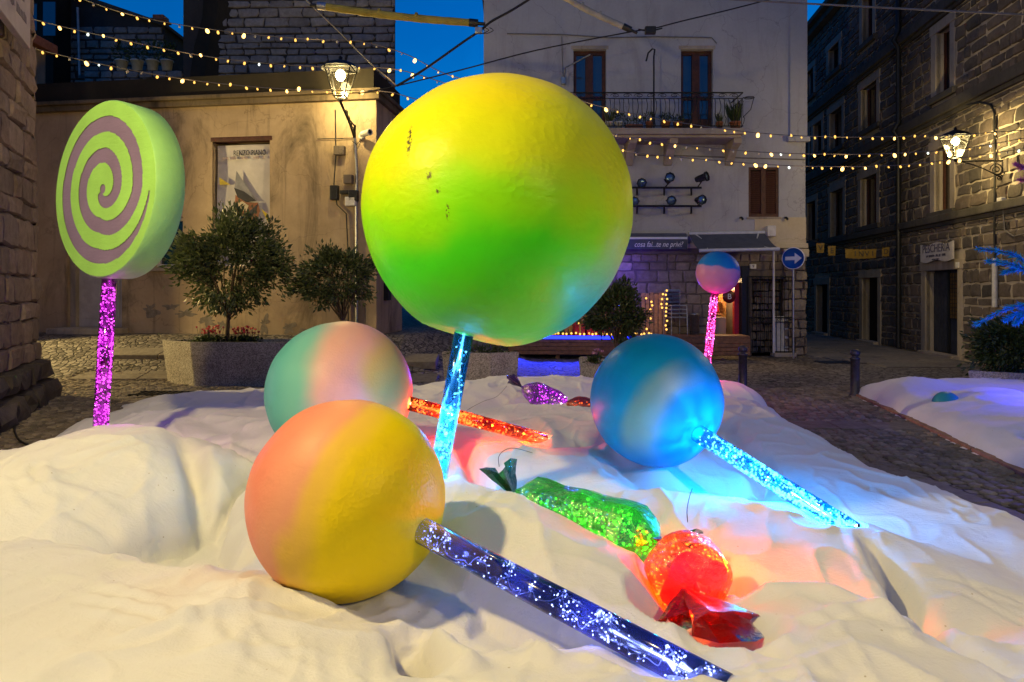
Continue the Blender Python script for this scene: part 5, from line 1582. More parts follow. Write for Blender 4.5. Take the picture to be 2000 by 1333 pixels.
# plume trees rising just right of the frame
def plume_tree(label, base, branches, mat, seed):
    t = thing('plume_tree', label, 'decorative tree', base); r = random.Random(seed)
    b = Vector(base); zt = max(p.z for br in branches for p in br) + .1
    st = MB().tube([(0, 0, 0), (0, 0, zt - b.z)], [.04, .02], 8)
    fz = MB()
    for br in branches:
        c = catmull([p - b for p in br], 8)
        st.tube(c, .008, 4)
        n = len(c)
        for i in range(n - 1):
            for k in range(26):
                p = c[i].lerp(c[i + 1], r.random()); tdir = (c[i + 1] - c[i]).normalized()
                side = Vector((r.gauss(0, 1), r.gauss(0, 1), r.gauss(0, 1)))
                taper = .5 + .5 * (1 - i / n)
                leaf(fz, p, tdir * 1.1 + side * .45, .13 * taper * r.uniform(.6, 1.3), r, .16)
    st.build('stem', M_bark, t); fz.build('plumes', mat, t)
Yp = 9.3
plume_tree('turquoise feathery tree leaning in beside the granite planter', (P(2090, 760, Yp).x, Yp, 0), [
    [P(2085, 560, Yp), P(2030, 530, Yp), P(1975, 497, Yp - .1), P(1912, 487, Yp - .2)],
    [P(2085, 570, Yp), P(2030, 545, Yp), P(1985, 520, Yp - .1), P(1932, 510, Yp - .1)],
    [P(2085, 560, Yp), P(2040, 535, Yp), P(1995, 525, Yp), P(1962, 532, Yp)],
    [P(2085, 610, Yp), P(2030, 598, Yp), P(1970, 603, Yp - .1), P(1907, 634, Yp - .2)],
    [P(2085, 620, Yp), P(2030, 605, Yp), P(1990, 612, Yp), P(1965, 625, Yp)],
    [P(2085, 630, Yp), P(2040, 620, Yp), P(2000, 618, Yp), P(1985, 630, Yp)]], M_feather_blue, 3)
plume_tree('pink feathery tree whose tip reaches in below the right lantern', (P(2105, 790, 10.2).x, 10.2, 0), [
    [P(2100, 370, 10.2), P(2050, 345, 10.2), P(2010, 332, 10.2), P(1984, 322, 10.1)], [P(2100, 380, 10.2), P(2040, 355, 10.2), P(1992, 352, 10.2)]], M_feather_pink, 4)

# ------------------------------------------------------------------ the shop's deck
def deck():
    c = Vector((-.1, 17.25, 0)); ang = math.radians(-3.5)
    M = Matrix.Translation(c) @ Matrix.Rotation(ang, 4, 'Z')
    t = thing('wooden_deck', 'raised wooden deck with a blue lit edge in front of the shop', 'deck', M=M)
    Lx, Ly, zt = 6.0, .8, .6
    n = 6
    for k in range(n):
        y = k * Ly / n; MB().bbox(0, Lx, y + .005, y + Ly / n - .005, zt - .05, zt, .006).build('deck_board', M_deckwood, t)
    for k in range(4):
        MB().bbox(0, Lx, -.03, -.002, .12 + k * .1, .12 + k * .1 + .092, .006).build('fascia_board', M_deckwood, t)
    MB().box(0, Lx, 0, .05, zt - .13, zt - .055).build('edge_beam', M_deckwood, t)
    MB().box(.3, Lx * .6, -.055, -.031, zt - .085, zt - .01).build('blue_led_strip', M_blueled, t)
    for k in range(5): MB().box(k * 1.2, k * 1.2 + .1, .1, Ly - .1, 0, zt - .06).build('joist', M_deckwood, t)
    for k in range(4):
        spot_light('deck_led_light', (.4 + k * .75, -.12, zt - .05), (-.1, -1, -.3), 90, (.02, .04, 1.0), 75, t)
    point_light('deck_led_light', (3.0, .35, 2.2), 14, (.12, .06, 1.0), .1, t)
    # edge bulbs
    r = random.Random(8); b = thing('deck_string_lights', 'small warm bulbs strung along the deck edge and slatted panels', 'string lights', M=M)
    me = MB().lathe([(0, .03), (.02, .02), (.028, 0), (.02, -.02), (0, -.03)], 8).build('bulb', M_bulbglass).data
    for o in [o for o in COL.objects if o.name.startswith('bulb') and o.parent is None]: bpy.data.objects.remove(o)
    pts = []
    x = .05
    while x < 3.7:
        pts.append((x, r.uniform(-.02, .06), zt + .03 + r.uniform(0, .03))); x += r.uniform(.06, .14)
    W2 = M.inverted()
    def dk(u, v, Y): return tuple(W2 @ P(u, v, Y))
    for (u, v0, v1) in ((1133, 632, 650), (1272, 590, 625), (1302, 568, 650), (1293, 575, 608)):
        v = v0
        while v < v1: pts.append(dk(u + r.uniform(-2, 2), v, 17.45)); v += r.uniform(6, 11)
    for u, v in ((1232, 572), (1236, 575), (1262, 583), (1190, 650), (1228, 660), (1232, 661), (1243, 652), (1263, 643)): pts.append(dk(u, v, 17.4))
    for p in pts: link('bulb', me, b).location = p
    pts2 = sorted([p for p in pts if p[2] < zt + .1])
    MB().tube(pts2, .004, 4).build('cable', M_rubber, b)
    # slatted panels
    def panel(lab, ua, ub, vt, Y, mats, n):
        pa, pb = P(ua, vt, Y), P(ub, vt, Y); zb = .6
        t2 = thing('slatted_panel', lab, 'panel', (pa.x, Y, zb), group='slatted pallets on the deck')
        w = pb.x - pa.x; h = pa.z - zb
        for k in range(n):
            MB().bbox(k * w / n + .012, (k + 1) * w / n - .012, -.012, .012, 0, h + random.uniform(-.03, .03), .004).build('slat', mats[k % len(mats)], t2)
        for z in (.12, h - .15): MB().box(0, w, .013, .05, z, z + .09).build('rail', M_pallet, t2)
    panel('pale wooden slatted pallet panel standing by the stacked chairs', 1252, 1302, 572, 17.7, [M_pallet], 6)
    panel('colourful slatted pallet of yellow, red and green boards behind the green ball', 1078, 1150, 612, 17.6, [M_yellow, M_red, M_green, M_pallet], 9)
    panel('wooden slatted pallet behind the oleander bush', 1160, 1240, 600, 17.65, [M_pallet, M_brownwood], 8)
    # red gift boxes
    for u, v, w, lab in ((1132, 663, .13, 'tall red gift box at the deck edge'), (1160, 661, .2, 'wide red gift box with a bow beside the tall one'), (1180, 661, .14, 'small red gift box next to the oleander')):
        p = P(u, v, 17.4); p.z = .6
        t2 = thing('gift_box', lab, 'gift box', p)
        h = .22 if w < .2 else .18
        MB().bbox(-w, w, -w, w, 0, h, .01).build('box', M_red, t2)
        MB().bbox(-w - .01, w + .01, -w - .01, w + .01, h, h + .05, .008).build('lid', M_red, t2)
        MB().box(-.02, .02, -w - .013, w + .013, .0, h + .053).build('ribbon', M_yellow, t2)
        MB().tube([(.07 * math.sin(a) * math.cos(a * .5), 0, h + .08 + .04 * math.sin(2 * a)) for a in np.linspace(0, 6.3, 20)], .012, 4).build('bow', M_yellow, t2)
    # stacked chairs and bin
    p = P(1320, 655, 17.5); p.z = .6
    for k in range(4):
        t2 = thing('stacking_chair', ['lowest metal stacking chair in the stack by the pale pallet panel', 'second metal stacking chair up in the stack by the pallet', 'third metal stacking chair up in the stack by the pallet', 'topmost metal stacking chair in the stack by the pallet'][k], 'chair', (p.x, p.y, .6 + k * .1), math.radians(12), 'stacked metal chairs on the deck')
        MB().bbox(-.2, .2, -.2, .2, .43, .46, .012).build('seat', M_steel, t2)
        for j in range(3): MB().bbox(-.2, .2, .19, .215, .6 + j * .1, .66 + j * .1, .008).build('back_slat', M_steel, t2)
        for sx in (-1, 1):
            MB().tube([(sx * .21, .2, .85), (sx * .21, .21, .45), (sx * .22, .24, 0)], .012, 5).build('leg', M_steel, t2)
            MB().tube([(sx * .21, -.19, .45), (sx * .22, -.21, 0)], .012, 5).build('leg', M_steel, t2)
    p = P(1356, 650, 17.5); t2 = thing('steel_bin', 'shiny cylindrical steel bin by the shop doorway', 'bin', (p.x, p.y, .6))
    MB().lathe([(0, 0), (.12, 0), (.12, .5), (.125, .5), (.125, .53), (.1, .55), (0, .56)], 16).build('drum', M_steel, t2)
    MB().lathe([(.121, .06), (.126, .07), (.121, .08)], 16).build('band', M_dark, t2)
    # round hanging shop sign
    p = P(1424, 580, 17.6); t2 = thing('round_shop_sign', 'small round dark red sign with white mark hanging at the shop doorway', 'sign', p)
    MB().lathe([(0, -.03), (.16, -.03), (.17, 0), (.16, .03), (0, .03)], 20, M=UPRIGHT).build('disc', M_darkred, t2)
    text_mesh('B', .2, M_textwhite, t2, Matrix.Translation((0, -.035, 0)) @ UPRIGHT, name='white_mark')
    MB().tube([(0, 0, .16), (0, .5, .2)], .012, 5).build('arm', M_iron, t2)
M_blueled = emit('blue_led_strip', (0.01, 0.02, 1.0), 3.0)
M_darkred = plain('dark_red_disc', (0.12, 0.005, 0.01), 0.4)
deck()

# ------------------------------------------------------------------ snow of white wadding
def vnoise(x, y, seed=0):
    """smooth 2-d value noise in numpy"""
    x = np.asarray(x, float); y = np.asarray(y, float)
    xi = np.floor(x).astype(int); yi = np.floor(y).astype(int); fx = x - xi; fy = y - yi
    fx = fx * fx * fx * (fx * (fx * 6 - 15) + 10); fy = fy * fy * fy * (fy * (fy * 6 - 15) + 10)
    def h(a, b):
        n = (a * 374761393 + b * 668265263 + seed * 974711) & 0x7fffffff
        n = ((n ^ (n >> 13)) * 1274126177) & 0x7fffffff
        return ((n ^ (n >> 16)) & 0xffff) / 65535.0
    return (h(xi, yi) * (1 - fx) + h(xi + 1, yi) * fx) * (1 - fy) + (h(xi, yi + 1) * (1 - fx) + h(xi + 1, yi + 1) * fx) * fy

def tps(pts, lam=1e-3):
    pts = np.array(pts, float); X = pts[:, :2]; z = pts[:, 2]; n = len(X)
    d = np.linalg.norm(X[:, None] - X[None], axis=-1)
    K = np.where(d > 0, d * d * np.log(d + 1e-12), 0) + lam * np.eye(n)
    Pm = np.hstack([np.ones((n, 1)), X]); A = np.block([[K, Pm], [Pm.T, np.zeros((3, 3))]])
    w = np.linalg.solve(A, np.concatenate([z, np.zeros(3)]))
    def f(x, y):
        x = np.asarray(x, float); y = np.asarray(y, float); sh = x.shape; x = x.ravel(); y = y.ravel()
        out = w[n] + w[n + 1] * x + w[n + 2] * y
        for i in range(n):
            r2 = (x - X[i, 0]) ** 2 + (y - X[i, 1]) ** 2
            out = out + w[i] * 0.5 * r2 * np.log(r2 + 1e-12)
        return out.reshape(sh)
    return f

# (u, v, depth): where the photograph shows the wadding
SN = [
    # left pillow
    (230, 830, 5.5), (180, 845, 5.45), (130, 900, 5.1), (60, 930, 4.9), (0, 930, 4.6), (300, 860, 5.4), (340, 890, 5.2), (300, 950, 4.6), (200, 950, 4.5), (100, 980, 4.25),
    (330, 1040, 4.25), (375, 1000, 4.55), (370, 1095, 4.05), (410, 1070, 4.25),
    # fold in front of the hollow
    (0, 1045, 3.6), (110, 1050, 3.5), (210, 1065, 3.35), (280, 1100, 3.15), (370, 1125, 3.0), (460, 1140, 2.95), (560, 1160, 2.85),
    (0, 1150, 2.8), (150, 1160, 2.75), (300, 1180, 2.7), (0, 1280, 2.3), (200, 1280, 2.3), (400, 1250, 2.38), (600, 1250, 2.4), (750, 1290, 2.28),
    # right slope of the hollow, round the yellow ball
    (420, 960, 4.9), (450, 900, 5.5), (430, 835, 6.4), (480, 960, 4.7), (470, 1060, 3.75), (520, 1120, 3.2), (350, 835, 6.8), (300, 805, 7.8), (250, 795, 8.8), (330, 790, 9.0),
    (640, 1130, 3.25), (720, 1130, 3.3), (560, 1000, 4.2),
    # behind: left back
    (450, 775, 9.4), (430, 800, 8.2), (520, 765, 9.8), (600, 780, 9.2), (700, 790, 8.6), (500, 830, 6.8), (560, 850, 6.0), (665, 850, 5.5), (800, 860, 5.6), (900, 880, 5.15),
    # back middle
    (820, 752, 9.8), (900, 745, 10.0), (1000, 740, 10.0), (1120, 740, 10.0), (1060, 796, 8.2), (1000, 830, 7.2), (930, 855, 6.2), (1050, 852, 6.1), (1130, 800, 7.6), (1150, 870, 5.8), (1250, 760, 9.0),
    # ridge before the green sweet
    (900, 920, 4.1), (960, 965, 3.75), (1050, 1030, 3.4), (1100, 1080, 3.2), (1200, 1110, 3.02), (1290, 1175, 2.78), (1340, 1270, 2.5),
    (900, 1010, 3.4), (1000, 1080, 3.05), (1100, 1160, 2.75), (1220, 1220, 2.55), (870, 1110, 2.95), (860, 960, 3.85),
    # hollow by the yellow ball and stick foot
    (800, 1190, 2.85), (770, 1220, 2.75), (850, 1200, 2.6), (950, 1250, 2.42), (1050, 1290, 2.25), (1200, 1310, 2.2), (1400, 1318, 2.2),
    # behind the sweet
    (1000, 905, 4.95), (1100, 880, 5.25), (1165, 902, 5.0), (1200, 960, 4.4), (1250, 1000, 4.05), (1300, 1000, 4.1), (1330, 962, 4.5), (1400, 992, 4.2), (1480, 1003, 4.08), (1550, 1010, 4.0), (1680, 1035, 3.8), (1850, 1120, 3.3), (2000, 1200, 2.92),
    (1340, 1190, 3.02), (1390, 1225, 2.88), (1420, 1190, 2.98), (1500, 1060, 3.65), (1420, 1060, 3.65), (1460, 1120, 3.3), (1600, 1110, 3.25),
    (1450, 1150, 3.0), (1510, 1132, 3.03), (1700, 1170, 2.8), (1850, 1240, 2.55), (1600, 1280, 2.25), (1900, 1310, 2.2), (1500, 1230, 2.45), (1750, 1240, 2.5), (1950, 1250, 2.6),
    # blue lit valley and right rim
    (1450, 945, 4.95), (1520, 965, 4.6), (1350, 915, 5.1), (1600, 985, 4.35), (1500, 900, 5.5), (1650, 925, 5.5), (1500, 860, 6.5), (1440, 800, 8.0), (1430, 755, 9.6), (1750, 1000, 4.7), (1900, 1085, 3.85), (1280, 880, 5.1),
]
# hollows hidden from the camera, and the far outline (x, y, z)
SX = [(.1, 4.35, .2), (.4, 4.0, .2), (.75, 3.65, .2), (.82, 3.25, .18), (.3, 3.85, .25), (-1.8, 4.15, .03), (-2.0, 3.85, .1), (-1.5, 3.75, .14), (-1.2, 3.6, .2), (-2.9, 4.9, .56), (-2.75, 5.3, .62), (-.6, 4.9, .42), (-2.2, 1.4, .5), (0, 1.4, .5), (2.5, 1.4, .5), (3.2, 2.2, .4), (-3.2, 2.5, .45), (-4.2, 6.5, .12), (-4.8, 8.5, .15),
      (1.5, 4.6, .22), (2.0, 4.35, .24), (-.78, 3.15, .29), (1.05, 5.05, .41)]
_sp = [(P(*q).x, q[2], P(*q).z) for q in SN] + SX
SNOW_F = tps(_sp, 0.0006)
STICKS = [(P(838, 1043, 2.93), P(1420, 1322, 2.17) - Vector((0, 0, .05)), .82), (P(1352, 838, 4.72), P(1668, 1040, 3.8), .9), (P(800, 788, 5.25), P(1062, 858, 6.0), .9)]
BALLS = [(P(680, 971, 3.15), .447), (P(665, 767, 5.25), .548), (P(1281, 781, 5.05), .482)]
SWEETBED = [(P(1000, 985, 4.2), P(1300, 1072, 3.5), .15), (P(1343, 1122, 3.3), P(1345, 1150, 3.05), .17), (P(1338, 1150, 2.98), P(1430, 1234, 2.62), .14), (P(1338, 1150, 2.98), P(1316, 1220, 2.76), .09)]
OUT = [(3.9, .9), (3.66, 3.6), (3.52, 4.75), (3.36, 5.3), (3.26, 6.2), (3.22, 7.6), (3.45, 9.0), (3.72, 10.3), (3.4, 10.9), (2.5, 10.8), (1.2, 11.05), (0, 10.9), (-1.3, 11.1), (-2.6, 10.9), (-4.2, 11.0), (-5.1, 10.7), (-5.75, 10.1), (-5.3, 9.3), (-5.4, 8.3), (-5.0, 7.2), (-4.55, 6.1), (-4.3, 5.5), (-4.0, 4.2), (-3.9, .9)]
def poly_dist(poly, x, y):
    x = np.asarray(x, float); y = np.asarray(y, float)
    d = np.full(x.shape, 1e9); ins = np.zeros(x.shape, bool); n = len(poly)
    for i in range(n):
        x1, y1 = poly[i]; x2, y2 = poly[(i + 1) % n]; ex, ey = x2 - x1, y2 - y1
        t = np.clip(((x - x1) * ex + (y - y1) * ey) / (ex * ex + ey * ey), 0, 1)
        d = np.minimum(d, np.hypot(x - x1 - t * ex, y - y1 - t * ey))
        c = ((y1 > y) != (y2 > y)) & (x < (x2 - x1) * (y - y1) / ((y2 - y1) if y2 != y1 else 1e-9) + x1)
        ins ^= c
    return np.where(ins, d, -d)
CREASE = [  # pixel polylines of folds: (points, width m, height m)
    ([(200, 1312), (330, 1275), (470, 1240), (600, 1212)], .03, .016), ([(0, 1068), (90, 1056), (200, 1062)], .03, .012), ([(30, 1010), (140, 990), (260, 1000)], .03, .01),
    ([(100, 1010), (230, 1010), (330, 1050)], .025, -.012), ([(120, 960), (240, 930), (330, 900)], .03, .01), ([(560, 1160), (480, 1185), (380, 1190)], .04, .02),
    ([(800, 1210), (810, 1260), (830, 1330)], .03, -.05), ([(760, 1200), (790, 1240), (800, 1300)], .03, -.05), ([(840, 1210), (880, 1270), (940, 1330)], .04, .03), ([(1010, 1210), (1030, 1260), (1090, 1320)], .03, .018),
    ([(940, 1290), (1100, 1300), (1380, 1318)], .03, .012), ([(1690, 1040), (1740, 1110), (1800, 1180), (1860, 1250), (1990, 1330)], .035, -.035), ([(1660, 1040), (1710, 1110), (1780, 1190)], .03, .02),
    ([(1440, 1260), (1500, 1290), (1560, 1330)], .03, -.02), ([(1560, 1240), (1680, 1230), (1800, 1270)], .03, .014), ([(1580, 1280), (1700, 1262), (1820, 1300)], .025, .01), ([(1440, 1150), (1540, 1160), (1680, 1210), (1800, 1290)], .04, .025),
    ([(420, 880), (400, 960), (405, 1030)], .03, .02), ([(470, 850), (430, 930), (440, 1010)], .035, .015), ([(1380, 960), (1450, 990), (1520, 1000)], .03, .01), ([(1430, 900), (1480, 930), (1560, 950)], .04, .02), ([(1540, 950), (1620, 960), (1720, 1000)], .03, .018),
    ([(1160, 905), (1230, 930), (1330, 935)], .04, -.03), ([(905, 850), (915, 900), (960, 950)], .03, -.05), ([(1040, 800), (1080, 840), (1070, 880)], .04, .02), ([(330, 800), (390, 812), (480, 840), (520, 850)], .05, .03),
    ([(345, 880), (390, 940), (408, 1010), (400, 1080), (375, 1110)], .05, -.1), ([(1690, 1045), (1740, 1110), (1800, 1190), (1880, 1265), (1990, 1330)], .05, -.04),
    ([(800, 1185), (805, 1240), (830, 1330)], .05, -.05), ([(350, 800), (440, 825), (530, 860)], .06, -.05), ([(880, 830), (905, 880), (930, 930)], .05, -.06), ([(1420, 1140), (1560, 1128), (1720, 1160), (1850, 1225)], .05, -.06),
    ([(1170, 890), (1260, 925), (1340, 950)], .05, -.05), ([(700, 1190), (600, 1175), (500, 1195), (400, 1220)], .04, .02), ([(1380, 780), (1430, 830), (1500, 880), (1590, 920)], .06, -.05),
    ([(1240, 960), (1260, 1010), (1300, 1050)], .03, .012), ([(1390, 1000), (1380, 1060), (1400, 1110)], .03, -.02),
]
def crease_field(X, Y):
    out = np.zeros(X.shape)
    for pts, w, a in CREASE:
        q = [G(u, v, .42) for u, v in pts]
        q = [p for p in catmull(q, 5)]
        d = np.full(X.shape, 1e9); tt = np.zeros(X.shape); n = len(q)
        for i in range(n - 1):
            x1, y1, x2, y2 = q[i].x, q[i].y, q[i + 1].x, q[i + 1].y; ex, ey = x2 - x1, y2 - y1
            t = np.clip(((X - x1) * ex + (Y - y1) * ey) / (ex * ex + ey * ey + 1e-12), 0, 1)
            dd = np.hypot(X - x1 - t * ex, Y - y1 - t * ey); m = dd < d
            tt = np.where(m, (i + t) / (n - 1), tt); d = np.minimum(d, dd)
        ww = w * (1 + .15 * Y)
        out += a * 2.1 * np.exp(-(d / ww) ** 2) * np.clip(np.sin(np.pi * np.clip(tt, .02, .98)) * 1.6, 0, 1)
    return out

# stuffed pillows under the wadding: x, y, half length, half width, angle of length (deg), base z, top z
PIL = [
    (-3.0, 4.7, 1.25, 1.08, 65, .03, .8), (-1.95, 2.3, 2.5, 1.2, -19, .1, .56), (-1.38, 4.8, 1.6, .5, 97, .06, .50), (.15, 3.5, 1.35, .6, -50, .08, .62), (.45, 2.0, 1.15, .55, -8, .2, .47), (.5, 1.82, 1.3, .36, -5, .2, .6),
    (.45, 5.05, .95, .62, 8, .15, .50), (1.6, 3.75, 1.4, .62, -47, .1, .46), (1.22, 2.3, .85, .72, -15, .1, .50), (2.45, 2.2, .95, .85, 60, .1, .47), (2.65, 4.9, 1.5, .75, 95, .06, .36),
    (2.55, 7.5, 1.9, 1.0, 95, .08, .38), (3.1, 9.7, .65, .6, 0, .05, .44), (.3, 9.75, 1.9, .95, 3, .08, .47), (2.0, 9.5, 1.0, .9, 0, .06, .43), (.6, 8.0, 1.3, .6, 5, .1, .38), (.9, 6.95, 1.3, .75, -8, .1, .42),
    (-.35, 6.3, 1.0, .85, 0, .1, .42), (-.35, 5.3, .8, .65, 20, .1, .52), (-3.8, 9.3, 1.4, .9, 5, .05, .33), (-2.6, 9.9, 1.4, .9, 0, .05, .36), (-1.2, 9.0, 1.3, 1.2, 0, .06, .38), (-3.3, 7.5, 1.25, 1.0, 20, .06, .44), (-1.7, 6.7, 1.3, 1.0, 0, .08, .47),
    (-4.7, 8.0, .8, 1.1, 0, .03, .24), (-4.1, 6.1, .55, .95, 0, .03, .27), (-3.5, 2.5, .9, .9, 30, .1, .5), (-.8, 3.2, .8, .7, 0, .1, .36), (1.1, 5.4, .9, .7, 0, .1, .44), (2.9, 3.6, .8, .8, 0, .05, .34),
]
def pillows(X, Y):
    k = 34.0; acc = np.zeros(X.shape)
    wx = X + .12 * (vnoise(X * 1.7, Y * 1.7, 31) - .5) + .05 * (vnoise(X * 5, Y * 5, 32) - .5); wy = Y + .12 * (vnoise(X * 1.7, Y * 1.7, 33) - .5) + .05 * (vnoise(X * 5, Y * 5, 34) - .5)
    for (cx, cy, a, b, ang, z0, z1) in PIL:
        c, s_ = math.cos(math.radians(ang)), math.sin(math.radians(ang))
        dx, dy = wx - cx, wy - cy; p = (dx * c + dy * s_) / a; q = (-dx * s_ + dy * c) / b
        d2 = p * p + q * q
        z = np.where(d2 < 1, z0 + (z1 - z0) * np.sqrt(np.clip(1 - d2, 0, 1)) ** .8, z0 - .25 * (np.sqrt(d2) - 1))
        acc = acc + np.exp(k * z)
    return np.log(acc) / k - .02

_wr = random.Random(91)
WRINKLES = []
def _slope(x, y):
    a = pillows(np.array([x, x + .05, x]), np.array([y, y, y + .05])); return (a[1] - a[0]) / .05, (a[2] - a[0]) / .05
while len(WRINKLES) < 230:
    y = 1.5 + 8.5 * _wr.random() ** 1.7; x = _wr.uniform(-.85, .85) * y * .95
    if not (-4.6 < x < 3.4): continue
    gx, gy = _slope(x, y); g = math.hypot(gx, gy)
    if g < .12 and _wr.random() < .6: continue
    ang = math.atan2(gy, gx) + (_wr.uniform(-.35, .35) if _wr.random() < .55 else math.pi / 2 + _wr.uniform(-.3, .3))
    n = 1 if _wr.random() < .5 else _wr.randrange(2, 5); L = _wr.uniform(.2, .6); w = _wr.uniform(.012, .026) * (1 + .12 * y); am = _wr.uniform(.35, .7) * w * _wr.choice((1, 1, -1))
    for k in range(n):
        off = k * w * _wr.uniform(2.6, 4.0)
        WRINKLES.append((x - math.sin(ang) * off + _wr.uniform(-.04, .04), y + math.cos(ang) * off, ang + _wr.uniform(-.1, .1), L * _wr.uniform(.6, 1.1), w, am, _wr.uniform(-.6, .6)))
def wrinkle_field(X, Y):
    out = np.zeros(X.shape)
    for (x, y, ang, L, w, am, bend) in WRINKLES:
        m = (np.abs(X - x) < L + .1) & (np.abs(Y - y) < L + .1)
        if not m.any(): continue
        dx, dy = X[m] - x, Y[m] - y; c, s_ = math.cos(ang), math.sin(ang)
        p = (dx * c + dy * s_) / L; q = -dx * s_ + dy * c - bend * L * p * p
        out[m] += am * np.exp(-(q / w) ** 2) * np.clip(1 - p * p, 0, 1) ** 1.5
    return out

def snow_height(X, Y, detail=True):
    X = np.asarray(X, float); Y = np.asarray(Y, float)
    z = .42 * SNOW_F(X, Y) + .58 * pillows(X, Y)
    if detail:
        z = z + crease_field(X, Y) + wrinkle_field(X, Y)
        wx = X + .35 * (vnoise(X * 1.1, Y * 1.1, 3) - .5); wy = Y + .35 * (vnoise(X * 1.1, Y * 1.1, 4) - .5)
        r1 = 1 - np.abs(2 * vnoise(wx * 2.2 + wy * .8, wy * 1.3 - wx * .4, 5) - 1)
        r2 = 1 - np.abs(2 * vnoise(wx * 5.5 - wy * 1.2, wy * 2.6 + wx, 6) - 1)
        z = z + .03 * (r1 ** 5 - .2) + .016 * (r2 ** 5 - .2)
    # the sticks lie free on it, the balls sit in it
    for (A, B, t1) in STICKS:
        ex, ey = B.x - A.x, B.y - A.y; t = ((X - A.x) * ex + (Y - A.y) * ey) / (ex * ex + ey * ey)
        tc = np.clip(t, -.1, t1); dd = np.hypot(X - A.x - tc * ex, Y - A.y - tc * ey)
        z = np.minimum(z, A.z + (B.z - A.z) * tc - .07 + .9 * np.clip(dd - .09, 0, 9) + .0)
    for (c, r) in BALLS:
        dd = np.hypot(X - c.x, Y - c.y)
        low = c.z - np.sqrt(np.clip(r * r - dd * dd, 0, None)) + .012
        z = np.where(dd < r * .86, np.minimum(z, low), z)
        z = np.maximum(z, c.z - r - .004 - .5 * np.clip(dd - .1, 0, 9))
    for (A, B, r) in SWEETBED:
        ex, ey = B.x - A.x, B.y - A.y; t = np.clip(((X - A.x) * ex + (Y - A.y) * ey) / (ex * ex + ey * ey), 0, 1)
        dd = np.hypot(X - A.x - t * ex, Y - A.y - t * ey)
        z = np.minimum(z, A.z + (B.z - A.z) * t - r + 1.4 * np.clip(dd - r * .55, 0, 9))
    d = poly_dist(OUT, X, Y) + .07 * (vnoise(X * 2.5, Y * 2.5, 9) - .5) + .03 * (vnoise(X * 8, Y * 8, 10) - .5)
    e = np.clip(d / .42, 0, 1)
    edge = np.sqrt(np.clip(1 - (1 - e) ** 2, 0, 1))
    return np.where(d > 0, np.maximum(z, .05) * edge + .012, -.05), d

def snow():
    ys = [1.15]
    while ys[-1] < 11.3: ys.append(ys[-1] + max(.011, .0048 * ys[-1]))
    ys = np.array(ys); xs = np.arange(-6.0, 4.0, .017)
    X, Y = np.meshgrid(xs, ys)
    Z, d = snow_height(X, Y)
    nx = len(xs); idx = -np.ones(X.size, int); keep = (d > -.03).ravel()
    idx[keep] = np.arange(keep.sum())
    vs = np.stack([X.ravel(), Y.ravel(), np.maximum(Z, .006).ravel()], -1)[keep]
    a = (np.arange(len(ys) - 1)[:, None] * nx + np.arange(nx - 1)[None]).ravel()
    q = np.stack([a, a + 1, a + nx + 1, a + nx], -1); q = idx[q]; q = q[(q >= 0).all(1)]
    me = bpy.data.meshes.new('wadding_snow'); me.from_pydata(vs.tolist(), [], q.tolist()); me.materials.append(M_cloth)
    me.polygons.foreach_set('use_smooth', [True] * len(me.polygons)); me.update()
    o = link('wadding_snow', me)
    tag(o, 'broad rumpled white wadding drift carrying the giant lollipops', 'fake snow')
snow()
def sh(x, y): return float(snow_height(np.array([x]), np.array([y]))[0][0])

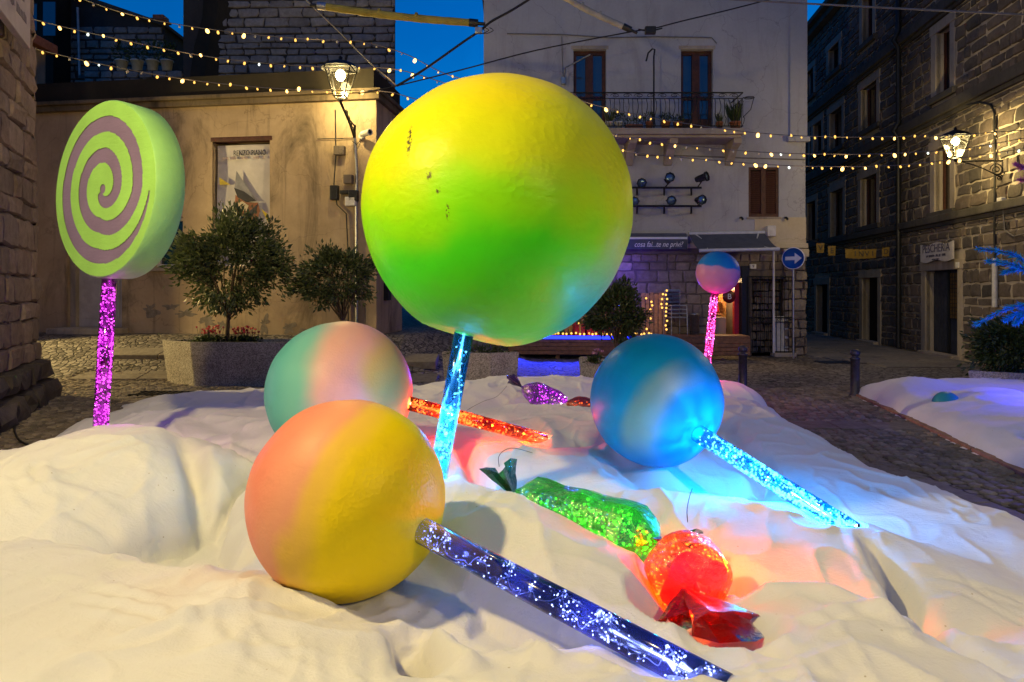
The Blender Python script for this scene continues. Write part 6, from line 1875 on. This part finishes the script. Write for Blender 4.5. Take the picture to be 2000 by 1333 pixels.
def snow_two():
    A = Vector((5.63, 11.1)); B = Vector((4.72, 6.1)); C_ = Vector((10.5, 5.2)); D_ = Vector((9.8, 11.6))
    poly = [(A.x, A.y), (5.25, 9.0), (4.95, 7.4), (B.x, B.y), (6.5, 5.6), (C_.x, C_.y), (D_.x, D_.y), (7.6, 11.3)]
    xs = np.arange(4.4, 10.8, .045); ys = np.arange(5.0, 11.9, .05)
    X, Y = np.meshgrid(xs, ys); d = poly_dist(poly, X, Y) + .06 * (vnoise(X * 3, Y * 3, 21) - .5)
    hump = lambda x, y, r, h: h * np.exp(-(((X - x) ** 2 + (Y - y) ** 2) / r ** 2))
    z = .13 + hump(6.1, 10.4, .55, .2) + hump(7.4, 10.6, .8, .16) + hump(6.0, 8.8, .6, .13) + hump(6.6, 9.2, .5, .14) + hump(6.1, 7.4, .7, .13) + hump(7.4, 8.2, .8, .22) + hump(5.6, 9.6, .35, .06)
    z = z + .06 * (vnoise(X * 1.6, Y * 1.6, 22) - .5) + .035 * ((1 - np.abs(2 * vnoise(X * 2.8 + Y, Y * 2.2, 23) - 1)) ** 3 - .3) + .012 * vnoise(X * 7, Y * 7, 24)
    e = np.clip(d / .35, 0, 1); z = np.where(d > 0, z * np.sqrt(1 - (1 - e) ** 2) + .05, np.clip(.05 + d * .6, .012, .05))
    keep = (d > -.1).ravel(); idx = -np.ones(X.size, int); idx[keep] = np.arange(keep.sum()); nx = len(xs)
    vs = np.stack([X.ravel(), Y.ravel(), z.ravel()], -1)[keep]
    a = (np.arange(len(ys) - 1)[:, None] * nx + np.arange(nx - 1)[None]).ravel(); q = idx[np.stack([a, a + 1, a + nx + 1, a + nx], -1)]; q = q[(q >= 0).all(1)]
    me = bpy.data.meshes.new('wadding_snow'); me.from_pydata(vs.tolist(), [], q.tolist()); me.materials.append(M_cloth)
    me.polygons.foreach_set('use_smooth', [True] * len(me.polygons)); me.update()
    tag(link('wadding_snow', me), 'flatter violet tinted wadding drift edged with planks near the right planter', 'fake snow')
    # plank edging, three lengths
    pts = [Vector((A.x - .03, A.y, 0)), Vector((5.24, 9.0, 0)), Vector((4.9, 7.2, 0)), Vector((4.66, 6.0, 0))]
    labs = ['far edging plank at the wadding drift next to the bollard', 'middle edging plank along the violet wadding drift', 'near edging plank along the violet wadding drift']
    for (a_, b_, lb) in zip(pts[:-1], pts[1:], labs):
        d_ = b_ - a_; L = d_.length; o = MB().bbox(.0, L - .03, -.05, .05, .0, .05, .006).build('edging_plank', M_plank, None, a_)
        o.rotation_euler = (0, 0, math.atan2(d_.y, d_.x)); tag(o, lb, 'plank', 'planks edging the second drift')
    c = P(1848, 790, 9.1); r = .17
    tag(MB().lathe([(r * math.sin(a), -r * math.cos(a)) for a in np.linspace(0, math.pi, 20)], 32).build('half_buried_ball', M_tealball, None, c), 'teal ball half buried in the violet wadding drift', 'ball')
M_tealball = paint_ball('teal_ball_paint', (0, 0, 4), [(0.2, (0.02, 0.2, 0.25)), (0.8, (0.04, 0.32, 0.36))])
snow_two()

# ------------------------------------------------------------------ lollipops
M_wire = plain('fairy_wire', (0.75, 0.77, 0.85), 0.4, 0.0, 0.1, 10, 0.05)

def ico(r, sub=1):
    bm = bmesh.new(); bmesh.ops.create_icosphere(bm, subdivisions=sub, radius=r)
    bm.verts.index_update(); out = ([v.co.copy() for v in bm.verts], [[v.index for v in f.verts] for f in bm.faces]); bm.free(); return out
LEDV, LEDF = ico(1.0, 1)

def led_mesh(points, r, mats, rr, parent, name='fairy_lights'):
    mb = MB()
    for p in points:
        s_ = r * rr.uniform(.6, 1.25); mi = 0 if rr.random() < .7 else 1
        mb.add([p + v * s_ for v in LEDV], LEDF, mi, True)
    o = mb.build(name, mats, parent); kind(o, 'stuff'); return o

def led_stick(parent, origin, A, B, rad, tube_mat, led_mats, n_led, led_r, wire, seed, light_col, light_pow, n_lights=4, cluster=None, light_span=(.08, .95), off=None, wire_mat=None):
    """clear tube from A (at the ball) to B, with fairy-light wire coiled inside"""
    A = Vector(A) - origin; B = Vector(B) - origin; d = (B - A); L = d.length; dn = d.normalized()
    M = Matrix.Translation(A) @ rot_to(dn); rr = random.Random(seed)
    st = MB().lathe([(rad * .9, 0), (rad, 0), (rad, L), (rad * .9, L)], 28, M=M).build('stick', tube_mat, parent)
    inner = MB()
    def spot(z, a, q): return M @ Vector((q * math.cos(a), q * math.sin(a), z))
    if wire:
        pts = []; a = rr.uniform(0, 6); n = int(L * 90); z = .02
        for k in range(n):
            dens = cluster(z / L) if cluster else 1.0
            a += rr.uniform(.25, .9) * rr.choice((1, 1, 1, -.6)); z += L / n * rr.uniform(.2, 1.8) * (1.6 if dens < .6 else .75)
            if z > L - .02: break
            pts.append(spot(z, a, rad * rr.uniform(.35, .93)))
        c = catmull(pts, 4); MB().tube(c, .0016, 4, caps=False).build('fairy_wire', wire_mat or M_wire, st)
        leds = []
        for k in range(n_led):
            f = rr.random()
            if cluster and rr.random() > cluster(f): continue
            p = c[int(f * (len(c) - 1))]; leds.append(p + Vector((rr.gauss(0, .016), rr.gauss(0, .016), rr.gauss(0, .016))))
    else:
        leds = []
        while len(leds) < n_led:
            f = rr.random()
            if cluster and rr.random() > cluster(f): continue
            leds.append(spot((.05 + .95 * f) * L, rr.uniform(0, 6.3), rad * rr.uniform(.6, .96)))
    Mi = M.inverted(); ok = []
    for p in leds:              # keep every light inside the tube
        q = Mi @ p; h = math.hypot(q.x, q.y); k = min(1.0, rad * .9 / max(h, 1e-6))
        ok.append(M @ Vector((q.x * k, q.y * k, min(max(q.z, .02), L - .01))))
    led_mesh(ok, led_r, led_mats, rr, st)
    for k in range(n_lights):
        f = light_span[0] + (light_span[1] - light_span[0]) * (k + .5) / n_lights
        w = cluster(f) if cluster else 1.0
        point_light('stick_light', A + d * f, light_pow / n_lights * (.4 + .9 * w), light_col, .01, parent)
    return st

def ball_mesh(r, flats, seed, lump=.02, n=(120, 64)):
    vs = []; fs = []; nu, nv = n
    for j in range(nv + 1):
        th = math.pi * j / nv
        for i in range(nu):
            ph = 2 * math.pi * i / nu
            d = Vector((math.sin(th) * math.cos(ph), math.sin(th) * math.sin(ph), math.cos(th)))
            k = 1 + lump * (mnoise.noise(d * 1.3 + Vector((seed, 0, 0)))) + lump * .35 * mnoise.noise(d * 4.0 + Vector((0, seed, 0)))
            p = d * r * k
            for (fd, c) in flats:
                e = p.dot(fd) - r * c
                if e > 0: p = p - fd * e
            vs.append(p)
    for j in range(nv):
        for i in range(nu):
            fs.append((j * nu + i, (j + 1) * nu + i, (j + 1) * nu + (i + 1) % nu, j * nu + (i + 1) % nu))
    return MB().add(vs, fs, 0, True)

def lolly(label, c, r, mat, A_out, B, flat, seed, stick_kw, group='giant ball lollipops'):
    """A_out: direction of the stick's root seen from the ball centre; B: buried end of the stick"""
    c = Vector(c); B = Vector(B); d = Vector(A_out).normalized()
    base = Vector((B.x, B.y, B.z))
    t = thing('ball_lollipop', label, 'lollipop', base, group=group)
    b = ball_mesh(r, [(d, flat)], seed).build('ball', mat, t, c - base)
    A = c + d * r * (flat - .01)
    st = led_stick(t, base, A, B, seed=seed, **stick_kw)
    return t

def led(name, c1, s1, c2, s2): return [emit(name + '_led', c1, s1), emit(name + '_led_dim', c2, s2)]
L_cyan = led('cyan', (.45, .9, 1.0), 6, (.1, .6, 1.0), 2.5)
L_ice = led('ice_white', (.75, .8, 1.0), 11, (.35, .42, 1.0), 5)
L_magenta = led('magenta', (1.0, .45, 1.0), 4.5, (.75, .05, .8), 1.0)
L_pink = led('pink', (1.0, .5, .85), 4, (1.0, .08, .45), 1.1)
L_orange = led('orange', (1.0, .65, .28), 5, (1.0, .2, .02), 1.3)
L_green = led('lime', (.8, 1.0, .16), 7, (.3, .95, .02), 2.0)
L_purple = led('violet', (.98, .6, 1.0), 6, (.6, .06, .9), 1.2)
T_navy = film('navy_tube', (.26, .31, .62), (.012, .016, .1), .6, .04, .09)
T_blue = film('blue_tube', (.2, .5, .85), (.004, .05, .13), .6, .04, .08)
T_cyan = film('sky_tube', (.2, .6, 1.0), (.001, .012, .04), .5, .08, .05)
T_magenta = film('magenta_tube', (.75, .12, .75), (.02, .001, .018), .6, .08, .08)
T_pink = film('pink_tube', (.95, .2, .6), (.035, .002, .014), .55, .06, .08)
T_orange = film('orange_tube', (1.0, .2, .06), (.035, .003, .0006), .55, .06, .08)

def lollipops():
    PB = paint_ball
    m_green = PB('lime_ball_paint', (-.18, .0, 1.18), [(0.06, (0.14, 0.62, 0.04)), (0.3, (0.06, 0.78, 0.008)), (0.46, (0.26, 0.8, 0.003)), (0.66, (0.62, 0.72, 0.003)), (0.94, (0.85, 0.72, 0.002))],  # lower greens also lightened in the paint for light bounced from below
                 [((.85, -.35, -.68), .88, 1.0, (0.01, 0.36, 0.22)), ((.85, -.45, .0), .76, .97, (0.62, 0.62, 0.003)), ((-.1, -.5, -.9), .9, 1.02, (0.03, 0.35, 0.1))], .16, 1.5, 24, .55, scars=[((-.46, -.64, .33), (.02, .06, .17)), ((-.34, -.74, .1), (.022, .05, .03)), ((-.29, -.77, .02), (.016, .05, .025)), ((-.24, -.79, -.09), (.014, .05, .05))])
    m_yellow = PB('peach_yellow_paint', (2.0, -.5, -.75), [(0.2, (0.85, 0.27, 0.17)), (0.4, (0.85, 0.36, 0.19)), (0.5, (0.88, 0.54, 0.07)), (0.64, (0.94, 0.68, 0.003))], [], .1, 2.6, 55, .35)
    m_teal = PB('teal_pink_paint', (1.75, -.3, .15), [(0.22, (0.12, 0.46, 0.42)), (0.4, (0.18, 0.5, 0.44)), (0.62, (0.75, 0.4, 0.36)), (0.78, (0.8, 0.38, 0.32)), (0.9, (0.85, 0.45, 0.12))], [], .12, 1.7, 60, .22)
    sd = (P(1352, 838, 4.72) - P(1281, 781, 5.05)).normalized() / .482
    m_blue = PB('blue_swirl_paint', tuple(sd), [(0.5, (0.006, 0.34, 0.62)), (0.66, (0.01, 0.4, 0.7)), (0.76, (0.3, 0.52, 0.52)), (0.84, (0.34, 0.54, 0.5)), (0.93, (0.01, 0.4, 0.7)), (1.0, (0.005, 0.36, 0.7))], [((1.4, 0, 1.5), .62, .9, (0.005, 0.34, 0.68)), ((.3, -.2, -2.0), .66, .95, (0.005, 0.3, 0.62))], .1, 1.8, 60, .18, .38)
    m_small = PB('blue_pink_paint', (.4, 0, 3.2), [(0.45, (0.5, 0.18, 0.38)), (0.58, (0.42, 0.2, 0.42)), (0.64, (0.01, 0.16, 0.5))], [], .12, 3.0, 70, .15)

    # big green ball on the upright blue stick
    c = P(972, 414, 4.3); top = P(906, 652, 4.18); B = P(851, 955, 4.35)
    lolly('huge lime green and yellow ball on an upright blue lit stick', c, .838, m_green, top - c, B, .955, 31,
          dict(rad=.06, tube_mat=T_blue, led_mats=L_cyan, n_led=300, led_r=.0058, wire=True, light_col=(.06, .5, 1.0), light_pow=26, n_lights=4, cluster=lambda f: .35 + .65 * (f > .35) , light_span=(.45, .98)))
    # yellow and peach ball, stick towards the camera
    c = P(680, 971, 3.15); A = P(838, 1043, 2.93); B = P(1420, 1320, 2.17); B.z -= .05
    lolly('yellow and peach ball lying down with a navy stick full of white lights', c, .447, m_yellow, (A - c), B, .965, 32,
          dict(rad=.055, tube_mat=T_navy, led_mats=L_ice, n_led=520, led_r=.0034, wire=True, light_col=(.35, .4, 1.0), light_pow=2.2, n_lights=4, cluster=lambda f: 1.0 if (f < .12 or .5 < f < .68 or f > .8) else .4))
    # teal and pink ball with orange stick
    c = P(665, 767, 5.25); A = P(800, 788, 5.25); B = P(1062, 858, 6.0)
    lolly('teal, pink and ochre ball lying behind with a glowing orange-red stick', c, .548, m_teal, (A - c), B, .97, 33,
          dict(rad=.054, tube_mat=T_orange, led_mats=L_orange, n_led=520, led_r=.006, wire=False, light_col=(1.0, .14, .03), light_pow=42, n_lights=4, cluster=lambda f: 1.0 if (f < .06 or .2 < f < .48 or f > .86) else .25))
    # blue ball with cyan stick
    c = P(1281, 781, 5.05); A = P(1352, 838, 4.72); B = P(1668, 1040, 3.8)
    lolly('blue ball with a pale swirl lying on its side, cyan glowing stick', c, .482, m_blue, (A - c), B, .955, 34,
          dict(rad=.06, tube_mat=T_cyan, led_mats=L_cyan, n_led=520, led_r=.0062, wire=False, light_col=(.01, .46, 1.0), light_pow=125, n_lights=5, light_span=(.2, .95), cluster=lambda f: .3 if f < .1 else (1.0 if f > .8 or .1 < f < .2 else .6)))
    # small far ball on a pink stick
    c = P(1402, 533, 10.0); A = P(1396, 571, 9.95); B = P(1378, 745, 9.7)
    lolly('small blue and pink ball on a slim upright pink lit stick', c, .314, m_small, A - c, B, .975, 35,
          dict(rad=.06, tube_mat=T_pink, led_mats=L_pink, n_led=420, led_r=.008, wire=False, light_col=(1.0, .1, .5), light_pow=14, n_lights=4))

    # one more lies on the second drift, beyond the right edge
    c = Vector((7.9, 9.3, .85)); B = Vector((6.75, 8.1, .62))
    lolly('blue and pink ball lying on the flatter drift with an indigo lit stick', c, .42, m_small, B - c, B, .965, 38,
          dict(rad=.06, tube_mat=T_navy, led_mats=L_ice, n_led=200, led_r=.006, wire=False, light_col=(.16, .12, 1.0), light_pow=170, n_lights=3))

    # spiral disc lollipop
    Yd = 5.75; cc = P(230, 374, Yd); R_ = .735; th = .25
    n = Vector((-.5, -.865, .03)).normalized()
    up = Vector((.11, 0, 1.0)); up = (up - n * up.dot(n)).normalized(); xr = up.cross(n).normalized()   # xr: to the right seen from the face
    if xr.x < 0: xr = -xr
    foot = P(196, 850, 5.62)
    t = thing('spiral_lollipop', 'flat round green lollipop with a mauve spiral on a magenta lit stick', 'lollipop', foot)
    M = Matrix(((xr.x, up.x, n.x, cc.x - foot.x), (xr.y, up.y, n.y, cc.y - foot.y), (xr.z, up.z, n.z, cc.z - foot.z), (0, 0, 0, 1)))  # local z = face normal
    # spiral: radius and half width by clockwise angle from the right
    kt = [0, 45, 90, 180, 270, 360, 405, 450, 540, 630, 720, 765, 810, 860]
    kr = [.885, .815, .755, .75, .735, .655, .52, .41, .41, .38, .27, .19, .12, .05]
    kw = [.012, .05, .085, .088, .09, .09, .088, .085, .085, .085, .085, .08, .075, .06]
    def in_spiral(x, y):
        r = math.hypot(x, y) / R_; a = math.degrees(math.atan2(-y, x)) % 360
        for k in (0, 360, 720):
            q = a + k
            if q <= 860 and abs(r - np.interp(q, kt, kr)) < np.interp(q, kt, kw): return True
        return r < .05
    nr, na = 110, 300
    face = MB(); body = MB()
    ring = [[Vector((R_ * .985 * (i / nr) * math.cos(2 * math.pi * k / na), R_ * .985 * (i / nr) * math.sin(2 * math.pi * k / na), th / 2)) for k in range(na)] for i in range(nr + 1)]
    vs = [M @ p for row in ring for p in row]; fs = []
    for i in range(nr):
        for k in range(na):
            k2 = (k + 1) % na
            cx = (ring[i][k] + ring[i + 1][k2]) / 2
            if in_spiral(cx.x, cx.y): continue
            fs.append((i * na + k, (i + 1) * na + k, (i + 1) * na + k2, i * na + k2))
    face.add(vs, fs); face.build('green_swirl', M_discface, t)
    ins = [(0, th / 2 - .006)] + [(R_ * .97 * f, th / 2 - .006) for f in np.linspace(.1, 1, 12)]
    MB().lathe(ins, 96, M=M, sm=False).build('mauve_inlay', M_mauve, t)
    MB().lathe([(R_ * .985, th / 2), (R_, th / 2 - .012), (R_ * 1.002, 0), (R_, -th / 2 + .012), (R_ * .985, -th / 2), (0, -th / 2)], 128, M=M).build('rim', M_discrim, t)
    A = foot + M.to_translation() - up * (R_ * .985) + xr * .01
    A = P(214, 546, Yd - .02)
    led_stick(t, foot, A, foot, rad=.059, tube_mat=T_magenta, led_mats=L_magenta, n_led=420, led_r=.006, wire=False, seed=36, light_col=(.75, .05, .9), light_pow=12, n_lights=4, cluster=lambda f: .35 if .12 < f < .22 or f > .93 else 1.0)
def disc_paint(name, c):
    t = NT(name); co = t.coord('Object')
    col = t.ramp(t.noise(co, 3, 5), [(0.3, tuple(x * .88 for x in c)), (0.7, tuple(x * 1.08 for x in c))])
    nb = t.bump(t.noise(co, 40, 5, .65), .3, .008); nb = t.bump(t.noise(t.mapping(co, (1, 1, 4)), 6, 4), .25, .02, nb)
    t.principled(col, .55, 0, nb, .35)
    return t.done()
M_discface = disc_paint('lime_disc_paint', (0.28, 0.56, 0.13))
M_discrim = disc_paint('mint_rim_paint', (0.24, 0.5, 0.16))
M_mauve = disc_paint('mauve_inlay_paint', (0.2, 0.145, 0.28))
lollipops()

# ------------------------------------------------------------------ wrapped sweets
def fan(mb, base, d, spread, length, seed, folds=5, width=1.0, curl=.25):
    """crumpled cellophane twist opening from a pinched neck"""
    r = random.Random(seed); d = Vector(d).normalized()
    x = d.cross(Vector((.13, .2, 1)).normalized()).normalized(); y = d.cross(x)
    nu, nv = folds * 4, 6; vs = []; fs = []
    ph = r.uniform(0, 6)
    for j in range(nv + 1):
        f = j / nv
        for i in range(nu + 1):
            a = i / nu * 2 * math.pi
            rad = (.012 + spread * f ** 1.2) * (1 + .45 * math.sin(a * folds + ph + f * 1.2)) * (1 + .2 * mnoise.noise(Vector((a, f * 3, seed))))
            tip = length * f * (1 + .18 * math.sin(a * 2 + ph) * f) 
            p = Vector(base) + d * tip + (x * math.cos(a) * width + y * math.sin(a) * .45) * rad - Vector((0, 0, curl * length * f * f))
            vs.append(p)
    for j in range(nv):
        for i in range(nu): fs.append((j * (nu + 1) + i, j * (nu + 1) + i + 1, (j + 1) * (nu + 1) + i + 1, (j + 1) * (nu + 1) + i))
    return mb.add(vs, fs)

def sweet_body(L, r, seed, n=26, m=30, facet=.1, round_=.25):
    """pillow shaped wrapper body along local z from -L/2 to L/2, pinched to a neck at both ends"""
    vs = []; fs = []
    for j in range(n + 1):
        f = j / n; s_ = min(f, 1 - f)
        k = min(1, (s_ / round_)) ; rad = .016 + (r - .016) * math.sin(k * math.pi / 2) ** .8
        for i in range(m):
            a = 2 * math.pi * i / m
            q = rad * (1 + facet * .5 * math.sin(a * 5 + f * 3 + seed) + facet * mnoise.noise(Vector((math.cos(a) * 2, math.sin(a) * 2, f * 6 + seed))))
            vs.append(Vector((q * math.cos(a), q * math.sin(a), (f - .5) * L)))
    for j in range(n):
        for i in range(m): fs.append((j * m + i, j * m + (i + 1) % m, (j + 1) * m + (i + 1) % m, (j + 1) * m + i))
    return vs, fs

def sweets():
    f_green = film('green_cellophane', (.03, .42, .04), (.006, .07, .003), .45, .14, .12, .5, 22)
    f_greend = film('green_cellophane_twist', (.03, .3, .05), (.012, .13, .015), .55, .16, .1, .6, 26)
    f_red = film('red_cellophane', (.8, .015, .008), (.7, .01, .006), .5, .07, .2, .5, 20)
    f_orange = film('orange_cellophane', (1.0, .17, .02), (.12, .012, .002), .4, .12, .12, .5, 24)
    f_purple = film('purple_cellophane', (.3, .03, .42), (.07, .004, .1), .4, .14, .12, .5, 24)
    f_purpled = film('purple_cellophane_twist', (.12, .02, .16), (.06, .005, .08), .6, .14, .1, .6, 26)
    rr = random.Random(77)
    # green sweet
    a = P(1008, 980, 4.2); b = P(1288, 1062, 3.5); mid = (a + b) / 2
    t = thing('wrapped_sweet', 'long green cellophane wrapped sweet glowing with lime lights in a fold', 'sweet', mid)
    d = (b - a); L = d.length; M = rot_to(d.normalized())
    vs, fs = sweet_body(L, .172, 1.7, n=14, m=14, round_=.16, facet=.1)
    w = MB().add([M @ v for v in vs], fs, 0).build('wrapper', f_green, t)
    fan(MB(), a - mid, (a - b).normalized() * .6 + Vector((0, 0, .9)), .13, .24, 5, 4, 1.0, .1).build('twist', f_greend, t)
    fan(MB(), b - mid, (b - a).normalized() * .6 + Vector((.55, .0, .55)), .075, .22, 6, 4, 1.0, .25).build('twist', f_greend, t)
    q = []; leds = []
    for k in range(230):
        f = rr.random() ** .8; an = rr.uniform(0, 6.3); rd = .125 * math.sqrt(rr.random()) * min(1, min(f, 1 - f) * 6 + .1)
        p = M @ Vector((rd * math.cos(an), rd * math.sin(an), (f - .5) * L * .92)); p.z -= .035 * rr.random(); leds.append(p)
    led_mesh(leds, .0068, L_green, rr, w)
    q = [M @ Vector((.1 * rr.uniform(-1, 1), .1 * rr.uniform(-1, 1), (k / 60 - .5) * L * .85)) for k in range(60)]
    MB().tube(catmull(q, 5), .0016, 4, caps=False).build('fairy_wire', M_limewire, w)
    for f in (-.3, 0.05, .35): point_light('sweet_light', M @ Vector((0, 0, f * L)), 2.0, (.45, 1.0, .03), .005, t)
    # orange-red sweet seen from its end
    c = P(1343, 1122, 3.2)
    t = thing('wrapped_sweet', 'round orange glowing sweet with a crumpled red twist towards the viewer', 'sweet', c)
    dv = Vector((.1, -1, -.12)).normalized(); M = rot_to(dv)
    vs, fs = sweet_body(.34, .185, 4.2, round_=.32, facet=.05)
    w = MB().add([M @ v for v in vs], fs, 0).build('wrapper', f_orange, t)
    nk = P(1338, 1150, 2.98); en = P(1418, 1224, 2.66)
    fan(MB(), nk - c, en - nk, .13, (en - nk).length, 9, 3, 1.1, .0).build('twist', f_red, t)
    en2 = P(1318, 1215, 2.76); fan(MB(), nk - c, en2 - nk, .04, (en2 - nk).length, 12, 3, 1.0, .0).build('twist', f_red, t)
    r0 = MB()
    n = 26
    for k in range(n):          # gathered red film round the neck
        a0 = 2 * math.pi * k / n; a1 = 2 * math.pi * (k + 1) / n
        pr = lambda a_, rd, z: M @ Vector((rd * math.cos(a_) * (1 + .12 * math.sin(a_ * 4)), rd * math.sin(a_) * (1 + .12 * math.sin(a_ * 4)), z))
        r0.add([pr(a0, .15, .085), pr(a1, .15, .085), pr(a1, .02, .18), pr(a0, .02, .18)], [(0, 1, 2, 3)])
    r0.build('neck_gather', f_red, t)
    fan(MB(), -dv * .17, -dv + Vector((-.1, 0, .5)), .05, .12, 10, 3, 1.0, .1).build('twist', f_red, t)
    leds = []
    for k in range(330):
        an = rr.uniform(0, 6.3); rd = .135 + .04 * rr.random(); z = rr.uniform(-.08, .08)
        leds.append(M @ Vector((rd * math.cos(an), rd * math.sin(an), z)))
    led_mesh(leds, .0042, L_orange, rr, w)
    for q in (Vector((.08, .04, .05)), Vector((.13, .06, .03))): point_light('sweet_light', q, 11.0, (1.0, .17, .02), .005, t)
    # purple sweet at the back
    a = P(1020, 757, 8.75); b = P(1112, 800, 8.3); mid = (a + b) / 2
    t = thing('wrapped_sweet', 'purple cellophane sweet with glowing violet lights on the far crest', 'sweet', mid)
    d = b - a; L = d.length; M = rot_to(d.normalized())
    vs, fs = sweet_body(L, .155, 8.2, round_=.4, facet=.12)
    w = MB().add([M @ v for v in vs], fs, 0).build('wrapper', f_purple, t)
    fan(MB(), a - mid, (a - b).normalized() + Vector((-.1, 0, .35)), .11, .2, 15, 4, 1.0, .05).build('twist', f_purpled, t)
    leds = [M @ Vector((.12 * math.sqrt(rr.random()) * math.cos(an), .12 * math.sin(an), (rr.random() ** .6 - .45) * L * .8)) for an in [rr.uniform(0, 6.3) for _ in range(110)]]
    led_mesh(leds, .009, L_purple, rr, w)
    point_light('sweet_light', M @ Vector((0, 0, .1)), .8, (.7, .1, 1.0), .005, t)
    # orange sweet beyond the blue ball
    c = P(1148, 797, 8.0)
    t = thing('wrapped_sweet', 'orange cellophane sweet half sunk beside the blue ball', 'sweet', c)
    M = rot_to(Vector((.9, .3, -.25)))
    vs, fs = sweet_body(.55, .11, 12.2, round_=.35, facet=.14)
    w = MB().add([M @ v for v in vs], fs, 0).build('wrapper', f_orange, t)
    fan(MB(), M @ Vector((0, 0, .26)), M @ Vector((0, 0, 1)), .08, .16, 18, 4).build('twist', f_orange, t)
    leds = [M @ Vector((.09 * math.cos(an) * rr.random(), .09 * math.sin(an) * rr.random(), rr.uniform(-.2, .2))) for an in [rr.uniform(0, 6.3) for _ in range(60)]]
    led_mesh(leds, .006, L_orange, rr, w)
    point_light('sweet_light', M @ Vector((0, 0, 0)), 1.5, (1.0, .25, .03), .005, t)
M_limewire = plain('lime_wire', (0.4, 0.6, 0.1), 0.35, 0.6, 0.1, 10, 0.05)
sweets()

# thin supply wires lying on the wadding and the cobbles
def leads():
    def lead(lab, pts, r, mat=M_rubber):
        c = catmull(pts, 8); b = c[0].copy()
        tag(MB().tube([p - b for p in c], r, 5).build('power_lead', mat, None, b), lab, 'wire', 'thin supply wires')
    def onsnow(u, v, Y, up=.0): p = P(u, v, Y); p.z = sh(p.x, p.y) + .004 + up; return p
    lead('thin wire looping up from the left green twist', [P(975, 912, 4.45), P(974, 893, 4.5), P(985, 880, 4.6), P(1005, 876, 4.8), P(1040, 885, 4.85)], .0022)
    lead('thin wire rising from the right green twist towards the blue stick', [P(1343, 1020, 3.5), P(1342, 995, 3.6), P(1347, 970, 3.85), P(1352, 955, 4.2)], .0022)
    lead('thin grey wire running from the purple sweet to the orange stick', [P(990, 755, 8.7), P(970, 775, 8.2), P(945, 784, 7.9), P(915, 800, 7.2), P(905, 812, 6.8)], .0025, M_cablegrey)
    g = lambda u, v, z=.03: G(u, v, z)
    lead('black cable coiled on the cobbles at the foot of the granite corner', [g(-20, 795), g(10, 805), g(34, 815), g(28, 840), g(38, 860), g(60, 870), g(85, 868), g(72, 882), g(45, 884), g(60, 878), g(90, 876)], .012)
leads()
